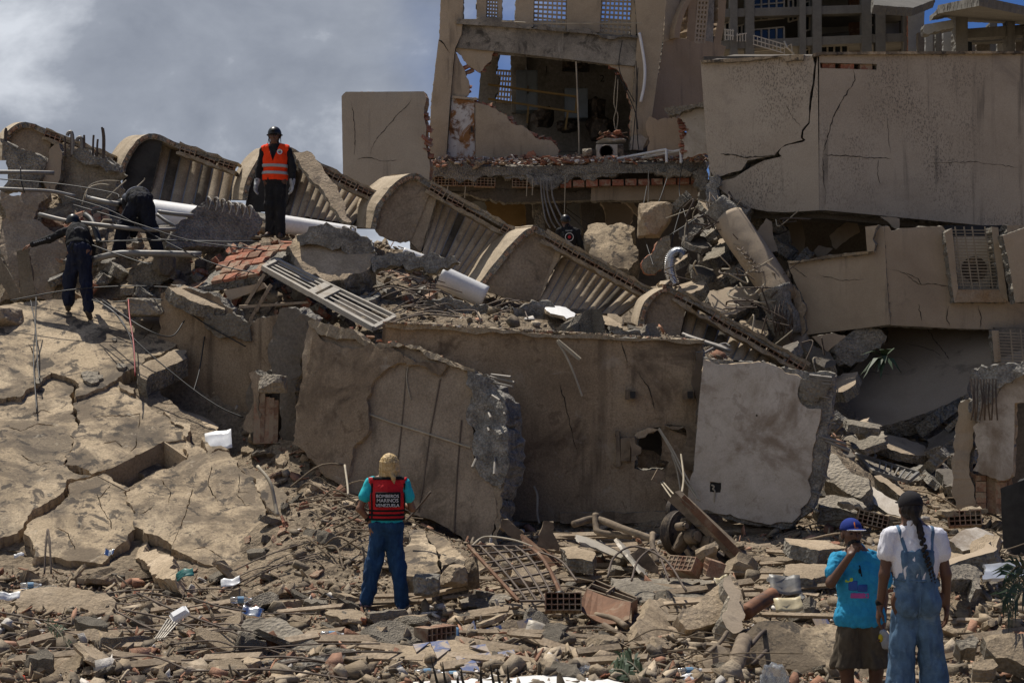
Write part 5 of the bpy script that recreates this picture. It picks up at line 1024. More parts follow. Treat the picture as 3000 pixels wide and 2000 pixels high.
    solid('loose_beam', [(430,1150),(500,1175),(600,1220),(628,1236),(620,1262),(560,1236),(470,1190)], Plane((430,1150,25.2),(628,1236,24.4),(600,1200,25)), .25, [M['tanstone'],M['brick']], 'long narrow broken beam lying down the right side of the great roof slab', 'beam')
    rock('boulder', 20, 935, 25.7, 125, 78, .8, M['tanstone'], 'tan boulder on the great roof slab at the left photo edge', 'boulder', 5)
    rock('boulder', 438, 902, 25.6, 118, 60, .7, M['greystone'], 'flat grey boulder on the upper roof slab edge, right of the climbing man', 'boulder', 6)
    rock('boulder', 525, 920, 25.8, 70, 56, .6, M['greystone'], 'small grey lump at the upper right tip of the great roof slab', 'boulder', 8)
    rock('boulder', 480, 772, 26.6, 62, 80, .5, M['greystone'], 'grey block perched below the bending man on the pile', 'boulder', 12)
    solid('rubble_ledge', [(370,820),(380,790),(420,770),(450,760),(515,790),(510,820),(470,835),(400,840)], Plane(26.8), .4, [M['concrete'],M['concrete']], 'grey ledge of broken concrete right of the climbing man', 'slab', amp=.08, jag=.3)
roof()
# boulders and big pieces further back
solid('boulder', [(1722,655),(1740,650),(1780,660),(1830,655),(1860,668),(1864,720),(1850,780),(1842,790),(1790,778),(1725,745),(1712,690)], Plane((1722,655,33.6),(1860,668,33.4),(1790,780,32.8)), .6, [M['slabtop'],M['concrete']], 'large flat tan slab piece standing right of the man in black', 'slab', amp=.05, jag=.18)
rock('boulder', 1918, 648, 33, 100, 104, .8, M['tanstone'], 'pale tan boulder balanced on top of the pile near the silver duct', 'boulder', 15)
solid('slab_piece', [(1880,770),(1920,720),(1962,690),(1970,740),(1940,790),(1890,800)], Plane(32), .3, [M['greystone'],M['brick']], 'broken grey piece with brick edges below the pale tan boulder', 'slab', jag=.2, amp=.04)
def duct():
    P = spl([W(*q) for q in [(1975,832,31.2),(1962,790,31.2),(1966,752,31.2),(1985,738,31.2),(2002,748,31.2)]], 16); m = MB(); n = 12
    m.tube(P, .09, n); N = len(P)
    for i in range(N):
        for k in range(n):
            v = Vector(m.v[i*n+k]); c = P[i]; m.v[i*n+k] = tuple(c + (v-c)*(1.0 if i % 2 else 1.22))
    m.build('flexible_duct', M['foil'], None, False, 'silver corrugated flexible duct bent over in the rubble below the parapet', 'duct')
duct()
solid('leaning_board', [(1985,668),(2030,640),(2075,600),(2080,640),(2030,700),(2005,715)], Plane((1985,668,32.8),(2075,600,33.5),(2030,700,32.4)), .05, [M['void'],M['concrete']], 'dusty pale panel leaning in the dark gap left of the leaning column', 'panel')
solid('fallen_slab', [(2080,850),(2140,838),(2220,842),(2230,860),(2190,900),(2130,925),(2100,920),(2085,890)], Plane((2080,850,30.6),(2220,842,30.9),(2130,925,30.0)), .2, [M['balcony'],M['concrete']], 'grey-tan slab lying in the gap behind the lowest canopies', 'slab')
for i, (pts, lab) in enumerate([([(2250,622),(2340,620),(2360,700),(2352,742),(2300,735),(2262,690)],'pale broken partition in the dark gap right of the leaning column'),([(2430,690),(2505,636),(2520,680),(2450,730),(2438,720)],'square dusty board leaning under the parapet, left of the broken post'),([(2385,735),(2400,718),(2440,728),(2420,748),(2395,752)],'crumpled tan scrap below the square dusty board'),([(2580,634),(2636,640),(2634,672),(2620,668)],'thin triangular shard hanging from the parapet\'s lower edge'),([(2200,700),(2245,640),(2262,650),(2280,735),(2230,745)],'narrow grey shard close behind the leaning column')]):
    solid('loose_board' if i in (1,2,3) else 'broken_partition', pts, Plane(33.5-.6*i) if i != 3 else Plane(30.9), .08, [M['balcony'],M['concrete']], lab, 'panel', jag=.06)
solid('fallen_beam', [(2410,1318),(2450,1330),(2545,1400),(2550,1430),(2520,1455),(2480,1440),(2412,1400)], Plane((2410,1318,23.6),(2545,1400,22.8),(2480,1450,22.6)), .3, [M['greystone'],M['concrete']], 'pale fallen beam end with bars, right of the dirty white wall', 'beam', jag=.1)
solid('fallen_beam', [(2530,1420),(2560,1425),(2660,1480),(2650,1512),(2600,1500),(2530,1450)], Plane((2530,1420,23.2),(2660,1480,22.6),(2600,1510,22.4)), .3, [M['whitewall'],M['concrete']], 'white fallen beam sloping down beside the pale beam end', 'beam', jag=.06)
solid('fallen_beam', [(2560,1390),(2580,1388),(2690,1470),(2690,1490),(2660,1478)], Plane((2560,1390,23.8),(2690,1470,23.0),(2660,1490,22.9)), .3, [M['balcony'],M['concrete']], 'brown fallen beam behind the white fallen beam', 'beam', jag=.06)
solid('fallen_slab', [(2385,1458),(2420,1450),(2500,1460),(2540,1482),(2535,1510),(2470,1490),(2400,1480)], Plane((2385,1458,22.4),(2500,1455,22.6),(2470,1500,22.0)), .25, [M['greystone'],M['concrete']], 'grey rough slab on the ground under the pale beam end', 'slab', amp=.04)
def grate():
    t = thing('purple_frame', W(2600,1400,25.5), 'dark bent metal frame lying in the shaded hollow at right', 'frame'); m = MB(); Q = [W(2510,1332,26.2), W(2560,1345,26), W(2690,1385,25.6), W(2660,1410,25.2), W(2560,1382,25.3)]
    for a, b in zip(Q, Q[1:]+Q[:1]): m.bar(a, b, .05, .05)
    m.build('frame_bars', M['greypipe'], t); m = MB()
    for i in range(1,7): m.bar(Q[1].lerp(Q[2], i/7), Q[4].lerp(Q[3], i/7), .02, .02)
    m.build('slat', M['greypipe'], t)
grate()

def gapfill():
    r = random.Random(91)
    data = [((1985,760),60,26,.5,32),((2060,790),80,30,-.3,31.5),((2020,840),90,40,.2,31),((2120,800),70,50,.6,31.8),((2180,880),90,44,-.5,30.8),((2100,960),100,40,.35,29.6),((2210,960),80,60,-.2,29.8),((2290,1030),90,50,.5,28.6),((2400,1040),90,70,-.4,29.4),((2470,1120),80,60,.3,29),((2430,1230),110,60,-.25,27.8),((2520,1290),150,50,.15,28),((2640,1300),170,46,-.3,28.6),((2760,1280),120,60,.5,28.4),((2700,1380),130,50,.2,26.4),((2580,1370),90,40,-.5,26),((2800,1400),110,60,-.3,25.5),((2460,1400),90,50,.4,25),((2730,1210),150,20,.75,29.2),((2820,1230),130,22,.85,28.6)]
    for _ in range(34): x = r.uniform(1960,2360) if _ % 3 else r.uniform(2420,2820); data.append(((x, r.uniform(585,790) if _ % 3 else r.uniform(1230,1420)), r.uniform(40,110), r.uniform(14,50), r.uniform(-1.1,1.1), r.uniform(31.5,33.5) if _ % 3 else r.uniform(25.5,28)))
    words = ['leaning','fallen','propped','tilted','flat']
    for i, ((x,y),w,h,a,Y) in enumerate(data):
        ca, sa = math.cos(a), math.sin(a); q = [(x+dx*w*ca-dy*h*sa, y-dx*w*sa*.8+dy*h*ca) for dx,dy in ((-.5,-.3),(-.1,-.5),(.45,-.42),(.5,.2),(.1,.5),(-.4,.4))]
        mt = r.choice(['balcony','concrete','greystone','void','tanstone']); solid('slab_piece', q, Plane((q[0][0],q[0][1],Y+.3),(q[2][0],q[2][1],Y+r.uniform(0,.5)),(q[4][0],q[4][1],Y-.35)), r.uniform(.08,.25), [M[mt],M['concrete']], uniq(('small ' if w < 70 else 'big ')+words[i%5]+{'balcony':' drab','concrete':' rough','greystone':' grey','void':' dark','tanstone':' tan'}[mt]+' slab in the gap, '+where(x,y), x, y), 'slab', amp=.02, jag=.14, group='broken slabs in the shaded gaps')
    for i in range(60):
        x = r.uniform(1960,2420); y = r.uniform(600,1060) if x < 2300 else r.uniform(1000,1300); Y = 31.2-(y-600)*.005
        P = [W(x,y,Y), W(x+r.uniform(-40,40),y+r.uniform(-30,40),Y-.2), W(x+r.uniform(-90,90),y+r.uniform(-60,80),Y-.3)]; MB().tube(spl(P,4), r.uniform(.008,.018), 5).build('bent_bar', M['rebar'] if r.random()<.7 else M['wire'], None, False, uniq(('dark' if i%3 else 'thin')+' bent bar in the gap, '+where(x,y), x, y), 'steel bar', 'bars tangled in the shaded gap')
LATE.append(gapfill)

def jumble():
    r = random.Random(133)
    for i in range(62):
        x = r.uniform(140,1330); y = r.uniform(600,880) if x < 860 else r.uniform(770,930); p = ground(x, y, 22, 32)
        if p.y > 30.5 or (140 < x < 300 and y > 840): continue
        a = r.uniform(-.9,.9); w = r.uniform(26,80); h = r.uniform(10,34); ca, sa = math.cos(a), math.sin(a)
        q = [(x+dx*w*ca-dy*h*sa, y-8-dx*w*sa*.7+dy*h*ca) for dx,dy in ((-.5,-.35),(-.1,-.5),(.4,-.45),(.5,.2),(.1,.5),(-.4,.4))]; Y = p.y-.1
        mt = r.choice(['concrete','greystone','tanstone','aggregate','brickdull','brickdull'])
        tag(solid('slab_piece', q, Plane((q[0][0],q[0][1],Y+.1),(q[2][0],q[2][1],Y+.25),(q[4][0],q[4][1],Y-.25)), r.uniform(.06,.2), [M[mt],M['concrete' if mt != 'brickdull' else 'brick']], uniq({'concrete':'rough grey','greystone':'pale grey','tanstone':'tan','aggregate':'gritty dark','brickdull':'dusty red'}[mt]+' broken piece, '+where(x,y), x, y), 'slab', amp=.02, jag=.18), None, None, 'broken pieces jumbled on the upper pile')
LATE.append(jumble)
# ------------------------------------------------------------------ rubble
def ground(px, py, y0=10, y1=36, fine=True):
    d = ray(px, py); d = d/d.y; Y = np.arange(y0, y1, .04); z = CAMZ + d.z*Y; h = Hs(d.x*Y, Y) + (bumps(d.x*Y, Y) if fine else 0); i = np.argmax(z <= h)
    if z[i] > h[i]: i = len(Y)-1
    return Vector((d.x*Y[i], Y[i], h[i]))
def sc(p): return p.y/F                                  # metres per photo pixel at a point
def prism_mesh(name, seed, ax, ay, az, n, rough=.12, split=0):
    """angular broken plate: uneven polygon with its own top and bottom outline"""
    r = random.Random(seed); a0 = r.uniform(0,6); an = sorted(a0+6.283*(i+r.uniform(-.32,.32))/n for i in range(n)); O = [(math.cos(a)*r.uniform(.72,1.05), math.sin(a)*r.uniform(.72,1.05)) for a in an]
    if split: O = jagged(O, .16, split, r)
    n = len(O); m = MB(); V = []
    for z in ((-1,1) if not split else (-1,0,1)):
        q = r.uniform(.85,1) if z else 1.0
        for x, y in O: V.append((ax*(x*q+r.uniform(-rough,rough)*.6), ay*(y*q+r.uniform(-rough,rough)*.6), az*(z+r.uniform(-rough,rough)*1.6)))
    k = len(V)//n; m.add(V, [(b*n+i, b*n+(i+1)%n, (b+1)*n+(i+1)%n, (b+1)*n+i) for b in range(k-1) for i in range(n)]+[tuple(range(n-1,-1,-1)), tuple(range((k-1)*n, k*n))])
    me = bpy.data.meshes.new(name); me.from_pydata(m.v, [], m.f); bm = bmesh.new(); bm.from_mesh(me); bmesh.ops.triangulate(bm, faces=[f for f in bm.faces if len(f.verts)>4]); bmesh.ops.recalc_face_normals(bm, faces=bm.faces); bm.to_mesh(me); bm.free(); return me
def rubble_stuff():
    R_ = np.random.RandomState(11); protos = []
    for i in range(21):
        m = prism_mesh('p', 100+i, 1, R_.uniform(.35,.95) if i % 3 else R_.uniform(.1,.2), R_.choice([.06,.1,.16,.25,.45]) if i % 3 else .09, R_.randint(4,7)); m.calc_loop_triangles()
        v = np.array([x.co for x in m.vertices]); f = np.array([list(q.vertices) for q in m.loop_triangles]); protos.append((v,f)); bpy.data.meshes.remove(m)
    N = 92000; Y = 1/R_.uniform(1/34, 1/12.6, N*2); X = R_.uniform(-.32, .32, N*2)*Y
    dens = np.array([noise.noise(Vector((a*.8, b*.8, 3)))for a, b in zip(X, Y)])
    front = Y < 23.2
    rx = 1500+X/Y*F
    roofm = (rx < 850) & (Y > 19.9) & (Y < 26.2) & (rx < 850-(Y-20.1)*50+R_.uniform(-40,60,N*2))
    keep = (R_.uniform(0,1,N*2) < np.where(front, .8, .7)*(.8+.8*dens)) & ~roofm; X = X[keep][:N]; Y = Y[keep][:N]; n = len(X)
    Z = Hs(X, Y) + bumps(X, Y)
    S = .011*(1-R_.uniform(0,1,n))**(-.55); S = np.clip(S, .011, .14)*(.75+Y/60)
    A = R_.uniform(0, 6.283, (n,3)); A[:,1] = R_.normal(0,.6,n); A[:,2] = R_.normal(0,.6,n)
    pi = R_.randint(0, len(protos), n); fl = R_.uniform(.3,1,n)
    VV = []; FF = []; off = 0
    for k, (v, f) in enumerate(protos):
        id_ = np.where(pi == k)[0]; c = len(id_)
        p = v[None]*S[id_][:,None,None]; p = p*np.stack([np.ones(c), np.ones(c), fl[id_]],1)[:,None,:]
        ca, sa = np.cos(A[id_]), np.sin(A[id_])
        y, z = p[...,1].copy(), p[...,2].copy(); p[...,1] = y*ca[:,1:2]-z*sa[:,1:2]; p[...,2] = y*sa[:,1:2]+z*ca[:,1:2]
        x, z = p[...,0].copy(), p[...,2].copy(); p[...,0] = x*ca[:,2:3]+z*sa[:,2:3]; p[...,2] = -x*sa[:,2:3]+z*ca[:,2:3]
        x, y = p[...,0].copy(), p[...,1].copy(); p[...,0] = x*ca[:,0:1]-y*sa[:,0:1]; p[...,1] = x*sa[:,0:1]+y*ca[:,0:1]
        p += np.stack([X[id_], Y[id_], Z[id_]+S[id_]*.25],1)[:,None,:]
        VV.append(p.reshape(-1,3)); FF.append((f[None]+(np.arange(c)*len(v))[:,None,None]+off).reshape(-1,3)); off += c*len(v)
    V = np.concatenate(VV).astype(np.float32); Fc = np.concatenate(FF).astype(np.int32); me = bpy.data.meshes.new('small_rubble')
    me.vertices.add(len(V)); me.vertices.foreach_set('co', V.ravel()); me.loops.add(Fc.size); me.loops.foreach_set('vertex_index', Fc.ravel())
    me.polygons.add(len(Fc)); me.polygons.foreach_set('loop_start', np.arange(0, Fc.size, 3, dtype=np.int32)); me.update(calc_edges=True); me.validate()
    tag(link('small_rubble', me, M['rubble']), 'small rubble of concrete, brick and dust covering the ground', None, None, 'stuff')
rubble_stuff()
CH = [prism_mesh('chunk_shape', 300+i, 1, rnd.uniform(.6,1), rnd.uniform(.3,.6), rnd.randint(4,6), .16, .5) for i in range(16)]
PLT = [prism_mesh('plate_shape', 400+i, 1, rnd.uniform(.4,.95), rnd.uniform(.1,.22), rnd.randint(4,7), .12, .45) for i in range(16)]
def mats_for(meshes, mat):
    out = []
    for m in meshes: c = m.copy(); c.materials.append(mat); out.append(c)
    return out
CHK = mats_for(CH[:8], M['tanstone']) + mats_for(CH[8:], M['greystone']); PLK = mats_for(PLT[:8], M['tanstone']) + mats_for(PLT[8:], M['greystone'])
BRK = mats_for(PLT, M['brick'])[:7] + mats_for(PLT, M['brickdull'])[7:]
def put(name, me, p, s, rot, label, cat, group):
    o = bpy.data.objects.new(name, me); C.collection.objects.link(o); o.location = p; o.scale = s; o.rotation_euler = rot; return tag(o, label, cat, group)
LMK = [('the red-vested woman',1130,1600),('the window grille',1510,1690),('the metal trough',1770,1780),('the big concrete block',2080,1770),('the hoist machine',2060,1580),('the foam box',527,1800),('the grooved slab',830,1860),('the big pale flat slab',190,1775),('the blue-tiled slab',1500,1850),('the large cracked boulder',1280,1620),('the pit in the roof slab',410,1365),('the blue-shirted man',2510,1750),('the woman in dungarees',2690,1700),('the palm frond',1850,1960),('the louvred frame',950,860),('the man in orange',806,600),('the bending man',400,650),('the climbing man',230,800),('the largest canopy',1150,650),('the broken pilaster',780,1200),('the white wall',2250,1300),('the pale beam end',2480,1390),('the orange peel',540,1945),('the white ledge',1450,1985),('the galvanised sheet',2950,1665),('the white plastic sheet',640,1290),('the fractured wall',1200,1300),('the ruined corner wall',2900,1300),('the tilted clay block slab',720,780),('the round-ended slab',980,740),('the long wall',1700,1250),('the rods',400,1880),('the red scrap',60,1988),('the teal sandal',540,1680),('the thick dusty pipe',2150,1940),('the bag of bottles',2270,1965),('the flat tan slab behind the couple',2400,1900),('the hanging metal plate',1605,1570),('the hollow clay blocks',2550,1520)]
def where(px, py):
    n, x, y = min(LMK, key=lambda l: (l[1]-px)**2+(l[2]-py)**2); dx, dy = px-x, py-y; d = math.hypot(dx,dy); r_ = ('right of' if dx>0 else 'left of') if abs(dx) > abs(dy)*1.6 else ('below' if dy>0 else 'above') if abs(dy) > abs(dx)*1.6 else ('below and right of' if dx>0 else 'below and left of') if dy>0 else ('above and right of' if dx>0 else 'above and left of')
    return ('close ' if d < 70 else '' if d < 140 else 'well ')+r_+' '+n
USED = set()
def uniq(lb, px, py):
    k = 1; base = lb; L = sorted(LMK, key=lambda l: (l[1]-px)**2+(l[2]-py)**2)
    while lb in USED and k < 7: lb = base+', towards '+L[k][0]; k += 1
    if len(lb.split()) > 16: lb = base
    USED.add(lb); return lb
def scatter(n, xr, yr, pick, size, name, label, cat, group, seed, tilt=.35, lift=.3):
    """n loose pieces whose spots fall in a rectangle of the photo, resting on the mound"""
    r = random.Random(seed); k = 0; T = 0
    while k < n and T < n*8:
        T += 1; px = r.uniform(*xr); py = r.uniform(*yr)
        if 1040 < px < 1240 and 1560 < py < 1800: continue
        p = ground(px, py)
        if p.y > 31: continue
        me = r.choice(pick); s = r.uniform(*size)*(.6+.9*r.random()**2)*(p.y/18)
        mn = me.materials[0].name; lb = ('small' if s < .09 else 'mid-sized' if s < .16 else 'large')+' '+('red' if mn == M['brick'].name else 'dusty red' if mn == M['brickdull'].name else 'tan' if mn == M['tanstone'].name else 'grey')+' '+('brick bit' if cat == 'brick' else 'flat piece' if 'plate' in me.name else 'lump')+' '+where(px, py); lb = uniq(lb, px, py)
        put(name, me, p+Vector((0,0,s*lift*.4)), (s, s*r.uniform(.7,1), s*r.uniform(.6,1)), (r.gauss(0,tilt), r.gauss(0,tilt), r.uniform(0,6.28)), lb, cat, group); k += 1
scatter(70, (0,1050), (1700,1995), CHK+PLK*3, (.10,.27), 'concrete_chunk', 'tan and grey concrete chunks strewn across the left foreground', 'chunk', 'concrete chunks in the left foreground', 1)
scatter(50, (1050,1900), (1640,1995), CHK+PLK*3, (.10,.25), 'concrete_chunk', 'concrete chunks strewn across the middle foreground before the long wall', 'chunk', 'concrete chunks in the middle foreground', 2)
scatter(58, (1900,3000), (1540,1990), CHK+PLK*2, (.08,.22), 'concrete_chunk', 'concrete chunks strewn across the right foreground around the couple', 'chunk', 'concrete chunks in the right foreground', 3)
scatter(54, (700,1080), (1220,1640), CHK+PLK*2, (.06,.16), 'concrete_chunk', 'concrete chunks on the rubble bank between roof slab and fractured wall', 'chunk', 'concrete chunks on the bank left of the woman', 4)
scatter(44, (150,1300), (610,900), CHK+PLK, (.06,.2), 'concrete_chunk', 'concrete chunks on the upper pile around the searching men', 'chunk', 'concrete chunks on the upper pile', 5)
scatter(30, (2400,2960), (1360,1560), CHK+PLK, (.07,.18), 'concrete_chunk', 'concrete chunks in the hollow below the right-hand broken walls', 'chunk', 'concrete chunks in the right hollow', 6)
scatter(40, (0,1900), (1690,1985), PLK, (.18,.36), 'concrete_plate', '', 'slab', 'broken plates in the foreground', 17, .3, .6)
scatter(26, (1900,3000), (1600,1985), PLK, (.16,.34), 'concrete_plate', '', 'slab', 'broken plates in the right foreground', 18, .3, .6)
scatter(44, (1650,2420), (740,1100), CHK+PLK*2, (.10,.26), 'concrete_chunk', '', 'chunk', 'concrete chunks in the gap behind the long wall', 16)
scatter(60, (0,1100), (1660,1995), BRK, (.05,.13), 'brick_fragment', 'red clay brick fragments strewn in the left foreground', 'brick', 'brick fragments in the left foreground', 7, .5)
scatter(60, (1050,3000), (1580,1995), BRK, (.05,.12), 'brick_fragment', 'red clay brick fragments strewn in the middle and right foreground', 'brick', 'brick fragments in the right foreground', 8, .5)
scatter(50, (720,1080), (1230,1600), BRK, (.05,.12), 'brick_fragment', 'red clay brick fragments on the bank beside the fractured wall', 'brick', 'brick fragments on the bank', 9, .6)
scatter(80, (150,1300), (600,880), BRK, (.05,.14), 'brick_fragment', 'red clay brick fragments on the upper pile around the searching men', 'brick', 'brick fragments on the upper pile', 10, .6)
def ledge_scraps():
    r = random.Random(31); A = W(1262,492,39.2); B = W(2066,478,38.9); m = MB()
    SCR = mats_for(PLT[:6], M['shelfmix']); 
    for i in range(110):
        u = r.random(); d = r.random(); p = A.lerp(B, u) + Vector((0, d*1.1, d*.28+.04+.10*r.random()))
        s = r.uniform(.08,.22); put('tile_scrap', r.choice(SCR), p, (s, s*r.uniform(.5,1), s*.7), (r.gauss(.1,.4), r.gauss(0,.4), r.uniform(0,6.3)), uniq('red or white scrap on the ledge, '+('left' if u<.33 else 'middle' if u<.66 else 'right')+' third, '+('small' if s<.12 else 'mid-sized' if s<.17 else 'large')+(', at the lip' if d<.3 else ', set back' if d>.7 else ''),1600,480), 'scrap', 'scraps on the floor ledge')
    for i in range(1100):
        u = r.random(); d = r.random(); p = A.lerp(B, u) + Vector((0, d*1.2, d*.30+.03+.1*r.random())); s = r.uniform(.015,.06)
        M3 = Matrix.Rotation(r.uniform(0,6),3,'Z') @ Matrix.Rotation(r.gauss(0,.6),3,'X'); m.box(p, (s*2,s*1.4,s*.6), M3)
    tag(m.build('small_scraps', M['shelfmix']), 'fine brick and plaster crumbs on the ledge under the machine room', None, None, 'stuff')
    m = MB()
    for i in range(900):                                  # crumbs along the top of the long wall and the pile behind it
        px = r.uniform(1120,2050); py = 944+(px-1128)*.058; p = W(px, py, 23.1+r.uniform(.0,.45)); s = r.uniform(.008,.03); m.box(p, (s*2,s*1.4,s), Matrix.Rotation(r.uniform(0,6),3,'Z') @ Matrix.Rotation(r.gauss(0,.5),3,'X'))
    tag(m.build('wall_top_crumbs', M['rubble']), 'fine crumbs lying along the top of the long wall', None, None, 'stuff')
ledge_scraps()
def sticks():
    r = random.Random(41)
    def st(n, xr, yr, lr, rr, mat, name, label, cat, group, ang=(-.6,.6), bend=.05, timber=False):
        for i in range(n):
            px = r.uniform(*xr); py = r.uniform(*yr); p = ground(px, py); L = r.uniform(*lr)
            if p.y > 31: continue
            a = r.uniform(*ang); d = Vector((math.cos(a), r.uniform(-.6,.6), math.sin(a)*.6)).normalized(); q = p+d*L
            q.z = max(q.z*.5+.5*(H1(q.x,q.y)+.12), H1(q.x,q.y)+.03); p.z += .05; mid = p.lerp(q,.5)+Vector((0,0,r.uniform(0,bend)+.03))+Vector((r.uniform(-bend,bend),r.uniform(-bend,bend),0))
            if timber: m = MB().bar(p, q, r.uniform(.04,.1), r.uniform(.015,.04), Vector((r.uniform(-.5,.5),-.5,1)))
            else: m = MB().tube(spl([p, mid, q], 4), r.uniform(*rr), 5)
            lb = ('short' if L < .55 else 'long' if L > 1.05 else 'mid-length')+' '+{'bent_bar':'dark thin bar','stick':'dusty stick','plank':'dusty batten'}[name]+' '+where(px, py); lb = uniq(lb, px, py)
            m.build(name, mat, None, False, lb, cat, group)
    st(34, (0,900), (1700,1990), (.5,1.5), (.005,.010), M['rebar'], 'bent_bar', 'thin dark steel bars tangled in the left foreground rubble', 'steel bar', 'bars in the left foreground', (-.5,.1), .05)
    st(46, (1350,2100), (1580,1990), (.3,1.3), (.004,.010), M['twig'], 'stick', 'dusty sticks and cords tangled in the middle foreground', 'stick', 'sticks in the middle foreground', (-.9,.7), .07)
    st(60, (1250,2250), (1550,1850), (.4,1.4), None, M['timber'], 'plank', 'dusty broken planks and battens below the long wall', 'plank', 'planks below the long wall', (-.8,.3), 0, True)
    st(26, (850,1080), (1400,1640), (.4,1.3), (.006,.014), M['twig'], 'stick', 'dry sticks and cords on the bank left of the woman', 'stick', 'sticks on the bank', (-1.2,1.2), .15)
    st(30, (780,1200), (800,960), (.3,1.2), (.007,.015), M['rebar'], 'bent_bar', 'twisted bars sticking out of the broken slabs in the middle', 'steel bar', 'bars among the middle slabs', (-1.2,1.2), .1)
    st(26, (2250,2960), (1420,1700), (.4,1.4), (.007,.016), M['twig'], 'stick', 'thin sticks and bars on the rubble at the right', 'stick', 'sticks at the right', (-.8,.5), .1)
    st(70, (0,2950), (1750,1990), (.3,.9), None, M['timber'], 'plank', 'short broken battens lying in the near right foreground', 'plank', 'battens in the foreground', (-.8,.8), 0, True)
    st(40, (1180,1500), (840,930), (.2,.8), (.006,.014), M['rebar'], 'bent_bar', 'tangle of bent bars above the top of the long wall', 'steel bar', 'bar tangle above the long wall', (-1.4,1.4), .14)
sticks()
# ------------------------------------------------------------------ conduits, rods and cables
for q, rr, mt, lab in [
    ([(-20,504,27.6),(80,505,27.6),(158,507,27.8)], .035, 'greypipe', 'upper grey conduit running in from the left edge'),
    ([(-20,552,27.3),(60,556,27.3),(150,561,27.5),(220,575,27.6)], .03, 'greypipe', 'lower grey conduit running in from the left edge'),
    ([(115,628,26.6),(200,648,26.4),(300,660,26.2),(420,672,26.2),(515,672,26.4)], .035, 'greypipe', 'long grey conduit passing behind the legs of the bending man'),
    ([(250,578,27),(310,592,26.8),(350,598,26.8)], .04, 'greypipe', 'dark conduit end beside the head of the bending man'),
    ([(462,620,27.2),(520,628,27.2),(566,632,27.3)], .035, 'greypipe', 'short grey conduit right of the bending man, upper'),
    ([(460,628,27.1),(490,650,27),(515,664,27)], .03, 'greypipe', 'slanting grey conduit right of the bending man, lower'),
    ([(250,630,27.2),(268,645,27),(282,680,26.8),(292,715,26.6)], .05, 'cable', 'thick black hose on the clay block panel'),
    ([(272,760,26),(340,744,25.9),(400,742,25.9),(480,743,25.9),(590,746,26)], .05, 'greypipe', 'pale curved pipe below the feet of the bending man'),
    ([(190,1100,23),(190,1101,23)], .01, 'cable', None)]:
    if lab: pipe('conduit', q, rr, M[mt], lab, 'pipe')
def cables():
    data = [([(0,525,27),(180,540,26.8),(330,565,26.6),(350,580,26.5)],'black'),([(190,575,26.6),(330,620,26.3),(470,700,26),(620,770,25.6),(745,800,25.4)],'black'),([(215,600,26.6),(400,655,26),(560,705,25.8),(780,735,25.8)],'black'),
        ([(190,712,26.3),(400,705,25.9),(600,706,25.9),(760,708,26.2)],'black'),([(255,712,26.2),(420,700,25.9),(520,705,25.8),(700,710,26)],'black'),([(262,715,26.1),(330,740,25.8),(420,770,25.6),(445,772,25.5)],'black'),
        ([(30,880,25.5),(200,850,25.5),(380,838,25.6),(560,845,25.6)],'black'),([(270,878,25.4),(330,910,25),(400,1000,24.4),(540,1120,23.9),(640,1190,23.6),(712,1222,23.5)],'black'),([(280,876,25.3),(350,930,24.6),(385,1000,24.2),(396,1070,23.8)],'black'),
        ([(106,870,25.4),(104,960,24.9),(98,1050,24.4),(108,1210,23.2)],'black'),([(90,880,25.4),(104,960,24.9),(110,1060,24.2),(116,1112,23.8)],'black'),([(300,880,25.4),(420,960,24.6),(500,985,24.6),(540,940,24.9)],'black'),([(330,885,25.4),(480,880,25.4),(620,960,25),(720,1015,24.8)],'black'),
        ([(376,876,25.3),(380,930,24.7),(392,1010,24.1),(396,1100,23.6)],'red'),([(610,900,25.6),(600,980,25.2),(585,1080,24.6),(566,1150,24.2)],'black'),([(250,580,26.9),(262,545,27),(300,530,27.1),(350,530,27.1)],'wire'),([(240,600,26.9),(256,555,27),(290,540,27.1),(320,542,27.1)],'wire'),
        ([(310,585,26.8),(340,555,26.8),(370,528,26.8)],'wire'),([(398,550,26.8),(420,530,26.9),(424,522,26.9)],'wire'),([(60,490,27.2),(62,530,27.1),(72,565,27.1)],'black'),
        ([(2000,470,36),(1990,560,36),(2010,640,35)],'black'),([(1900,500,38),(1898,600,37.5),(1890,640,37.3)],'wire'),([(1895,545,37),(1880,640,35),(1890,700,33),(1915,780,31.5)],'black'),([(2010,560,36),(1975,680,33.5),(1960,760,32)],'black'),([(1955,520,37),(1930,590,36),(1900,630,35)],'black'),([(2050,590,32),(2030,640,32),(2080,700,32)],'wire'),([(1950,640,32),(2060,600,32)],'wire'),([(1960,690,31.5),(2080,620,31.8),(2110,640,31.8)],'black'),
        ([(1620,590,40),(1680,640,40),(1720,680,39.5)],'black'),([(1630,590,40),(1700,640,40),(1730,660,39.5)],'black')]
    lab = {'black':('thin black cable trailing over the ruins','cables trailing over the ruins'),'red':('thin red cable hanging down the great roof slab',None),'wire':('pale thin wire sticking up from the rubble','pale wires in the rubble')}
    M['redc'] = paint('red_cable', (.35,.03,.03), .5)
    for q, k in data: pipe('cable' if k != 'wire' else 'wire', q, .010 if k != 'wire' else .009, M['cable' if k=='black' else 'redc' if k=='red' else 'wire'], uniq({'black':'thin black cable','red':'thin red cable','wire':'pale thin wire'}[k]+' crossing '+where(q[len(q)//2][0],q[len(q)//2][1]),q[len(q)//2][0],q[len(q)//2][1]), 'cable', 5, 8, group=lab[k][1])
cables()
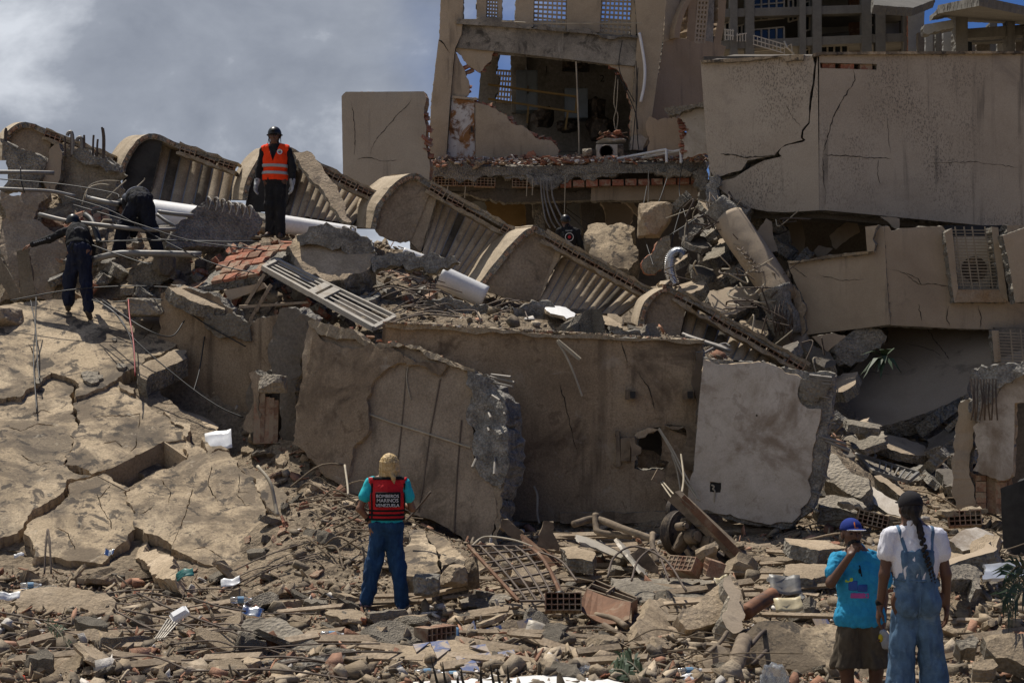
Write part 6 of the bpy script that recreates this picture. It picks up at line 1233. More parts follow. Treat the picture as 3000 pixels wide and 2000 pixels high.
def rods():
    r = random.Random(5)
    data = [[(400,1735,16.9),(520,1790,16.3),(700,1855,15.6)],[(340,1790,16.3),(470,1850,15.7),(690,1895,15.2)],[(0,1792,16.4),(120,1815,16.1),(240,1832,15.9),(300,1842,15.8)],[(350,1830,15.9),(500,1905,15.1),(620,1935,14.8)],[(560,1750,16.8),(640,1775,16.5),(720,1790,16.4)],[(0,1815,16.1),(180,1842,15.8),(330,1850,15.7),(450,1848,15.8)],[(480,1910,15),(600,1930,14.8)],[(860,1990,13.8),(700,1995,14),(600,1990,14)],[(360,1785,16.3),(480,1810,16.1),(600,1850,15.8),(705,1880,15.4)],[(420,1880,15.3),(520,1925,14.9),(600,1936,14.8)]]
    for q in data: pipe('steel_rod', q, .010, M['rebar'], uniq('thin rusty rod '+where(q[1][0],q[1][1]),q[1][0],q[1][1]), 'rod', 6, 6, group='rods across the left foreground')
    for q, rr, mt, lab in [([(755,1365,20.3),(790,1410,20.1),(805,1470,20),(812,1510,19.9)],.022,'wire','pale bent stick standing up left of the woman in the red vest'),([(1190,1525,19.5),(1230,1480,19.5),(1262,1440,19.4)],.012,'rebar','thin dark stick slanting up right of the woman in the red vest'),([(1010,1362,20.6),(1018,1420,20.2),(1020,1450,20)],.014,'wire','short pale stick poking up behind the heap left of the woman'),
        ([(1680,1535,20.6),(1745,1520,20.8),(1830,1550,20.4),(1915,1580,20.2)],.045,'dustmetal','dusty pipe running right from the upright tee, below the long wall'),([(1745,1505,20.8),(1746,1540,20.7),(1760,1560,20.6),(1850,1570,20.5)],.04,'dustmetal','upright dusty pipe tee below the long wall'),([(1912,1562,19.9),(1912,1600,19.7),(1925,1650,19.5)],.035,'dustmetal','short upright dusty pipe left of the hoist machine'),
        ([(1770,1830,16.6),(1830,1870,16.2),(1900,1920,15.6),(1990,1990,14.8)],.03,'dustmetal','long dusty bent pipe curving down the middle foreground'),([(1745,1800,17),(1800,1812,16.8),(1835,1835,16.5)],.03,'dustmetal','short dusty pipe end in the middle foreground'),([(2182,1795,16.8),(2220,1768,17),(2265,1740,17.2)],.075,'rustpipe','short thick rusty pipe right of the big concrete block'),([(2140,1995,14.2),(2158,1940,14.6),(2180,1875,15.2)],.075,'dustmetal','thick dusty pipe standing in the near foreground'),
        ([(2065,1920,14.8),(2110,1880,15.1),(2130,1850,15.3)],.02,'dustmetal','pair of dusty bent tubes below the big concrete block'),([(2200,1890,15.1),(2230,1855,15.4),(2250,1842,15.6)],.02,'rebar','dark bar sticking up from the flat tan slab, upper'),([(2205,1945,14.7),(2245,1905,15)],.018,'rebar','dark bar sticking up from the flat tan slab, lower'),
        ([(2000,1070,24),(2110,1010,24.6),(2140,1015,24.6)],.02,'steelbar','bundled grey bars at the right end of the long wall'),([(2010,985,24.5),(2060,1000,24.3),(2140,1028,24)],.03,'steelbar','pale bar lying across the right end of the long wall'),([(2000,978,24.6),(2040,992,24.4),(2130,1020,24.1)],.025,'steelbar','second pale bar above the right end of the long wall'),
        ([(130,1680,19),(134,1600,19.2),(140,1550,19.4),(146,1600,19.2),(150,1680,19)],.012,'rebar','hairpin loop of wire standing on the lower left of the roof slab'),([(1780,1690,17.5),(1800,1630,18),(1860,1600,18.5),(1950,1640,18),(2010,1730,17.2)],.012,'rebar','thin dark wire hoop over the rubble, middle'),([(1850,1700,17.5),(1870,1640,18),(1920,1610,18.4),(1960,1700,17.4)],.012,'rebar','second thin dark wire hoop left of the big concrete block')]:
        pipe('pipe' if rr > .028 else 'stick', q, rr, M[mt], lab, 'pipe' if rr > .028 else 'stick', 10 if rr > .028 else 6)
M['rustpipe'] = paint('orange_rusted_pipe', (.24,.11,.055), .7, .1, .4, 14, .4, ((.06,.055,.05),.52,.62,4,.8))
rods()
# ------------------------------------------------------------------ louvred light frame, fallen across the pile
def louvre():
    A, B, c, d = W(775,782,25.6), W(800,770,25.9), W(1138,938,24.9), W(1100,958,24.5)
    t = thing('louvre_frame', A, 'long dirty white louvred metal frame fallen diagonally across the pile', 'frame'); n = (B-A).cross(d-A).normalized()
    if n.y > 0: n = -n
    def P(s,u): return A.lerp(B,u).lerp(d.lerp(c,u), s)
    m = MB(); m.bar(P(0,-.2), P(1,-.2), .05,.07,n); m.build('side_rail', M['frame'], t); m = MB(); m.bar(P(0,1.5), P(1,1.5), .05,.07,n); m.build('side_rail', M['frame'], t)
    for s in (0,.44,.52,1): MB().bar(P(s,-.18), P(s,1.48), .12 if 0<s<1 else .06,.06,n).build('cross_rail', M['frame'], t)
    for k in range(4):
        u = .05+k*.4
        for a,b in ((.03,.42),(.54,.98)): MB().bar(P(a,u), P(b,u), .055,.015,(n+Vector((0,0,.8))).normalized()).build('slat', M['frame'], t)
    MB().add([P(0,-.15)-n*.06,P(0,1.45)-n*.06,P(1,1.45)-n*.06,P(1,-.15)-n*.06],[(0,1,2,3)]).build('backing', M['iron'], t)
louvre()
for i,(pts, Y, lab) in enumerate([([(905,810),(925,800),(1010,880),(1000,890)],25.8,'thin grey batten behind the louvred frame'),([(655,850),(770,828),(780,842),(670,880)],25.3,'pale painted board left of the louvred frame'),([(770,800),(778,805),(720,900),(712,895)],25.2,'dark splintered stick hanging below the left end of the louvred frame'),([(790,830),(798,836),(740,930),(730,960),(722,998),(718,996),(730,930)],24.9,'long splinter of wood hanging in front of the pit'),([(700,895),(900,882),(905,888),(702,903)],25.1,'thin batten lying under the louvred frame')]):
    solid('board', [(*q,1) for q in pts], Plane(Y), .05, [M['timber'] if i!=1 else M['balcony']]*2, lab, 'board', jag=.05, amp=.004)
# ------------------------------------------------------------------ hoist machine in front of the long wall
def hoist():
    Y = 20.6; k = Y/F; t = thing('hoist_machine', W(2050,1640,Y), 'dust-caked hoist machine with a grooved wheel under a steel beam, before the long wall', 'machine')
    c = W(2000,1562,Y); ax = Vector((.62,-.76,.12)).normalized(); x = Vector((0,0,1)); x = (x-ax*x.dot(ax)).normalized(); y = ax.cross(x)
    def disc(name, c, r0, prof, mat, par=None, n=40):
        m = MB(); N = len(prof); V = []
        for k_ in range(n):
            a = 2*math.pi*k_/n
            for (h, rr) in prof: V.append(c + ax*h + x*(rr*r0*math.cos(a)) + y*(rr*r0*math.sin(a)))
        m.add(V, [(i*N+j, ((i+1)%n)*N+j, ((i+1)%n)*N+j+1, i*N+j+1) for i in range(n) for j in range(N-1)])
        return m.build(name, mat, par or t)
    R0 = .285
    w = disc('wheel', c, R0, [(.0,.30),(.0,.78),(.03,.82),(.03,.95),(.055,1.0),(.03,1.0),(.02,.94),(.0,1.0),(-.02,.94),(-.04,1.0),(-.06,.94),(-.08,1.0),(-.11,.96),(-.11,.3)], M['iron'])
    disc('hub', c, R0, [(.12,.0),(.12,.16),(.05,.2),(.0,.34),(-.02,.34)], M['dustmetal'], w)
    for i in range(8):
        a = i*math.pi/4; q = c + x*(.17*math.cos(a)) + y*(.17*math.sin(a)) + ax*.004; MB().tube([q, q+ax*.006], .018, 8).build('wheel_hole', M['dark'], w)  # raised black discs, painted as the shade of holes in the wheel
    bm_ = W(1975,1450,Y-.2); en = W(2180,1640,Y-.55); m = MB(); m.bar(bm_, en, .17, .14, Vector((.4,-.3,1))); m.build('beam', M['dustmetal'], t)
    m = MB(); m.bar(bm_+Vector((.08,-.12,-.02)), en+Vector((.05,-.13,-.05)), .02,.09,Vector((.6,0,1))); m.build('beam_flange', M['rust'], t)
    for i,(px,py,w_,h_,dm,mt) in enumerate([(2010,1535,34,40,.16,'dustmetal'),(1996,1590,40,60,.24,'dustmetal'),(2030,1585,46,40,.22,'dustmetal'),(2060,1560,50,36,.2,'iron'),(2065,1610,60,56,.3,'iron'),(2105,1640,60,60,.35,'iron'),(2140,1620,50,50,.3,'iron'),(2035,1630,44,36,.2,'iron'),(2050,1540,30,26,.15,'dustmetal'),(2150,1660,50,40,.3,'iron')]):
        rock('motor_part', px, py, Y-.2-.02*i, w_, h_, dm, M[mt], None, None, 80+i, i*.5, sub=3, npl=14, nz=.03, parent=t)
    for px,py,r_ in ((2035,1570,.085),(2090,1590,.11),(2078,1645,.09),(2002,1540,.05)):
        q = W(px,py,Y-.42); d = disc('motor_drum', q, r_, [(.06,0),(.06,.7),(.03,.75),(.03,1),(-.1,1),(-.1,0)], M['dustmetal'], None, 20)
        for s in range(4): a = s*1.57; MB().tube([q+ax*.03+x*r_*.85*math.cos(a)+y*r_*.85*math.sin(a), q+ax*.05+x*r_*.85*math.cos(a)+y*r_*.85*math.sin(a)], .012, 6).build('bolt', M['iron'], d)
    for a,b in (((2030,1600),(2120,1690)),((2060,1530),(2150,1600)),((2010,1610),(2060,1680))): MB().bar(W(*a,Y-.4), W(*b,Y-.55), .05,.05).build('motor_strut', M['dustmetal'], t)
    MB().box(W(1928,1395,22.0), (.11,.08,.16), Matrix.Rotation(.5,3,'Y')).build('cable_weight', M['dustmetal'], t)
    for a,b in (((1934,1410),(1978,1470)),((1940,1408),(1990,1460)),((1995,1330),(1998,1440))): MB().tube(spl([W(*a,22.0), W((a[0]+b[0])/2+6,(a[1]+b[1])/2+10,21.4), W(*b,20.6)]), .011, 5).build('hoist_cable', M['wire'], t)
    disc('rear_wheel', W(1990,1500,Y+.3), .2, [(.04,.0),(.04,1),(-.04,1),(-.04,0)], M['iron'])
hoist()
def grille():
    t = thing('window_grille', W(1500,1720,17.8), 'bent steel window grille of crossed bars lying on the rubble, middle foreground', 'grille')
    T = [W(1372,1598,18.6), W(1545,1600,18.8), W(1650,1760,17.2), W(1520,1760,17.2)]
    def P(s,u): return T[0].lerp(T[1],u).lerp(T[3].lerp(T[2],u), s) + Vector((0,0,.12*math.sin(s*3.1)*u))
    for u in (0,1): MB().tube([P(i/6,u) for i in range(7)], .022, 6).build('frame_bar', M['rust'], t)
    for i in range(7): s = i/6; MB().tube([P(s,u/4) for u in range(5)], .013, 6).build('grille_bar', M['rebar'], t)
    for u in (.2,.4,.6,.8): MB().tube([P(i/6,u) for i in range(7)], .013, 6).build('grille_bar', M['rebar'], t)
    for i, q in enumerate([[(1545,1600,18.8),(1600,1650,18.2),(1640,1720,17.6),(1660,1800,17)],[(1560,1610,18.7),(1640,1640,18.4),(1690,1700,17.8)],[(1380,1600,18.6),(1420,1572,18.9),(1500,1580,18.8),(1560,1600,18.7)]]): MB().tube(spl([W(*p) for p in q]), .012, 6).build('grille_bar', M['wire'] if i==2 else M['rebar'], t)
grille()
def trough():
    t = thing('metal_trough', W(1770,1790,17.4), 'open curved rusty metal trough with inner dividers, middle foreground', 'trough'); A = W(1720,1725,17.6); B = W(1850,1765,17.0); Cc = W(1690,1780,17.0); D = W(1845,1815,16.6)
    m = MB(); n = 8; V = []
    for i in range(n+1):
        u = i/n; a = A.lerp(B,u); b = Cc.lerp(D,u); sag = Vector((0,0,-.10*math.sin(math.pi*u))); V += [a+sag*.2, b+sag]
    m.add(V, [(2*i,2*i+1,2*i+3,2*i+2) for i in range(n)]); o = m.build('trough_side', M['rust'], t); md = o.modifiers.new('t','SOLIDIFY'); md.thickness = .012
    m = MB(); E = W(1745,1700,18.0); G_ = W(1868,1752,17.5); m.add([A,B,G_,E,A+Vector((0,.0,-.2)),B+Vector((0,0,-.2)),G_+Vector((0,0,-.2)),E+Vector((0,0,-.2))], [(2,3,7,6),(4,5,6,7),(1,2,6,5),(3,0,4,7)]); m.build('trough_shell', M['rust'], t)
    m = MB(); m.bar(A.lerp(E,.5), B.lerp(G_,.5), .02,.03); m.build('trough_divider', M['dustmetal'], t); MB().bar(A.lerp(B,.45)+Vector((0,0,.01)), E.lerp(G_,.45), .02,.05).build('trough_divider', M['dustmetal'], t)
    MB().tube([A,B,G_,E,A], .012, 6).build('rim', M['dustmetal'], t)
trough()
for pts, Y, mt, lab in [([(1592,1524),(1622,1530),(1618,1560),(1640,1610),(1632,1612),(1590,1605),(1572,1598),(1582,1560)],20.4,'dustmetal','dust-covered bent metal plate hanging on a cord below the long wall'),([(1470,1520),(1490,1522),(1535,1560),(1530,1590),(1500,1575),(1466,1545)],20.8,'dustmetal','steel channel end leaning at the foot of the fractured wall, upper'),([(1530,1560),(1545,1570),(1660,1650),(1665,1685),(1640,1670),(1540,1600)],20.2,'rust','long steel channel leaning down toward the window grille'),([(1690,1560),(1760,1580),(1840,1625),(1850,1640),(1780,1615),(1700,1580)],20.2,'frame','chalky white batten lying below the long wall'),([(1810,1580),(1825,1585),(1880,1650),(1900,1680),(1880,1672),(1840,1620)],19.6,'frame','second chalky white batten below the hoist machine'),([(1846,1622),(1880,1600),(1930,1660),(1925,1680),(1880,1660)],19.4,'dustmetal','dust-covered metal flap left of the hoist machine'),([(1640,1600),(1690,1595),(1740,1610),(1735,1640),(1660,1630)],19.8,'tanstone','tan slab piece lying below the long wall'),([(1790,1690),(1850,1688),(2000,1690),(2140,1700),(2150,1740),(2000,1750),(1880,1760),(1800,1720)],18.6,'greystone','long grey slab lying left of the couple behind the big concrete block'),([(2300,1650),(2420,1648),(2440,1670),(2380,1690),(2300,1680)],18.8,'tanstone','long tan plate lying behind the man in the blue shirt'),([(2250,1690),(2300,1665),(2350,1730),(2360,1745),(2310,1720)],18.4,'greypipe','bent grey sheet behind the man in the blue shirt'),([(2300,1570),(2420,1580),(2480,1600),(2400,1610),(2320,1590)],19.8,'tanstone','tan dusty slab behind the head of the man in the blue shirt'),([(2770,1635),(2880,1600),(2900,1580),(2920,1600),(2910,1610),(2780,1650)],18.5,'balcony','long beam lying right of the woman in dungarees'),([(2775,1660),(2870,1640),(2880,1660),(2878,1720),(2860,1720),(2850,1690),(2780,1700)],17.6,'greystone','grey broken block right of the woman in dungarees'),([(2880,1648),(2930,1644),(3020,1638),(3020,1682),(2930,1690),(2880,1692)],17.0,'tin','shiny galvanised sheet at the right photo edge')]:
    solid('plate' if mt in ('dustmetal','tin','greypipe') else 'batten' if mt=='frame' else 'channel' if mt=='rust' else 'slab_piece', pts, Plane((pts[0][0],pts[0][1],Y+.2),(pts[len(pts)//2][0],pts[len(pts)//2][1],Y),(pts[-1][0],pts[-1][1],Y-.25) if abs((pts[-1][1]-pts[0][1]))>8 else (pts[len(pts)//3][0],pts[len(pts)//3][1]+9,Y-.3)) if mt not in ('dustmetal',) else Plane(Y), .03 if mt in ('dustmetal','frame','tin','rust','greypipe') else .16, [M[mt], M[mt] if mt in ('dustmetal','frame','tin','rust','greypipe') else M['concrete']], lab, 'plate' if mt in ('dustmetal','tin','greypipe') else 'batten' if mt=='frame' else 'channel' if mt=='rust' else 'slab', jag=.08, amp=.01)
# big foreground pieces
def flat(px0, pts, name, label, mat, side, th, tilt=.0, roll=0, Y=None, up=.12, cat='slab', **k):
    """slab lying on the mound; its top outline is given in photo pixels, tilt = slope towards the viewer"""
    cx = sum(p[0] for p in pts)/len(pts); cy = sum(p[1] for p in pts)/len(pts); g = ground(cx, cy) if Y is None else W(cx, cy, Y); g = g+Vector((0,0,up+.06)) if Y is None else g
    pl = Plane(g.y); pl.p = g; pl.n = Vector((roll, -math.sin(tilt), math.cos(tilt))).normalized(); ax = Vector((1,0,0)); pl.u = (ax-pl.n*ax.dot(pl.n)).normalized(); pl.v = pl.n.cross(pl.u)
    if Y is None or name in ('flat_slab',):               # lift until the piece lies on the mound instead of in it
        for _ in range(6):
            q = [pl.hit(a[0], a[1]) for a in pts]; gap = sorted(p.z-H1(p.x, p.y) for p in q)[len(q)//5]
            if gap > .02: break
            pl.p = pl.p + Vector((0, 0, .02-gap))
    o = slab(name, pts, pl, th, [mat, side], label=label, cat=cat, **k); return o, pl
T_, G_ = M['tanstone'], M['greystone']; LB = M['slabtop']
flat(0, [(45,1760),(60,1725),(130,1715),(210,1712),(240,1722),(310,1735),(340,1760),(330,1785),(290,1810),(255,1838),(200,1835),(120,1810),(50,1795)], 'flat_slab', 'big pale flat slab at lower left with a broken right end', T_, G_, .16, .55, amp=.02)
flat(0, [(232,1850),(255,1838),(300,1845),(380,1860),(420,1872),(415,1890),(380,1895),(320,1880),(240,1868)], 'flat_slab', 'narrow tan slab just below the big pale flat slab', T_, T_, .16, .7, amp=.02)
flat(0, [(705,1830),(720,1808),(800,1805),(850,1830),(960,1895),(935,1915),(880,1920),(760,1880),(715,1850)], 'flat_slab', 'grooved dark grey slab tilted up in the left centre foreground', M['grooved'] if 'grooved' in M else G_, G_, .22, .5, roll=-.15, amp=.02)
flat(0, [(655,1935),(760,1925),(900,1915),(1010,1910),(1020,1950),(900,1970),(760,1975),(660,1955)], 'beam', 'long rough grey beam lying along the bottom left centre', M['concrete'], M['aggregate'], .22, .9, amp=.05, cat='beam')
flat(0, [(330,1490+195),(385,1668),(420,1672),(440,1690),(380,1700),(330,1700)], 'flat_slab', 'small slab tilted against the foot of the great roof slab', T_, G_, .15, .9)
flat(0, [(390,1590),(415,1580),(480,1620),(520,1675),(510,1695),(470,1690),(420,1640)], 'leaning_slab', 'slab piece leaning, dark side outward, at the foot of the great roof slab', T_, T_, .2, .3, roll=-.5, amp=.02)
flat(0, [(110,2000),(150,1975),(230,1905),(242,1895),(262,1910),(230,1950),(180,2000)], 'beam_piece', 'tan beam piece sloping up in the bottom left corner', T_, M['brickdull'], .2, .8, roll=-.2, cat='beam')
flat(0, [(2185,1850),(2260,1815),(2400,1825),(2470,1830),(2560,1835),(2640,1880),(2640,1990),(2560,1995),(2450,1992),(2360,1975),(2300,1955),(2240,1960),(2190,1900)], 'flat_slab', 'large flat tan slab on the ground behind the legs of the couple', LB, T_, .2, .75, Y=15.4, amp=.03)
flat(0, [(2880,1858),(2960,1850),(3040,1862),(3040,1960),(2980,1930),(2920,1920),(2890,1890)], 'flat_slab', 'pale slab at the lower right edge', T_, G_, .18, .7, Y=14.6, amp=.02)
flat(0, [(2800,1870),(2850,1855),(2870,1870),(2860,1895),(2815,1900)], 'flat_slab', 'small grey slab right of the dungarees at lower right', G_, G_, .14, .6, Y=15)
flat(0, [(2850,1935),(2910,1925),(2925,1945),(2880,1960),(2850,1955)], 'flat_slab', 'small pale slab near the bottom right corner', T_, G_, .14, .6, Y=14)
flat(0, [(1345,1752),(1400,1735),(1470,1732),(1500,1745),(1480,1765),(1420,1780),(1350,1768)], 'flat_slab', 'dark grey flat slab on the ground right of the woman in the red vest', G_, G_, .1, .4)
flat(0, [(2520,1650),(2530,1640),(2400,1640)], 'plate', 'small tan plate half hidden behind the blue-shirted man', T_, T_, .05, .5)
def bigboulder():
    t = thing('boulder', W(1280,1620,19.4), 'large cracked tan boulder right of the woman in the red vest', 'boulder'); pl = Plane((1190,1650,19.0),(1360,1640,19.0),(1280,1555,19.9))
    slab('boulder_half', [(1185,1680),(1188,1600),(1196,1556),(1230,1550),(1246,1556),(1265,1590),(1285,1635),(1290,1668),(1250,1676),(1210,1682)], pl, .5, [LB,G_], t, amp=.05, jag=.1)
    slab('boulder_half', [(1250,1553),(1290,1560),(1318,1580),(1340,1610),(1366,1635),(1358,1652),(1330,1648),(1300,1660),(1294,1668),(1290,1635),(1270,1590)], pl, .5, [LB,G_], t, amp=.05, jag=.1)
bigboulder()
rock('boulder', 1330, 1690, 18.3, 84, 70, .5, T_, 'squat tan boulder under the large cracked boulder', 'boulder', 41); rock('boulder', 1384, 1680, 18.5, 44, 100, .4, M['dust'], 'upright dark earthy lump right of the squat tan boulder', 'lump', 42); rock('boulder', 1245, 1715, 17.9, 90, 70, .5, M['concrete'], 'rough dark lump between the woman and the squat boulder', 'lump', 43)
for i,(px,py,Y,w,h,mt,lab) in enumerate([(570,1978,13.8,70,60,'greystone','round-cornered grey block at the bottom edge, left of centre'),(730,1960,14.0,72,60,'tanstone','pale angular block on the bottom edge below the grooved slab'),(835,1990,13.6,80,50,'tanstone','pale lump on the bottom edge right of the angular block'),(360,1945,14.8,100,60,'tanstone','tan lump above the bottom edge at the left'),(450,1920,14.9,80,90,'dust','earthy hollow block lump left of the rods'),(720,1880,15.4,56,86,'greystone','dark pointed stone standing left of the grooved slab'),(1150,1980,13.8,60,50,'concrete','grey lump at the bottom edge, centre'),(1770,1990-90,15.2,110,70,'dust','earthy lump covered in splinters, right of the tile slab'),(1440,1610,20.5,30,40,'tanstone','small pale stone by the foot of the fractured wall'),(2150,1600,20.2,60,30,'dust','dusty lump under the hoist machine')]): rock('boulder', px, py, Y, w, h, .4, M[mt], lab, 'stone', 50+i)
def blockpair():
    r = random.Random(3)
    for nm, top, front, rt, Y, lab in [('a',[(1985,1800),(2140,1675),(2170,1725),(2182,1800),(2060,1835),(2010,1842)],None,None,16.4,'big tan concrete block over hollow bricks, left of the man in the blue shirt'),('b',[(1868,1850),(1878,1810),(1925,1755),(1965,1752),(1990,1790),(2020,1850),(1960,1872),(1895,1882)],None,None,15.8,'smaller tan concrete block over hollow bricks in front of the big one')]:
        t = thing('concrete_block', W(top[0][0],top[0][1],Y), lab, 'block'); pl = Plane((top[0][0],top[0][1],Y-.1),(top[-1][0],top[-1][1],Y-.2),(top[1][0],top[1][1],Y+.45))
        slab('plaster_top', top, pl, .12, [T_,T_], t, amp=.02, jag=.08)
        bp = Plane(Y+.05); a, b = ((2010,1868),(2120,1842)) if nm=='a' else ((1905,1895),(2010,1874)); brick_row(t, bp, a, b, r, HBLD, 0, .2, .02, .05, .6)
        if nm=='a': slab('block_side', [(2140,1680),(2172,1726),(2184,1805),(2180,1838),(2150,1850),(2120,1815),(2135,1760)], Plane((2140,1680,16.75),(2184,1805,16.2),(2120,1815,16.0)), .2, [M['balcony'],G_], t)
HBLD = HBL.copy(); HBLD.materials.clear(); HBLD.materials.append(M['brickdull'])
blockpair()
def tiles(pts, label, seed, tilt, nx, ny, Y=None):
    r = random.Random(seed); o, pl = flat(0, pts, 'tile_slab', label, T_, G_, .1, tilt, Y=Y, amp=.005, cat='slab')
    U = [pl.uv(pl.hit(*q)) for q in pts]; x0, x1 = min(u[0] for u in U), max(u[0] for u in U); y0, y1 = min(u[1] for u in U), max(u[1] for u in U); s = .15; a = .25
    for i in range(-12,12):
        for j in range(-12,12):
            cx = (x0+x1)/2+(i*math.cos(a)-j*math.sin(a))*s; cy = (y0+y1)/2+(i*math.sin(a)+j*math.cos(a))*s
            if inside(U, cx, cy) and r.random() < .72:
                q = [(cx+(dx*math.cos(a)-dy*math.sin(a))*s*.485, cy+(dx*math.sin(a)+dy*math.cos(a))*s*.485) for dx,dy in ((-1,-1),(1,-1),(1,1),(-1,1))]
                if r.random() < .4: q.pop(r.randrange(4))
                m = MB(); m.sweep([pl.at(*u,.002) for u in q], [pl.at(*u,.014) for u in q]); m.build('tile', M['bluetile'], o)
tiles([(1440,1862),(1450,1835),(1500,1812),(1552,1810),(1548,1850),(1530,1880),(1470,1882)], 'slab piece faced with broken blue tiles, centre foreground', 1, 1.0, 4, 4)
tiles([(1165,1900),(1230,1880),(1330,1870),(1420,1888),(1440,1920),(1400,1960),(1330,1965),(1250,1945)], 'dusty slab with scattered blue tiles lying nearest the bottom centre', 2, .35, 5, 5)
tiles([(1455,1920),(1500,1905),(1520,1915),(1490,1940),(1460,1945)], 'small piece with blue tiles right of the dusty tiled slab', 3, .6, 3, 3)
tiles([(1352,1830),(1390,1828),(1392,1845),(1365,1850)], 'little blue-tiled fragment left of the tiled slab piece', 4, .8, 2, 2)
tiles([(2380,1812),(2400,1805),(2425,1815),(2400,1830)], 'blue-tiled scrap left of the legs of the man in the blue shirt', 5, .8, 2, 2)
def rows():
    r = random.Random(14)
    for a, b, Y, lab, n in [((2475,1500),(2640,1540),21.6,'row of hollow clay blocks lying between the couple and the white wall',None),((2765,1520),(2890,1514),20.6,'course of broken hollow clay blocks right of the woman\'s head',None)]:
        t = thing('brick_course', W(*a,Y), lab, 'bricks'); pl = Plane((a[0],a[1],Y),(b[0],b[1],Y-.1),(a[0],a[1]+60,Y-.05)); brick_row(t, pl, a, b, r, HBLD if Y>21 else HBL, 0, .36, .02, .04, .9)
        slab('mortar_bed', [(a[0]-5,a[1]-24),(b[0]+5,b[1]-24),(b[0]+5,b[1]-14),(a[0]-5,a[1]-14)], Plane(Y-.02), .3, [M['mortar'],M['mortar']], t)
    flat(0,[(2780,1580),(2830,1545),(2860,1540),(2920,1570),(2940,1580),(2900,1600),(2820,1610)],'flat_slab','slab with pale plaster half in shadow right of the woman in dungarees', M['whitewall'], G_, .12, .6, Y=19.6)
    for i,(px,py,Y) in enumerate([(1650,595+1170,17),(1275,1862,15.6),(2090,1665,18.6),(2005,1660,18.8)]): inst('hollow_block', HBL, None, W(px,py,Y), Matrix.Rotation(i*.8,3,'Z') @ Matrix.Rotation(.3*i-.3,3,'X'), .9); tag(C.collection.objects[-1], ['hollow clay block lying beside the window grille','hollow clay block left of the blue-tiled slab','hollow clay block under the hoist machine, right','hollow clay block under the hoist machine, left'][i], 'brick')
rows()
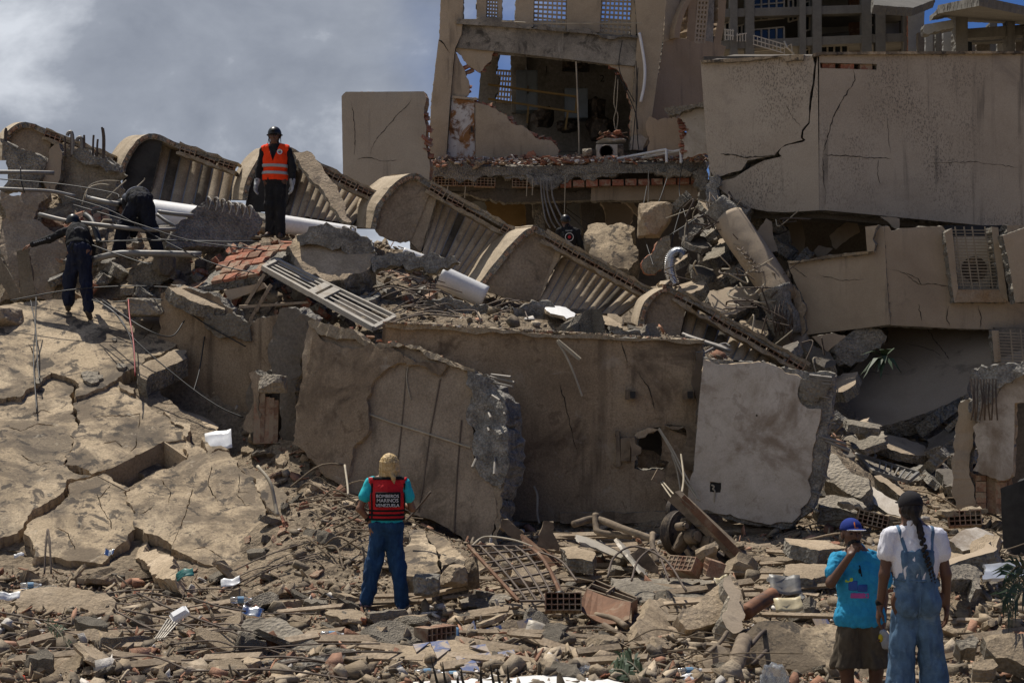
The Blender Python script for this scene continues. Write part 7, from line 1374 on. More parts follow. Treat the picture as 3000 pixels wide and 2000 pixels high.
# litter
def litter():
    r = random.Random(77)
    def rotz(a): return Matrix.Rotation(a,3,'Z')
    p = W(527,1800,15.6); t = thing('foam_box', p, 'white foam takeaway box lying open side down on the rods, left foreground', 'box'); m = MB(); Mx = Matrix.Rotation(-.35,3,'Y') @ Matrix.Rotation(.6,3,'X') @ rotz(.3)
    m.box(p, (.17,.11,.03), Mx); m.build('box_base', M['whitegloss'], t); a = MB(); a.add([p+Mx@Vector(v) for v in [(-.08,-.05,.015),(.08,-.05,.015),(.08,.05,.015),(-.08,.05,.015),(-.06,-.035,.045),(.06,-.035,.045),(.06,.035,.045),(-.06,.035,.045)]], [(0,1,5,4),(1,2,6,5),(2,3,7,6),(3,0,4,7),(4,5,6,7)]); a.build('box_lid', M['whitegloss'], t)
    t = thing('vent_grid', W(480,1870,15.3), 'broken white plastic vent grid below the foam box', 'grid')
    for i in range(5): MB().bar(W(448+i*7,1880-i*2,15.3), W(492+i*7,1812+i*3,15.5), .012,.008).build('slat', M['frame'], t)
    for i in range(3): MB().bar(W(455+i*14,1868-i*22,15.28), W(488+i*14,1872-i*22,15.28), .01,.006).build('slat', M['frame'], t)
    def sheet(name, px, py, Y, w, h, mt, lab, cat, seed, rx=.9):
        k = Y/F; m = MB(); n = 5; q = random.Random(seed); V = []
        Mx = Matrix.Rotation(q.uniform(-.4,.4),3,'Y') @ Matrix.Rotation(rx-math.pi/2,3,'X') 
        for i in range(n+1):
            for j in range(n+1): V.append(W(px,py,Y)+Mx@Vector(((i/n-.5)*w*k, q.uniform(-.012,.012)+.02*math.sin(i*1.3+seed), (j/n-.5)*h*k*1.4)))
        m.add(V, [(i*(n+1)+j, (i+1)*(n+1)+j, (i+1)*(n+1)+j+1, i*(n+1)+j+1) for i in range(n) for j in range(n)]); o = m.build(name, M[mt], None, True, lab, cat); o.modifiers.new('t','SOLIDIFY').thickness = .003
    sheet('plastic_sheet', 640, 1290, 22.9, 78, 50, 'whitegloss', 'curled white plastic sheet lying by the top of the rubble bank', 'sheet', 3, .9)
    sheet('paper', 676, 1704, 18.5, 56, 20, 'whitegloss', 'white paper scrap beside the red bricks, left foreground', 'paper', 4); sheet('wrapper', 320, 1618, 18.8, 26, 14, 'foil', 'crumpled foil at the foot of the great roof slab', 'wrapper', 5); sheet('wrapper', 740, 1790, 16.6, 60, 22, 'foil', 'crumpled foil wrapper in the left centre foreground', 'wrapper', 6)
    sheet('wrapper', 1328, 1858, 15.9, 34, 34, 'bluewrap', 'crumpled light blue wrapper left of the tiled slab', 'wrapper', 7); sheet('paper', 2020, 1990, 13.7, 70, 24, 'whitegloss', 'white foam tray at the bottom edge, right of centre', 'tray', 8); sheet('scrap', 60, 1988, 13.7, 30, 20, 'redplast', 'bright red plastic scrap in the bottom left corner', 'scrap', 9); sheet('scrap', 540, 1945, 14.5, 44, 22, 'orangeplast', 'orange plastic peel among the rubble, bottom left', 'scrap', 10); sheet('scrap', 30, 1745, 17, 60, 18, 'whitegloss', 'thin white strip at the left edge', 'scrap', 11); sheet('black_bag', 1630, 1755, 17.0, 46, 36, 'cable', 'crumpled black plastic bag beside the window grille', 'bag', 12); sheet('wrapper', 55, 1625, 19.4, 30, 8, 'whitegloss', 'white paper scrap on the lower left of the roof slab', 'paper', 13); sheet('sandal', 540, 1680, 18.3, 52, 20, 'teal', 'teal sandal on a slab edge at the foot of the roof slab', 'sandal', 14); sheet('cloth', 1590, 1850, 16.2, 100, 36, 'frame', 'dusty pale cloth strip right of the tiled slab', 'cloth', 15); sheet('scrap', 2310, 1770, 16.8, 80, 34, 'tinyellow', 'torn yellow-white sheet left of the man in the blue shirt', 'sheet', 16); sheet('curved_sheet', 2300, 1712, 18.0, 90, 46, 'greypipe', 'curved grey plastic sheet left of the man in the blue shirt', 'sheet', 17); sheet('scrap', 2115, 1700, 18.2, 40, 20, 'tinyellow', 'small torn yellow scrap beside the big concrete block', 'scrap', 18)
    def bottle(px, py, Y, a, lab, cap='bluewrap'):
        p = W(px,py,Y); t = thing('water_bottle', p, lab, 'bottle'); d = Vector((math.cos(a), .3, math.sin(a)*.4)).normalized(); prof = [(0,.028),(.005,.033),(.06,.033),(.08,.031),(.10,.033),(.15,.032),(.175,.02),(.19,.012),(.205,.012)]
        P = [p+d*h for h,_ in prof]; m = MB(); m.tube(P, 1, 12); 
        for i,(h,rr) in enumerate(prof):
            for k in range(12): v = Vector(m.v[i*12+k]); m.v[i*12+k] = tuple(P[i]+(v-P[i])*rr)
        m.build('bottle_body', M['clear'], t, True); MB().tube([p+d*.19,p+d*.21], .015, 10).build('cap', M['whitegloss'], t); MB().tube([p+d*.07,p+d*.13], .0345, 12, cap=False).build('bottle_label', M[cap], t)
    for i,(x,y,Y,a,l) in enumerate([(500,1960,14.2,.1,'clear water bottle with a blue label, bottom left'),(1215,1972,13.9,.1,'clear water bottle on the white ledge, left one'),(1290,1978,13.8,0,'crushed clear bottle beside the left one on the white ledge'),(1450,1970,13.9,-.1,'clear bottle lying near the middle of the white ledge'),(1520,1978,13.8,.5,'clear bottle standing out right of the middle of the white ledge'),(675,1757,17,0,'clear bottle lying beside the red bricks'),(940,1858,15.6,-.1,'clear bottle lying right of the grooved slab'),(60,1715,17.8,0,'clear bottle at the far left, middle height'),(1985,1968,14.0,.1,'bottle with a blue label right of the palm frond')]): bottle(x,y,Y,a,l)
    # plastic bag of bottles
    p = W(2270,1985,12.6); t = thing('bottle_bag', p, 'clear plastic bag full of water bottles at the bottom edge, right half', 'bag'); o = link('bag_film', rock_mesh('bag_film', 9, .125, .12, .20, 12, 4, .16), M['clear'], t); o.location = p - Vector((0,0,.05))
    for i in range(6):
        b = p+Vector((-.08+.05*(i%4), -.04+.06*(i//4), -.16)); MB().tube([b, b+Vector((0,0,.13)), b+Vector((0,0,.16)), b+Vector((0,0,.18))], .028, 10).build('bottle', M['clear'], t, True); MB().tube([b+Vector((0,0,.05)), b+Vector((0,0,.10))], .0285, 10, cap=False).build('bottle_label', M['bluewrap'], t)
    # crumpled clear bag in the centre
    o = link('clear_bag', rock_mesh('clear_bag', 19, .19, .15, .10, 9, 4, .2), M['clear']); o.location = W(1705,1975,13.8); tag(o, 'crumpled clear plastic bag on the white ledge, right of centre', 'bag')
    # low white painted ledge along the bottom
    w = thing('white_ledge', W(1480,2010,13.2), 'low white painted ledge crossing the bottom of the view', 'ledge'); slab('ledge_top', [(1150,1996),(1240,1985),(1330,1982),(1440,1976),(1500,1984),(1620,1976),(1780,1982),(1850,2000),(1850,2080,1),(1150,2080,1)], Plane((1150,1996,13.3),(1850,1996,13.3),(1500,2080,12.4)), .3, [M['white'],T_], w, jag=.1, amp=.02)
    # cardboard and sacks
    flat(0, [(2060,1920),(2100,1880),(2140,1895),(2130,1960),(2080,1965)], 'sack', 'crumpled brown sack beside the thick dusty pipe', M['balcony'], M['balcony'], .1, .9, Y=14.9, cat='sack', amp=.08)
    flat(0, [(1610,1960),(1660,1930),(1680,1940),(1660,1975),(1625,1980)], 'board_scrap', 'pinkish board scrap above the white ledge', M['brickdull'], M['brickdull'], .03, .8, Y=14.2, cat='board')
for nm, c in (('bluewrap',(.17,.31,.44)),('redplast',(.6,.06,.03)),('orangeplast',(.5,.2,.03)),('teal',(.05,.2,.18)),('tinyellow',(.50,.42,.26))): M[nm] = paint(nm, c, .45)
M['clear'] = paint('clear_plastic', (.85,.88,.9), .12, 0, .5, 30, .02, trans=.85)
litter()
# ladder, machine unit and rubble on the ledge
def ledge_things():
    r = random.Random(8); t = thing('ladder', W(1840,470,38.8), 'white metal ladder lying on the ledge below the machine room, right', 'ladder'); m = MB()
    for a, b in (((1760,474),(1952,438)),((1800,478),(1994,440))): MB().tube([W(*a,39.4), W(*b,38.9)], .03, 8).build('ladder_rail', M['white'], t)
    for x, y in ((1952,438),(1994,440)): MB().tube([W(x,y,38.9), W(x+1,y+38,38.8)], .03, 8).build('ladder_leg', M['white'], t)
    for i in range(6): u = (i+.5)/6; MB().tube([W(1760+192*u,474-36*u,39.4-.5*u), W(1800+194*u,478-38*u,39.4-.5*u)], .02, 6).build('rung', M['white'], t)
    t = thing('cooling_unit', W(1790,465,39.9), 'boxy grey cooling unit with a round fan at the edge of the machine room', 'air conditioner'); c = W(1785,448,39.8); MB().box(c, (.62,.4,.34)).build('case', M['frame'], t); q = c+Vector((-.08,-.21,0)); m = MB()
    ring = [q+Vector((.15*math.cos(a*.3142),0,.15*math.sin(a*.3142))) for a in range(21)]; m.tube(ring, .012, 6); m.build('fan_ring', M['iron'], t); MB().tube([q+Vector((0,.01,0)), q+Vector((0,.03,0))], .14, 20).build('fan', M['cable'], t); MB().box(c+Vector((.25,-.2,.02)), (.14,.03,.28)).build('control_panel', M['iron'], t); MB().box(c+Vector((-.42,0,-.05)), (.2,.3,.22)).build('side_box', M['iron'], t)
    rock('sack', 1790, 414, 39.9, 90, 16, .4, M['frame'], 'flat dusty sack lying on top of the cooling unit', 'sack', 71, sub=3)
    for i in range(26): put('brick', BRK[i%len(BRK)], W(1792+r.gauss(0,22), 402+r.uniform(-14,6), 39.9)+Vector((0,r.uniform(-.15,.2),0)), (.13,.08,.08), (r.gauss(0,.4),r.gauss(0,.3),r.uniform(0,6)), 'bricks heaped on top of the cooling unit', 'brick', 'bricks heaped on the cooling unit')
    flat(0,[(1655,462),(1760,468),(1755,474),(1650,470)],'brick_strip','low strip of hollow bricks lying on the ledge', M['brickdull'], M['brickdull'], .15, 1.2, Y=39.2)
    rock('block', 1720, 448, 39.6, 30, 26, .3, M['greystone'], 'small pale concrete block left of the cooling unit', 'block', 72)
ledge_things()
# plants
def frond(name, base, tip, droop, n, L, mat, label, seed, stem=.008):
    r = random.Random(seed); A, B = Vector(base), Vector(tip); mid = A.lerp(B,.5)+Vector((0,0,droop)); P = spl([A,mid,B],10); t = thing(name, A, label, 'palm frond'); MB().tube(P, stem, 5).build('stem', M['leafdry'], t); side = (B-A).cross(Vector((0,1,0))).normalized()
    for i in range(n):
        k = int(len(P)*(.12+.86*i/n)); k = min(k, len(P)-2); d = (P[k+1]-P[k]).normalized()
        for s in (-1,1):
            a = P[k]; v = (d*.8 + side*s*.75 + Vector((r.uniform(-.3,.3),r.uniform(-.4,.4),r.uniform(-.3,.1)))).normalized(); l = L*r.uniform(.7,1.1)*(1-.5*abs(i/n-.4)); w = d.cross(v).normalized(); w = v.cross(w).normalized()*.014
            b = a+v*l*.5+Vector((0,0,.01)); e = a+v*l+Vector((0,0,-l*.25)); m = MB(); m.add([a-w*.5,a+w*.5,b+w,b-w,e], [(0,1,2,3),(3,2,4)]); m.build('leaflet', mat, t)
frond('palm_frond', W(1895,1998,13.6), W(1815,1930,13.9), .05, 16, .22, M['leaf'], 'dark green palm frond at the bottom edge, right of centre', 1)
frond('palm_frond', W(1860,2010,13.4), W(1800,1960,13.6), .05, 12, .2, M['leaf'], 'second dark green palm frond beside it, lower left', 2)
for i,(a,b) in enumerate([((3020,1720,15.6),(2935,1760,15.2)),((3030,1700,15.8),(2945,1690,15.6)),((3030,1750,15.2),(2950,1800,14.8))]): frond('palm_frond', W(*a), W(*b), .12, 18, .22, M['leaf'], ['green palm frond at the right photo edge, middle one','upper green palm frond at the right photo edge','lowest green palm frond at the right photo edge'][i], 10+i)
frond('palm_frond', W(130,1820,15.6), W(205,1895,14.8), .04, 14, .12, M['leaf'], 'little green sprig lying on the rubble, lower left', 20)
def blades():
    r = random.Random(4); t = thing('dry_palm_leaf', W(1400,2030,9.5), 'dark upright palm leaf blades rising from the bottom edge, centre', 'palm leaf')
    for (x0,x1,y1,b) in [(1275,1262,1925,6),(1310,1296,1938,-4),(1372,1350,1955,-14),(1400,1408,1940,10),(1442,1436,1945,4),(1472,1456,1950,-8),(1485,1486,1950,6),(1340,1342,1975,2),(1240,1215,1975,-5)]:
        P = spl([W(x0+20,2060,9.5), W(x0+b,2000,9.5), W(x1,y1,9.5)],6); m = MB(); N = len(P); V = []
        for i,p in enumerate(P): w = .009*(1-(i/(N-1))**2)+.001; V += [p+Vector((-w,0,0)), p+Vector((w,.004,0))]
        m.add(V, [(2*i,2*i+1,2*i+3,2*i+2) for i in range(N-1)]); m.build('leaf_blade', M['leafdark'], t).modifiers.new('t','SOLIDIFY').thickness = .002
M['leafdark'] = paint('dark_dry_leaf', (.03,.028,.018), .6)
blades()
def agave():
    r = random.Random(6); c = W(2590,1045,28.4); t = thing('agave_plant', c, 'spiky green plant growing out of the shaded gap under the drab balcony', 'plant')
    for i in range(22):
        a = r.uniform(0,6.28); e = r.uniform(-.5,.9); L = r.uniform(.3,.55); d = Vector((math.cos(a)*math.cos(e), math.sin(a)*math.cos(e)*.6-.2, math.sin(e))); w = d.cross(Vector((0,0,1))).normalized()*.045; m = MB(); p1 = c+d*L*.5; p2 = c+d*L-Vector((0,0,L*.35)); m.add([c-w*.6,c+w*.6,p1+w,p1-w,p2], [(0,1,2,3),(3,2,4)]); m.build('leaf', M['leaf'], t)
    rr = slab('broken_masonry', [(2445,1005),(2500,970),(2560,962),(2600,985),(2580,1020),(2520,1060),(2460,1070)], Plane(29.6), .3, [M['concrete'],M['concrete']], amp=.1, jag=.2, label='clump of crumbled masonry in the gap left of the spiky plant', cat='masonry')
    solid('loose_board', [(2380,985),(2440,975),(2480,985),(2425,1030)], Plane(29.2), .06, [M['balcony'],M['concrete']], 'tan triangular panel hanging below the drab balcony, left', 'panel', jag=.04)
agave()

for f_ in LATE: f_()
# ------------------------------------------------------------------ people: smooth continuous surfaces from blended tapered limbs
def nets(f, lo, hi, h):
    """surface nets of the field f(P) over a box"""
    ax = [np.arange(lo[i]-2*h, hi[i]+2.5*h, h) for i in range(3)]; S = tuple(len(a) for a in ax); q = 5
    ca = [a[::q] if (len(a)-1) % q == 0 else np.append(a[::q], a[0]+h*q*math.ceil((len(a)-1)/q)) for a in ax]; cm = [(c[:-1]+c[1:])/2 for c in ca]
    G = np.stack(np.meshgrid(*cm, indexing='ij'), -1); cD = f(G.reshape(-1,3)).reshape(G.shape[:3]); near = np.abs(cD) < q*h*1.25+.012
    up3 = lambda A: np.repeat(np.repeat(np.repeat(A,q,0),q,1),q,2); fit = lambda A: np.pad(A, [(0,max(0,S[i]-A.shape[i])) for i in range(3)], mode='edge')[:S[0],:S[1],:S[2]]
    D = fit(up3(cD)).astype(np.float64).copy(); ev = np.argwhere(fit(up3(near)))
    if len(ev): D[tuple(ev.T)] = f(np.stack([ax[i][ev[:,i]] for i in range(3)],1))
    neg = D < 0; cs = tuple(s-1 for s in S); cnt = np.zeros(cs, np.int8); 
    C8 = [(a,b,c) for a in (0,1) for b in (0,1) for c in (0,1)]
    sl = lambda A,o: A[o[0]:o[0]+cs[0], o[1]:o[1]+cs[1], o[2]:o[2]+cs[2]]
    for o in C8: cnt += sl(neg,o)
    act = (cnt > 0) & (cnt < 8); idx = -np.ones(cs, np.int64); ids = np.argwhere(act); idx[act] = np.arange(len(ids)); acc = np.zeros((len(ids),3)); w = np.zeros(len(ids))
    for a in C8:
        for d in range(3):
            if a[d]: continue
            b = list(a); b[d] = 1; ia = ids+np.array(a); ib = ids+np.array(b); da = D[tuple(ia.T)]; db = D[tuple(ib.T)]; m = (da < 0) != (db < 0); t = np.where(m, da/np.where(m, da-db, 1), 0)
            p = np.array(a)[None]+t[:,None]*(np.array(b)-np.array(a))[None]; acc += np.where(m[:,None], p, 0); w += m
    V = (ids+acc/w[:,None])*h + np.array([ax[0][0], ax[1][0], ax[2][0]]); Fs = []
    for d in range(3):
        o = [0,0,0]; o[d] = 1; A = neg[:-1 if d==0 else None, :-1 if d==1 else None, :-1 if d==2 else None]; B = neg[o[0]:, o[1]:, o[2]:]; e = np.argwhere(A != B); u, v = [(1,2),(2,0),(0,1)][d]
        ok = (e[:,u] > 0) & (e[:,v] > 0) & (e[:,u] < cs[u]) & (e[:,v] < cs[v]); e = e[ok]; fl = A[tuple(e.T)]
        du = np.zeros(3,int); du[u] = 1; dv = np.zeros(3,int); dv[v] = 1; q = np.stack([idx[tuple((e-du-dv).T)], idx[tuple((e-dv).T)], idx[tuple(e.T)], idx[tuple((e-du).T)]],1); q[~fl] = q[~fl][:, ::-1]; Fs.append(q)
    return V, np.concatenate(Fs)
def sdf(prims, inflate=0):
    def f(P):
        d = np.full(len(P), 9.0)
        for p in prims:
            k = p[-1]
            if p[0] == 'c':
                _, a, b, ra, rb, k = p; a = np.array(a); b = np.array(b); ab = b-a; t = np.clip(((P-a)@ab)/max(ab@ab,1e-9), 0, 1); q = np.linalg.norm(P-a-t[:,None]*ab, axis=1)-(ra+(rb-ra)*t)
            else:
                _, c, r, M3, k = p; L = (P-np.array(c))@np.array(M3 if M3 is not None else np.eye(3)); r = np.array(r); k0 = np.linalg.norm(L/r, axis=1); k1 = np.linalg.norm(L/(r*r), axis=1); q = k0*(k0-1)/np.maximum(k1,1e-6)
            h = np.clip(.5+.5*(d-q)/k, 0, 1); d = d+(q-d)*h-k*h*(1-h)
        return d-inflate
    return f
def cap(a, b, ra, rb, k=.03): return ('c', tuple(a), tuple(b), ra, rb, k)
def ell(c, r, M3=None, k=.04): return ('e', tuple(c), r, M3, k)
def surf(name, f, lo, hi, h, mat, parent, wr=0, ws=9, seed=0, stretch=(1,1,.4)):
    V, Fs = nets(f, lo, hi, h)
    if wr:
        eps = h*.7; g = np.stack([f(V+np.eye(3)[i]*eps)-f(V-np.eye(3)[i]*eps) for i in range(3)],1); g /= np.maximum(np.linalg.norm(g,axis=1,keepdims=True),1e-9)
        n = np.array([noise.fractal(Vector((v[0]*ws*stretch[0]+seed, v[1]*ws*stretch[1], v[2]*ws*stretch[2])), .7, 2.0, 3) for v in V]); n = np.abs(n)*2-.5; V = V+g*(n*wr)[:,None]
    me = bpy.data.meshes.new(name); me.from_pydata(V.tolist(), [], Fs.tolist()); me.polygons.foreach_set('use_smooth', [True]*len(Fs))
    o = bpy.data.objects.new(name, me); C.collection.objects.link(o); me.materials.append(mat); o.parent = parent; return o
V3 = lambda *a: np.array(a, float)
def rotm(ax, a): return np.array(Matrix.Rotation(a, 3, ax))
def cloth(name, c, v=.25, rough=.9, sc=60, **k): return stone(name, [tuple(x*(1-v) for x in c), tuple(min(1,x*(1+v)) for x in c)], 7, rough, .3, sc*3, dist=.004, fine=.15, **k)
CL = {'skin': paint('tanned_skin', (.23,.115,.065), .55, 0, .1, 40, .12), 'skind': paint('brown_skin', (.12,.058,.034), .5, 0, .1, 40, .12), 'blackcloth': cloth('black_uniform_cloth', (.017,.017,.018), stain=[((.07,.06,.05),.55,.7,6,.45)]), 'navy': cloth('navy_trouser_cloth', (.014,.018,.036), stain=[((.08,.07,.06),.55,.7,6,.4)]),
  'orange': cloth('fluorescent_orange_mesh', (.9,.055,.008), .12), 'reflect': paint('grey_reflective_tape', (.36,.38,.39), .35, 0, .1, 60, .1), 'helmet': paint('black_helmet_shell', (.016,.016,.017), .38), 'boot': paint('dusty_boot', (.06,.048,.036), .8, var=.4), 'glove': cloth('grey_white_glove', (.36,.37,.37)),
  'red': cloth('red_vest_nylon', (.55,.012,.016), .15, .6), 'strap': cloth('black_webbing', (.012,.012,.012)), 'cyan': cloth('turquoise_shirt', (.03,.46,.52), .1), 'jeansnavy': cloth('deep_blue_jeans', (.018,.055,.125), .3), 'blonde': stone('blonde_hair', [(.38,.25,.10),(.56,.40,.19),(.68,.52,.30)], 26, .5, .5, 60, dist=.01), 'blackhair': stone('black_hair', [(.010,.008,.007),(.03,.022,.018)], 26, .45, .5, 60, dist=.01),
  'blueshirt': cloth('sky_blue_shirt', (.03,.28,.48), .12), 'khaki': cloth('brown_khaki_cloth', (.085,.068,.047), .2), 'cap': cloth('royal_blue_cap', (.012,.03,.19), .12), 'capdark': cloth('charcoal_cap', (.02,.018,.02)), 'tee': cloth('white_tee', (.74,.74,.79), .06), 'denim': cloth('washed_blue_denim', (.085,.15,.235), .3, stain=[((.19,.28,.38),.5,.68,5,.6)]), 'shoe': cloth('grey_purple_trainer', (.20,.17,.26)), 'grey': cloth('grey_panel_cloth', (.17,.18,.21)), 'lens': paint('dark_eye', (.01,.008,.006), .2), 'lip': paint('lip', (.2,.07,.05), .5), 'yellow': paint('yellow_grip', (.6,.45,.02), .5), 'emblem': paint('white_print', (.75,.75,.75), .7), 'emred': paint('red_print', (.5,.02,.03), .7), 'emblue': paint('blue_print', (.03,.09,.35), .7), 'emgreen': paint('yellow_green_print', (.45,.62,.05), .7), 'empink': paint('pink_print', (.42,.08,.30), .7), 'tape': paint('orange_print', (.85,.22,.02), .6)}
def hand(wr, d, nrm, s=1.0, curl=.5, thumb=1):
    """palm, four unequal bent fingers and a thumb leaving the side of the palm; d = pointing direction, nrm = palm normal"""
    d = d/np.linalg.norm(d); nrm = nrm-d*(nrm@d); nrm /= np.linalg.norm(nrm); sd = np.cross(d, nrm); P = []
    for o in (-.027,-.009,.009,.027): P.append(cap(wr+d*.005*s+sd*o*.7*s, wr+d*.085*s+sd*o*s, .016*s, .0125*s, .012))
    for o, L in ((-.030,.062),(-.010,.078),(.010,.083),(.030,.070)):
        a = wr+d*.088*s+sd*o*s; c1 = curl*.6; b = a+(d*math.cos(c1)+nrm*math.sin(c1))*L*.5*s; c2 = curl*1.6; e = b+(d*math.cos(c2)+nrm*math.sin(c2))*L*.55*s; P += [cap(a,b,.0102*s,.0092*s,.003), cap(b,e,.0092*s,.0075*s,.003)]
    a = wr+d*.02*s+sd*thumb*.03*s; b = wr+d*.055*s+sd*thumb*.058*s+nrm*.015*s; e = wr+d*.09*s+sd*thumb*.058*s+nrm*.03*s; P += [cap(a,b,.014*s,.012*s,.01), cap(b,e,.0115*s,.009*s,.003)]
    return P
def head(c, fw, up, s=1.0):
    """skull, jaw, nose, brow, lips, ears; fw = face direction"""
    fw = fw/np.linalg.norm(fw); up = up-fw*(up@fw); up /= np.linalg.norm(up); rt = np.cross(fw, up); B = np.stack([rt,fw,up],1)
    at = lambda x,y,z: c+rt*x*s+fw*y*s+up*z*s
    P = [ell(at(0,-.012,.03),(.074*s,.092*s,.088*s),B,.02), ell(at(0,.028,-.045),(.056*s,.058*s,.062*s),B,.04), ell(at(0,.06,-.088),(.026*s,.022*s,.02*s),B,.03), cap(at(0,.082,.018),at(0,.106,-.024),.009*s,.015*s,.015), cap(at(-.045,.072,.03),at(.045,.072,.03),.012*s,.012*s,.02), cap(at(-.018,.083,-.055),at(.018,.083,-.055),.008*s,.008*s,.008), cap(at(-.017,.081,-.066),at(.017,.081,-.066),.009*s,.009*s,.008), cap(at(-.046,.055,-.012),at(.046,.055,-.012),.02*s,.02*s,.03)]
    for e in (-1,1): P.append(ell(at(e*.077,-.005,-.008),(.012*s,.02*s,.033*s),B,.008))
    return P, at, B
def figure(name, base, J, label, fw, skin='skin', h=.009, cat='person', up=None, hs=1.0, curl=(.4,.4), hn=None, build=1.0, wide=1.0):
    """J: joints in metres from base (x right in the photo, y away, z up). Body skin is one continuous mesh."""
    t = thing('person', base, label, cat); J = {k: V3(*v) for k, v in J.items()}; up = V3(0,0,1) if up is None else V3(*up); w = build
    hd, at, B = head(J['head'], V3(*fw), up, hs)
    P = [cap(J['hip'], J['chest'], .095*w, .10*w, .05), cap(J['chest'], J['neck'], .10*w, .07, .05), cap(J['neck'], J['head']-up*.05, .058, .052, .03)]
    hn = hn or {}
    for s in 'lr':
        P += [cap(J['neck'], J[s+'sh'], .05, .052*w, .04), cap(J[s+'sh'], J[s+'el'], .05*w, .038*w, .03), cap(J[s+'el'], J[s+'wr'], .04*w, .027, .02), cap(J[s+'hp'], J[s+'kn'], .085*w, .055*w, .05), cap(J[s+'kn'], J[s+'kn']*.6+J[s+'an']*.4, .055*w, .055*w, .03), cap(J[s+'kn']*.6+J[s+'an']*.4, J[s+'an'], .055*w, .036, .03), cap(J[s+'an'], J[s+'to'], .036, .03, .03), cap(J['hip'], J[s+'hp'], .1*w, .09*w, .05)]
    P += hd
    for s in 'lr':
        d = J.get(s+'hd'); d = (J[s+'wr']-J[s+'el']) if d is None else d; P += hand(J[s+'wr'], d, V3(*hn.get(s, (0,-1,0))), 1.0, curl[0 if s=='l' else 1], hn.get('t'+s, 1))
    A = np.array([v for k, v in J.items() if not k.endswith('hd')]); lo, hi = A.min(0)-.22, A.max(0)+.22
    surf('body', sdf(P), lo, hi, h, CL[skin], t); return t, J, at, B, lo, hi
def torso_prims(J, w=1.0, dep=1.0, flat=None):
    H, Ch, N = J['hip'], J['chest'], J['neck']; a = J['rsh']-J['lsh']; a = a/np.linalg.norm(a); u = N-H; u = u/np.linalg.norm(u); a = a-u*(a@u); a /= np.linalg.norm(a); f = np.cross(u, a); B = np.stack([a,f,u],1); L = np.linalg.norm(N-H); s = np.linalg.norm(J['rsh']-J['lsh'])/2
    return [ell(H+u*.02,(.165*w,.115*dep,.14),B,.05), ell(H+u*L*.42,(.148*w,.108*dep,.19),B,.07), ell(Ch,(.165*w,.118*dep,.19),B,.07), cap(N-u*.035, J['lsh']*.92+N*.08-u*.005, .062, .052, .03), cap(N-u*.035, J['rsh']*.92+N*.08-u*.005, .062, .052, .03), cap(N-u*.03, N+u*.01, .066,.060,.03)], B, u
def sleeves(J, fr=.5, r0=.056, r1=.064): return [cap(J[s+'sh'], J[s+'sh']+(J[s+'el']-J[s+'sh'])*fr, r0*.9, r1*.9, .022) for s in 'lr']
def longsleeves(J, r=.05): return [q for s in 'lr' for q in (cap(J[s+'sh'], J[s+'el'], .054, r, .02), cap(J[s+'el'], J[s+'el']*.08+J[s+'wr']*.92, r, .038, .025))]
def legs(J, r=(.098,.075,.062), fr=1.0, w=1.0, k=.04):
    P = [ell(J['hip'],(.165*w,.125,.12),None,.05)]
    for s in 'lr':
        P += [cap(J['hip']*.35+J[s+'hp']*.65, J[s+'kn'], r[0], r[1], k)]
        if fr > 0: P += [cap(J[s+'kn'], J[s+'kn']*(1-fr)+J[s+'an']*fr, r[1], r[2], k)]
    return P
def cut(f, *planes):       # keep the side where (P-p).n < 0
    def g(P):
        d = f(P)
        for p, n in planes: d = np.maximum(d, (P-np.array(p))@np.array(n))
        return d
    return g
def minus(f, g): return lambda P: np.maximum(f(P), -g(P))
def shoes(t, J, mat, h=.009, L=1.0, sole=None):
    for s in 'lr':
        a, b = J[s+'an'], J[s+'to']; d = b-a; P = [cap(a, a+V3(0,0,-.02), .05,.05,.03), cap(a+V3(0,0,-.045)-d*.15, b+V3(0,0,-.01), .042, .036, .03)]
        surf('shoe', sdf(P), np.minimum(a,b)-.12, np.maximum(a,b)+.12, h, CL[mat], t)
def band(t, name, f, lo, hi, h, p, n, half, mat, infl=.006): 
    g = lambda P: np.maximum(f(P)-infl, np.abs((P-np.array(p))@np.array(n))-half); return surf(name, g, lo, hi, h, CL[mat], t)
def helmet(t, J, at, B, h=.008, straps=True):
    c = at(0,-.008,.045); f = sdf([ell(c,(.105,.125,.108),B,.02), ell(at(0,-.02,.0),(.1,.105,.1),B,.03)]); up = B[:,2]; fwd = B[:,1]
    g = lambda P: np.maximum(f(P), -((P-at(0,0,.012))@up)-.45*np.maximum(0,-(P-at(0,0,0))@fwd))
    o = surf('helmet', g, c-.2, c+.2, h, CL['helmet'], t); R0 = sdf([cap(at(-.05,.108,.03),at(.05,.108,.03),.012,.012,.01), ell(at(0,.115,.075),(.028,.016,.022),B,.01), cap(at(-.105,.02,.02),at(-.105,-.05,.02),.013,.013,.01), cap(at(.105,.02,.02),at(.105,-.05,.02),.013,.013,.01)])
    surf('helmet_rail', R0, c-.2, c+.2, h, CL['strap'], t)
    if straps:
        for e in (-1,1): surf('chin_strap', sdf([cap(at(e*.085,.02,.0),at(e*.06,.05,-.1),.008,.008,.01), cap(at(e*.085,-.03,.0),at(e*.10,.02,-.12),.007,.006,.01)]), c-.25, c+.2, .006, CL['strap'], t)
def eyes(t, at):
    for e in (-1,1):
        p = at(e*.031,.078,.008); surf('eye', sdf([ell(p,(.014,.008,.009),None,.01)]), p-.03, p+.03, .004, CL['lens'], t)
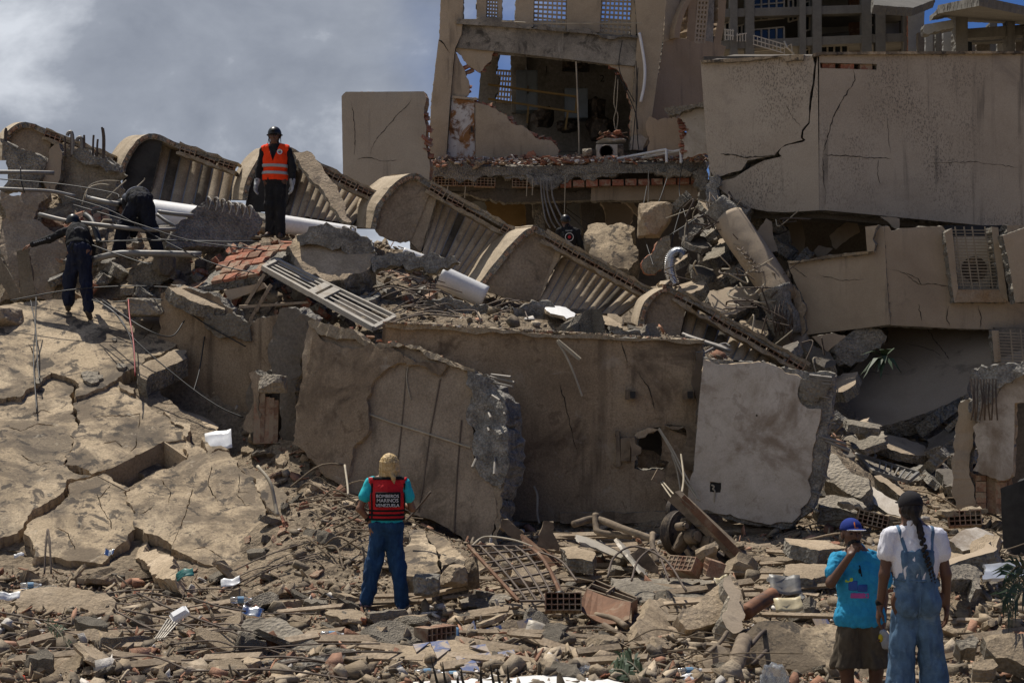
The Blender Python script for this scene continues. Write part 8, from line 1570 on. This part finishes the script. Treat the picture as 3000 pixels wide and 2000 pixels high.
def word(t, txt, loc, size, mat, rot=(math.pi/2,0,0), name='lettering', ext=.0012):
    cu = bpy.data.curves.new(name,'FONT'); cu.body = txt; cu.size = size; cu.extrude = ext; cu.align_x = 'CENTER'; o = bpy.data.objects.new(name, cu); me = bpy.data.meshes.new_from_object(o); bpy.data.objects.remove(o); me.materials.append(mat)
    q = bpy.data.objects.new(name, me); C.collection.objects.link(q); q.parent = t; q.location = loc; q.rotation_euler = rot; return q
def disc_em(t, name, c, r, n, mat):
    m = MB(); n = Vector(n).normalized(); x = n.orthogonal().normalized(); y = n.cross(x); ps = [Vector(c)+x*r*math.cos(a*.3142)+y*r*math.sin(a*.3142) for a in range(20)]; m.sweep(ps, [p+n*.004 for p in ps]); o = m.build(name, mat); o.parent = t; return o
def skinpatch(*a): pass
# ---- woman in the red vest, seen from behind
def woman_vest():
    b = W(1130,1783,18.2); J = dict(hip=(.0,.0,.90), chest=(.01,0,1.20), neck=(.03,.01,1.40), head=(.035,.015,1.51), lsh=(-.165,0,1.335), rsh=(.195,0,1.325), lel=(-.275,-.07,1.06), lwr=(-.165,-.02,.93), rel=(.275,.03,1.06), rwr=(.16,.20,1.10), lhp=(-.09,0,.86), rhp=(.09,0,.86), lkn=(-.125,.02,.48), rkn=(.125,.02,.46), lan=(-.20,0,.10), ran=(.18,-.03,.06), lto=(-.26,.12,.05), rto=(.22,.08,.02), lhd=(.6,.3,-.5))
    t, J, at, B, lo, hi = figure('person', b, J, 'blonde woman in a red vest and blue jeans, seen from behind', (.05,1,.12), 'skin', .008, hs=1.02, build=.92, hn={'l':(.5,1,0)})
    tp, TB, u = torso_prims(J, 1.02, 1.0); ts = sdf(tp, .008)
    surf('shirt', cut(sdf(tp+sleeves(J,.52,.062,.07), .006), (J['hip']+V3(0,0,-.02), (0,0,-1))), lo, hi, .008, CL['cyan'], t, .006, 8, 1)
    vest = sdf(tp, .03); arms = sdf([cap(J[s+'sh']+(J[s+'sh']-J['neck'])*.12, J[s+'el'], .075, .09, .02) for s in 'lr']); vf = minus(cut(vest, (J['hip']+V3(0,0,.045),(0,0,-1)), (J['neck']+V3(0,0,-.005),(0,0,1))), arms)
    surf('vest', vf, lo, hi, .008, CL['red'], t, .005, 7, 2, (1,1,1))
    for z in (1.045,1.0,.955): band(t, 'strap', vf, lo, hi, .007, (0,0,z), (0,0,1), .011, 'strap', .008)
    band(t, 'shoulder_strap', lambda P: np.maximum(vf(P), np.maximum(np.abs(P[:,0]-.03)-.16, 1.37-P[:,2])), lo, hi, .007, (0,0,1.385), (0,0,1), .016, 'strap', .008)
    pt = lambda P: np.maximum(np.abs(P[:,0]-.03)-.132, np.maximum(np.abs(P[:,2]-1.165)-.078, np.abs(P[:,1]+.135)-.04-.012*np.cos((P[:,0]-.03)*9))); surf('back_patch', pt, lo, hi, .007, CL['strap'], t)
    y = -.186; 
    for i, s in enumerate(('BOMBEROS','MARINOS','VENEZUELA')): word(t, s, (.03, y-.004, 1.188-.048*i), [.047,.053,.046][i], CL['emblem'], (R(90),0,R(-.5)))
    for i in (-1,1): band(t, 'side_strap', lambda P: np.maximum(vf(P), np.maximum(P[:,2]-1.33, .96-P[:,2])), lo, hi, .007, (.03+i*.172,0,1.1), (1,0,0), .010, 'strap', .006)
    surf('trousers', cut(sdf(legs(J,(.094,.072,.062),1.0,1.08), .011), (J['hip']+V3(0,0,.02),(0,0,1))), lo, hi, .008, CL['jeansnavy'], t, .014, 9, 3)
    shoes(t, J, 'shoe', .008)
    rs = random.Random(5); hp = [ell(at(0,-.014,.04),(.093,.108,.099),B,.02), ell(at(0,-.035,-.02),(.084,.07,.085),B,.04)]
    for i in range(30):
        a = -2.2+4.4*i/29; sx, sy = math.sin(a), -math.cos(a); z2 = -.12-.06*rs.random()+.02*abs(sx); q = .95+.1*rs.random()
        hp += [cap(at(.080*sx*q,-.014+.094*sy*q,.05), at(.09*sx*q,-.012+.10*sy*q,-.03), .016,.014,.007), cap(at(.09*sx*q,-.012+.10*sy*q,-.03), at(.098*sx*q+.014*rs.uniform(-1,1),-.01+.095*sy,z2), .014,.006,.007)]
    hp += [cap(at(.03,-.095,-.06),at(.055,-.125,-.10),.02,.024,.015), cap(at(.055,-.125,-.10),at(.062,-.118,-.18),.024,.007,.015)]
    surf('hair', sdf(hp), at(0,0,0)-.3, at(0,0,0)+.25, .0055, CL['blonde'], t, .005, 70, 3, (1,1,.04))
    surf('wristband', sdf([cap(J['lwr']*.8+J['lel']*.2, J['lwr']*.75+J['lel']*.25, .034,.034,.01)]), J['lwr']-.1, J['lwr']+.1, .006, CL['strap'], t)
woman_vest()
# ---- woman in dungarees, from behind
def woman_dung():
    b = W(2690,2108,12.8); J = dict(hip=(-.01,0,.92), chest=(-.01,0,1.22), neck=(-.025,0,1.435), head=(-.045,.01,1.565), lsh=(-.205,0,1.36), rsh=(.16,0,1.36), lel=(-.245,-.01,1.08), lwr=(-.275,.02,.835), rel=(.215,-.01,1.08), rwr=(.225,.03,.84), lhp=(-.095,0,.88), rhp=(.085,0,.88), lkn=(-.115,.01,.48), rkn=(.105,.01,.48), lan=(-.15,0,.08), ran=(.14,0,.08), lto=(-.17,.14,.03), rto=(.16,.14,.03))
    t, J, at, B, lo, hi = figure('person', b, J, 'woman in blue denim dungarees and white tee with a long black braid, seen from behind', (-.12,1,-.02), 'skind', .008, hn={'l':(1,0,.1),'r':(-1,0,.1),'tl':1,'tr':-1})
    tp, TB, u = torso_prims(J, .98, 1.0)
    surf('tee', cut(sdf(tp+sleeves(J,.42,.060,.068), .012), (J['hip']+V3(0,0,.06),(0,0,-1))), lo, hi, .008, CL['tee'], t, .006, 14, 1)
    P = [ell(J['hip']+V3(0,-.01,.03),(.185,.14,.15),None,.05), ell(J['hip']+V3(0,-.03,-.06),(.18,.14,.13),None,.05)]
    P = [ell(J['hip']+V3(0,-.01,.04),(.152,.125,.14),None,.05), ell(J['hip']+V3(-.07,-.045,-.05),(.09,.105,.12),None,.03), ell(J['hip']+V3(.07,-.045,-.05),(.09,.105,.12),None,.03)]
    for s in 'lr': P += [cap(J['hip']*.3+J[s+'hp']*.7, J[s+'kn'], .092, .088, .014), cap(J[s+'kn'], J[s+'an'], .088, .115, .014)]
    P += [q for q in torso_prims(J, .96, 1.02)[0][1:2]]
    bib = sdf(tp, .018); bibf = lambda Q: np.maximum(bib(Q), np.maximum(np.abs(Q[:,0]+.012)-(.115+.06*np.clip((1.1-Q[:,2])/.1,0,1)), Q[:,2]-1.265))
    lg = cut(sdf(P,.008), ((0,0,1.06),(0,0,1))); f = lambda Q: np.minimum(lg(Q), np.maximum(bibf(Q), 1.0-Q[:,2]))
    surf('dungarees', f, lo-V3(.1,.1,0), hi+V3(.1,.1,0), .008, CL['denim'], t, .012, 9, 5)
    band(t, 'waist_seam', f, lo, hi, .006, (0,0,1.045), (0,0,1), .007, 'denim', .007)
    seam = lambda Q: np.maximum(f(Q)-.004, np.maximum(np.maximum(np.abs(Q[:,0]+.01)-.005, Q[:,2]-1.24), np.maximum(.75-Q[:,2], Q[:,1]))); surf('back_seam', seam, lo, hi, .005, CL['denim'], t)
    sh = sdf(tp, .016)
    for e, x0, x1 in ((-1,-.125,-.105),(1,.098,.085)): surf('shoulder_strap', lambda Q: np.maximum(sh(Q), np.maximum(np.abs(Q[:,0]-(x1+(x0*1.15-x1)*np.clip((Q[:,2]-1.25)/.18,0,1)))-.013, 1.24-Q[:,2])), lo, hi, .006, CL['denim'], t)
    for z in (1.215,1.175): disc_em(t, 'button', (-.012,-.148,z), .009, (0,-1,0), CL['khaki'])
    c = at(0,0,.03); g = sdf([ell(at(0,-.012,.04),(.09,.108,.098),B,.02)]); surf('cap', lambda Q: np.maximum(g(Q), -((Q-at(0,-.02,.012))@(B[:,2]+.25*B[:,1]))), c-.2, c+.2, .007, CL['capdark'], t); surf('cap_peak', sdf([ell(at(0,.12,.045),(.075,.075,.01),B,.01)]), c-.25, c+.25, .007, CL['capdark'], t)
    hp = [ell(at(0,-.028,.0),(.083,.085,.085),B,.03), cap(at(0,-.09,-.03),at(.01,-.10,-.09),.03,.028,.02)]; surf('hair', sdf(hp), c-.25, c+.2, .007, CL['blackhair'], t, .004, 40, 3, (1,1,.2))
    bp = spl([at(.012,-.10,-.08), V3(.0,-.12,1.40), V3(.03,-.16,1.24), V3(.065,-.165,1.12), V3(.085,-.165,1.03)], 7); Pb = []
    for i in range(len(bp)-1):
        a = np.array(bp[i]); e = np.array(bp[i+1]); o = .012*(1 if i%2 else -1); r = .021*(1-.75*i/len(bp)); Pb.append(ell((a+e)/2+V3(o,0,0),(r,r,r*1.35),None,.008))
    surf('braid', sdf(Pb), np.array(bp[-1])-.1, np.array(bp[0])+.12, .005, CL['blackhair'], t)
    shoes(t, J, 'boot'); surf('bracelet', sdf([cap(J['lwr']+V3(0,0,.03), J['lwr']+V3(0,0,.036), .033,.033,.01)]), J['lwr']-.1, J['lwr']+.1, .006, CL['strap'], t)
woman_dung()
# ---- man in the blue shirt
def man_blue():
    b = W(2512,2132,14.0); J = dict(hip=(.03,0,.90), chest=(.03,0,1.20), neck=(0,-.01,1.43), head=(-.045,-.04,1.575), lsh=(-.165,-.02,1.365), rsh=(.215,.02,1.355), lel=(-.235,-.14,1.19), lwr=(-.09,-.215,1.42), rel=(.225,.03,1.05), rwr=(.19,-.07,.83), lhp=(-.06,0,.87), rhp=(.13,0,.87), lkn=(-.09,-.03,.48), rkn=(.15,-.03,.47), lan=(-.06,0,.09), ran=(.13,.0,.09), lto=(-.09,-.15,.03), rto=(.17,-.15,.03), lhd=(.25,.15,.45))
    t, J, at, B, lo, hi = figure('person', b, J, 'man in a blue tee and cap and brown shorts, hand raised to his mouth', (.18,-1,.05), 'skind', .008, curl=(1.1,.7), hn={'l':(.6,.5,0),'r':(-1,-.2,.1)})
    tp, TB, u = torso_prims(J, 1.06, 1.05); tp = tp + [ell(J['hip']+V3(0,0,-.01),(.195,.14,.13),None,.08)]
    f = cut(sdf(tp+sleeves(J,.55,.055,.066), .012), ((0,0,.83),(0,0,-1))); surf('shirt', f, lo, hi, .008, CL['blueshirt'], t, .008, 12, 2, (1,1,.6))
    for nm, x, z, w_, hh, m in (('print_patch',-.085,1.215,.03,.02,'emgreen'),('print_patch',-.055,1.17,.035,.04,'emblue'),('print_patch',.0,1.09,.075,.022,'empink'),('print_patch',.02,1.15,.04,.03,'emblue')): surf(nm, lambda Q: np.maximum(np.maximum(f(Q)-.006, Q[:,1]-.0), np.maximum(np.abs(Q[:,0]-x)-w_, np.abs(Q[:,2]-z)-hh)), lo, hi, .007, CL[m], t)
    surf('shorts', cut(sdf(legs(J,(.115,.108,.1),.12,1.06), .008), (J['hip'],(0,0,1)), ((0,0,.50),(0,0,-1))), lo, hi, .008, CL['khaki'], t, .014, 8, 4)
    c = at(0,0,.03); g = sdf([ell(at(0,-.01,.045),(.088,.104,.09),B,.02)]); cp = lambda Q: np.maximum(g(Q), -((Q-at(0,0,.035))@B[:,2])); surf('cap', cp, c-.2, c+.2, .007, CL['cap'], t)
    surf('cap_peak', sdf([ell(at(0,.115,.040),(.075,.075,.009),B,.01)]), c-.25, c+.25, .006, CL['cap'], t); surf('peak_rim', lambda Q: np.maximum(sdf([ell(at(0,.117,.036),(.079,.08,.006),B,.01)])(Q), -sdf([ell(at(0,.110,.036),(.070,.07,.05),B,.01)])(Q)), c-.25, c+.25, .005, CL['emblem'], t)
    q = at(0,.098,.072); yaw = math.atan2(B[0,1], -B[1,1]); word(t, 'L', Vector(q)+Vector((.0,-.016,-.02)), .075, CL['tape'], (R(75),0,yaw), 'cap_letter', .004)
    eyes(t, at); surf('beard', sdf([ell(at(0,.048,-.07),(.053,.05,.05),B,.02)]), c-.3, c+.2, .007, CL['blackhair'], t, .004, 50, 1); surf('hair', sdf([ell(at(0,-.03,.0),(.08,.082,.07),B,.02)]), c-.25, c+.2, .007, CL['blackhair'], t)
    surf('sunglasses', sdf([cap((.0,-.135,1.33),(.01,-.165,1.25),.006,.006,.005), ell((-.005,-.16,1.29),(.012,.006,.022),None,.008)]), V3(-.1,-.25,1.2), V3(.1,-.05,1.4), .005, CL['strap'], t)
    shoes(t, J, 'boot')
    o = surf('work_gloves', sdf([ell((.2,-.12,.73),(.045,.035,.075),None,.03), ell((.235,-.10,.70),(.03,.03,.05),None,.02), ell((.185,-.13,.79),(.03,.025,.03),None,.02)]), V3(.05,-.25,.55), V3(.35,.05,.9), .007, CL['glove'], None); o.location = b; tag(o, 'white gloves with a yellow edge held in the hand of the man in blue', 'gloves'); surf('glove_cuff', sdf([ell((.165,-.14,.75),(.02,.02,.035),None,.02)]), V3(.05,-.25,.6), V3(.3,.0,.9), .007, CL['yellow'], o)
man_blue()
# ---- man in the orange vest, facing the viewer
def man_orange():
    b = W(806,694,26.6); J = dict(hip=(-.01,0,.92), chest=(.0,0,1.22), neck=(-.01,0,1.44), head=(-.015,-.02,1.575), lsh=(-.185,0,1.36), rsh=(.185,0,1.36), lel=(-.245,.01,1.08), lwr=(-.285,-.04,.84), rel=(.265,.01,1.08), rwr=(.27,-.04,.84), lhp=(-.09,0,.88), rhp=(.085,0,.88), lkn=(-.07,-.01,.48), rkn=(.07,-.02,.48), lan=(-.075,.02,.08), ran=(.08,.0,.06), lto=(-.12,-.13,.02), rto=(.10,-.15,.0))
    t, J, at, B, lo, hi = figure('person', b, J, 'man in an orange reflective vest and black helmet standing on top of the pile', (-.05,-1,-.06), 'skind', .010, hs=1.05, hn={'l':(1,-.3,0),'r':(-1,-.3,0)}, curl=(.5,.5))
    tp, TB, u = torso_prims(J, 1.03, 1.0); surf('shirt', cut(sdf(tp+longsleeves(J,.054), .008), (J['hip']+V3(0,0,-.05),(0,0,-1))), lo, hi, .010, CL['blackcloth'], t, .010, 8, 1)
    arms = sdf([cap(J[s+'sh']+(J[s+'sh']-J['neck'])*.2, J[s+'el'], .075, .08, .02) for s in 'lr']); vest = sdf(tp, .03)
    def vf(P):
        d = np.maximum(np.maximum(vest(P), .885-P[:,2]), P[:,2]-1.47); d = np.maximum(d, -arms(P)); v = np.abs(P[:,0]+.02)-np.clip((P[:,2]-1.17)*.34,-.05,1); return np.maximum(d, -np.maximum(v, P[:,1]-.03))
    surf('vest', vf, lo, hi, .009, CL['orange'], t, .008, 7, 2)
    for z in (1.105,.995): band(t, 'reflective_stripe', vf, lo, hi, .008, (0,0,z), (.02,0,1), .024, 'reflect', .012)
    e = disc_em(t, 'round_badge', (.085,-.148,1.315), .042, (.2,-1,.1), CL['emblem'])
    for q, z, m in ((.005,.014,'emgreen'),(.0,-.002,'emblue'),(-.004,-.018,'emred')): mb = MB().box((.085+q*0,-.156,1.315+z), (.05-.02*abs(z)/.02,.004,.013)); o = mb.build('badge_stripe', CL[m]); o.parent = t
    surf('trousers', cut(sdf(legs(J,(.102,.082,.076)), .008), (J['hip']+V3(0,0,.02),(0,0,1))), lo, hi, .010, CL['blackcloth'], t, .012, 9, 3)
    shoes(t, J, 'boot', .010); helmet(t, J, at, B, .009); eyes(t, at)
    for s, n in (('l',(1,-.3,0)),('r',(-1,-.3,0))): surf('glove', sdf(hand(J[s+'wr'], J[s+'wr']-J[s+'el'], V3(*n), 1.12, .5, 1)+[cap(J[s+'wr'], J[s+'wr']*.8+J[s+'el']*.2,.036,.042,.02)], .006), J[s+'wr']-.22, J[s+'wr']+.15, .007, CL['glove'], t)
man_orange()
# ---- bending man, seen from behind
def man_bend():
    b = W(402,748,26.4); J = dict(hip=(.05,-.03,.86), chest=(-.06,.28,.96), neck=(-.17,.46,.94), head=(-.33,.50,.80), lsh=(-.26,.36,.94), rsh=(.02,.44,.98), lel=(-.24,.38,.66), lwr=(-.23,.26,.44), rel=(.0,.36,.66), rwr=(-.08,.26,.42), lhp=(-.03,-.02,.82), rhp=(.14,-.02,.82), lkn=(-.22,.0,.44), rkn=(.20,.02,.44), lan=(-.32,.06,.06), ran=(.30,.08,.08), lto=(-.38,.18,.02), rto=(.36,.2,.04))
    t, J, at, B, lo, hi = figure('person', b, J, 'man in dark uniform and helmet bending over the pile, seen from behind', (-.6,.3,-.8), 'skind', .011, up=(-.6,.4,.5), hs=1.05)
    tp, TB, u = torso_prims(J, 1.0, 1.05); f = sdf(tp+longsleeves(J,.056), .014); surf('shirt', f, lo, hi, .011, CL['blackcloth'], t, .012, 8, 1)
    v = sdf(tp, .026); dn = (J['neck']-J['hip'])/np.linalg.norm(J['neck']-J['hip']); surf('grey_panel', lambda P: np.maximum(v(P), np.abs((P-(J['chest']*.55+J['neck']*.45))@dn)-.12), lo, hi, .011, CL['grey'], t); surf('belt', lambda P: np.maximum(v(P)-.004, np.abs((P-(J['hip']*.75+J['chest']*.25))@dn)-.03), lo, hi, .011, CL['strap'], t)
    surf('trousers', sdf(legs(J,(.115,.09,.08)), .012), lo, hi, .011, CL['navyblack'], t, .02, 8, 3); shoes(t, J, 'boot', .011); helmet(t, J, at, B, .010, False)
    for s in 'lr': surf('glove', sdf(hand(J[s+'wr'], J[s+'wr']-J[s+'el'], V3(0,-1,0), 1.1, .9, 1), .006), J[s+'wr']-.2, J[s+'wr']+.15, .008, CL['strap'], t)
CL['navyblack'] = cloth('blue_black_uniform_cloth', (.013,.015,.023))
man_bend()
# ---- climbing man, seen from behind
def man_climb():
    b = W(232,905,25.9); J = dict(hip=(-.01,-.03,.92), chest=(-.06,.12,1.16), neck=(-.15,.22,1.27), head=(-.19,.34,1.33), lsh=(-.28,.20,1.20), rsh=(.03,.22,1.20), lel=(-.53,.22,1.08), lwr=(-.80,.22,1.00), rel=(.12,.26,.95), rwr=(.08,.36,.75), lhp=(-.085,-.02,.88), rhp=(.09,-.02,.88), lkn=(-.15,.05,.50), rkn=(.10,.0,.44), lan=(-.17,.02,.10), ran=(.17,-.12,.0), lto=(-.20,.13,.04), rto=(.18,-.06,-.10), lhd=(-.9,.1,-.35))
    t, J, at, B, lo, hi = figure('person', b, J, 'man in black shirt and navy trousers climbing up the slab with an arm stretched left', (-.1,1,-.35), 'skin', .010, up=(-.1,.4,1), hs=1.05, hn={'l':(0,.3,-1)})
    tp, TB, u = torso_prims(J, 1.0, 1.05); f = sdf(tp+longsleeves(J,.052), .008); surf('shirt', f, lo, hi, .010, CL['blackcloth'], t, .010, 8, 1)
    surf('belt', lambda P: np.maximum(sdf(tp,.02)(P), np.abs((P-(J['hip']*.7+J['chest']*.3))@V3(-.1,.4,.9))-.03), lo, hi, .010, CL['strap'], t)
    surf('trousers', sdf(legs(J,(.105,.085,.07)), .010), lo, hi, .010, CL['navy'], t, .016, 8, 3); helmet(t, J, at, B, .009, False)
    for s in 'lr':
        a, e = J[s+'an'], J[s+'to']; surf('boot', sdf([cap(a+V3(0,0,.08), a, .055,.05,.03), cap(a+V3(0,-.02,-.05), e+V3(0,0,-.03), .048,.042,.03)]), np.minimum(a,e)-.15, np.maximum(a,e)+.18, .010, CL['boot'], t)
    for i in range(9): p = J['lel']*(1-i/9)+J['lwr']*i/9; mb = MB().box(p+V3(.03,-.058,.018), (.018,.01,.022)); o = mb.build('sleeve_print', CL['reflect']); o.parent = t
    n = Vector((.1,-.85,.5)); m = MB(); c = Vector(J['chest']+V3(.03,-.115,.055)); 
    for i in range(7): a = -.9+i*.3; m.box(c+Vector((.085*math.sin(a)+.02,-.0,.05*math.cos(a)-.02)), (.016,.02,.012))
    o = m.build('back_print', CL['emblem']); o.parent = t; tag(o, kind='stuff')
man_climb()
# ---- man among the ruins at the back
def man_back():
    b = W(1665,860,36.4); J = dict(hip=(0,0,.92), chest=(0,.02,1.22), neck=(-.02,.05,1.43), head=(-.06,.08,1.55), lsh=(-.19,.03,1.35), rsh=(.18,.02,1.33), lel=(-.25,.1,1.08), lwr=(-.2,.3,.95), rel=(.27,.05,1.05), rwr=(.25,.2,.85), lhp=(-.09,0,.88), rhp=(.09,0,.88), lkn=(-.1,0,.48), rkn=(.1,0,.48), lan=(-.1,0,.08), ran=(.1,0,.08), lto=(-.1,.14,.03), rto=(.1,.14,.03))
    t, J, at, B, lo, hi = figure('person', b, J, 'man in black with a helmet working among the ruins under the machine room', (-.2,1,-.1), 'skind', .012, hs=1.05)
    tp, TB, u = torso_prims(J, 1.05, 1.05); surf('shirt', sdf(tp+longsleeves(J,.056), .012), lo, hi, .012, CL['blackcloth'], t, .012, 8, 1); surf('trousers', sdf(legs(J), .008), lo, hi, .012, CL['blackcloth'], t); helmet(t, J, at, B, .011, False); shoes(t, J, 'boot', .012)
    m = MB(); c = Vector((.02,-.125,1.2)); ps = [c+Vector((.085*math.cos(a*.3142),0,.085*math.sin(a*.3142))) for a in range(21)]; m.tube(ps, .007, 4); o = m.build('ring_emblem', CL['emblem']); o.parent = t; disc_em(t, 'emblem_dot', c, .035, (0,-1,.1), CL['emred'])
    for i in range(5): o = MB().box((-.05+i*.03,-.118,1.335), (.018,.012,.03)).build('back_print', CL['reflect']); o.parent = t
man_back()
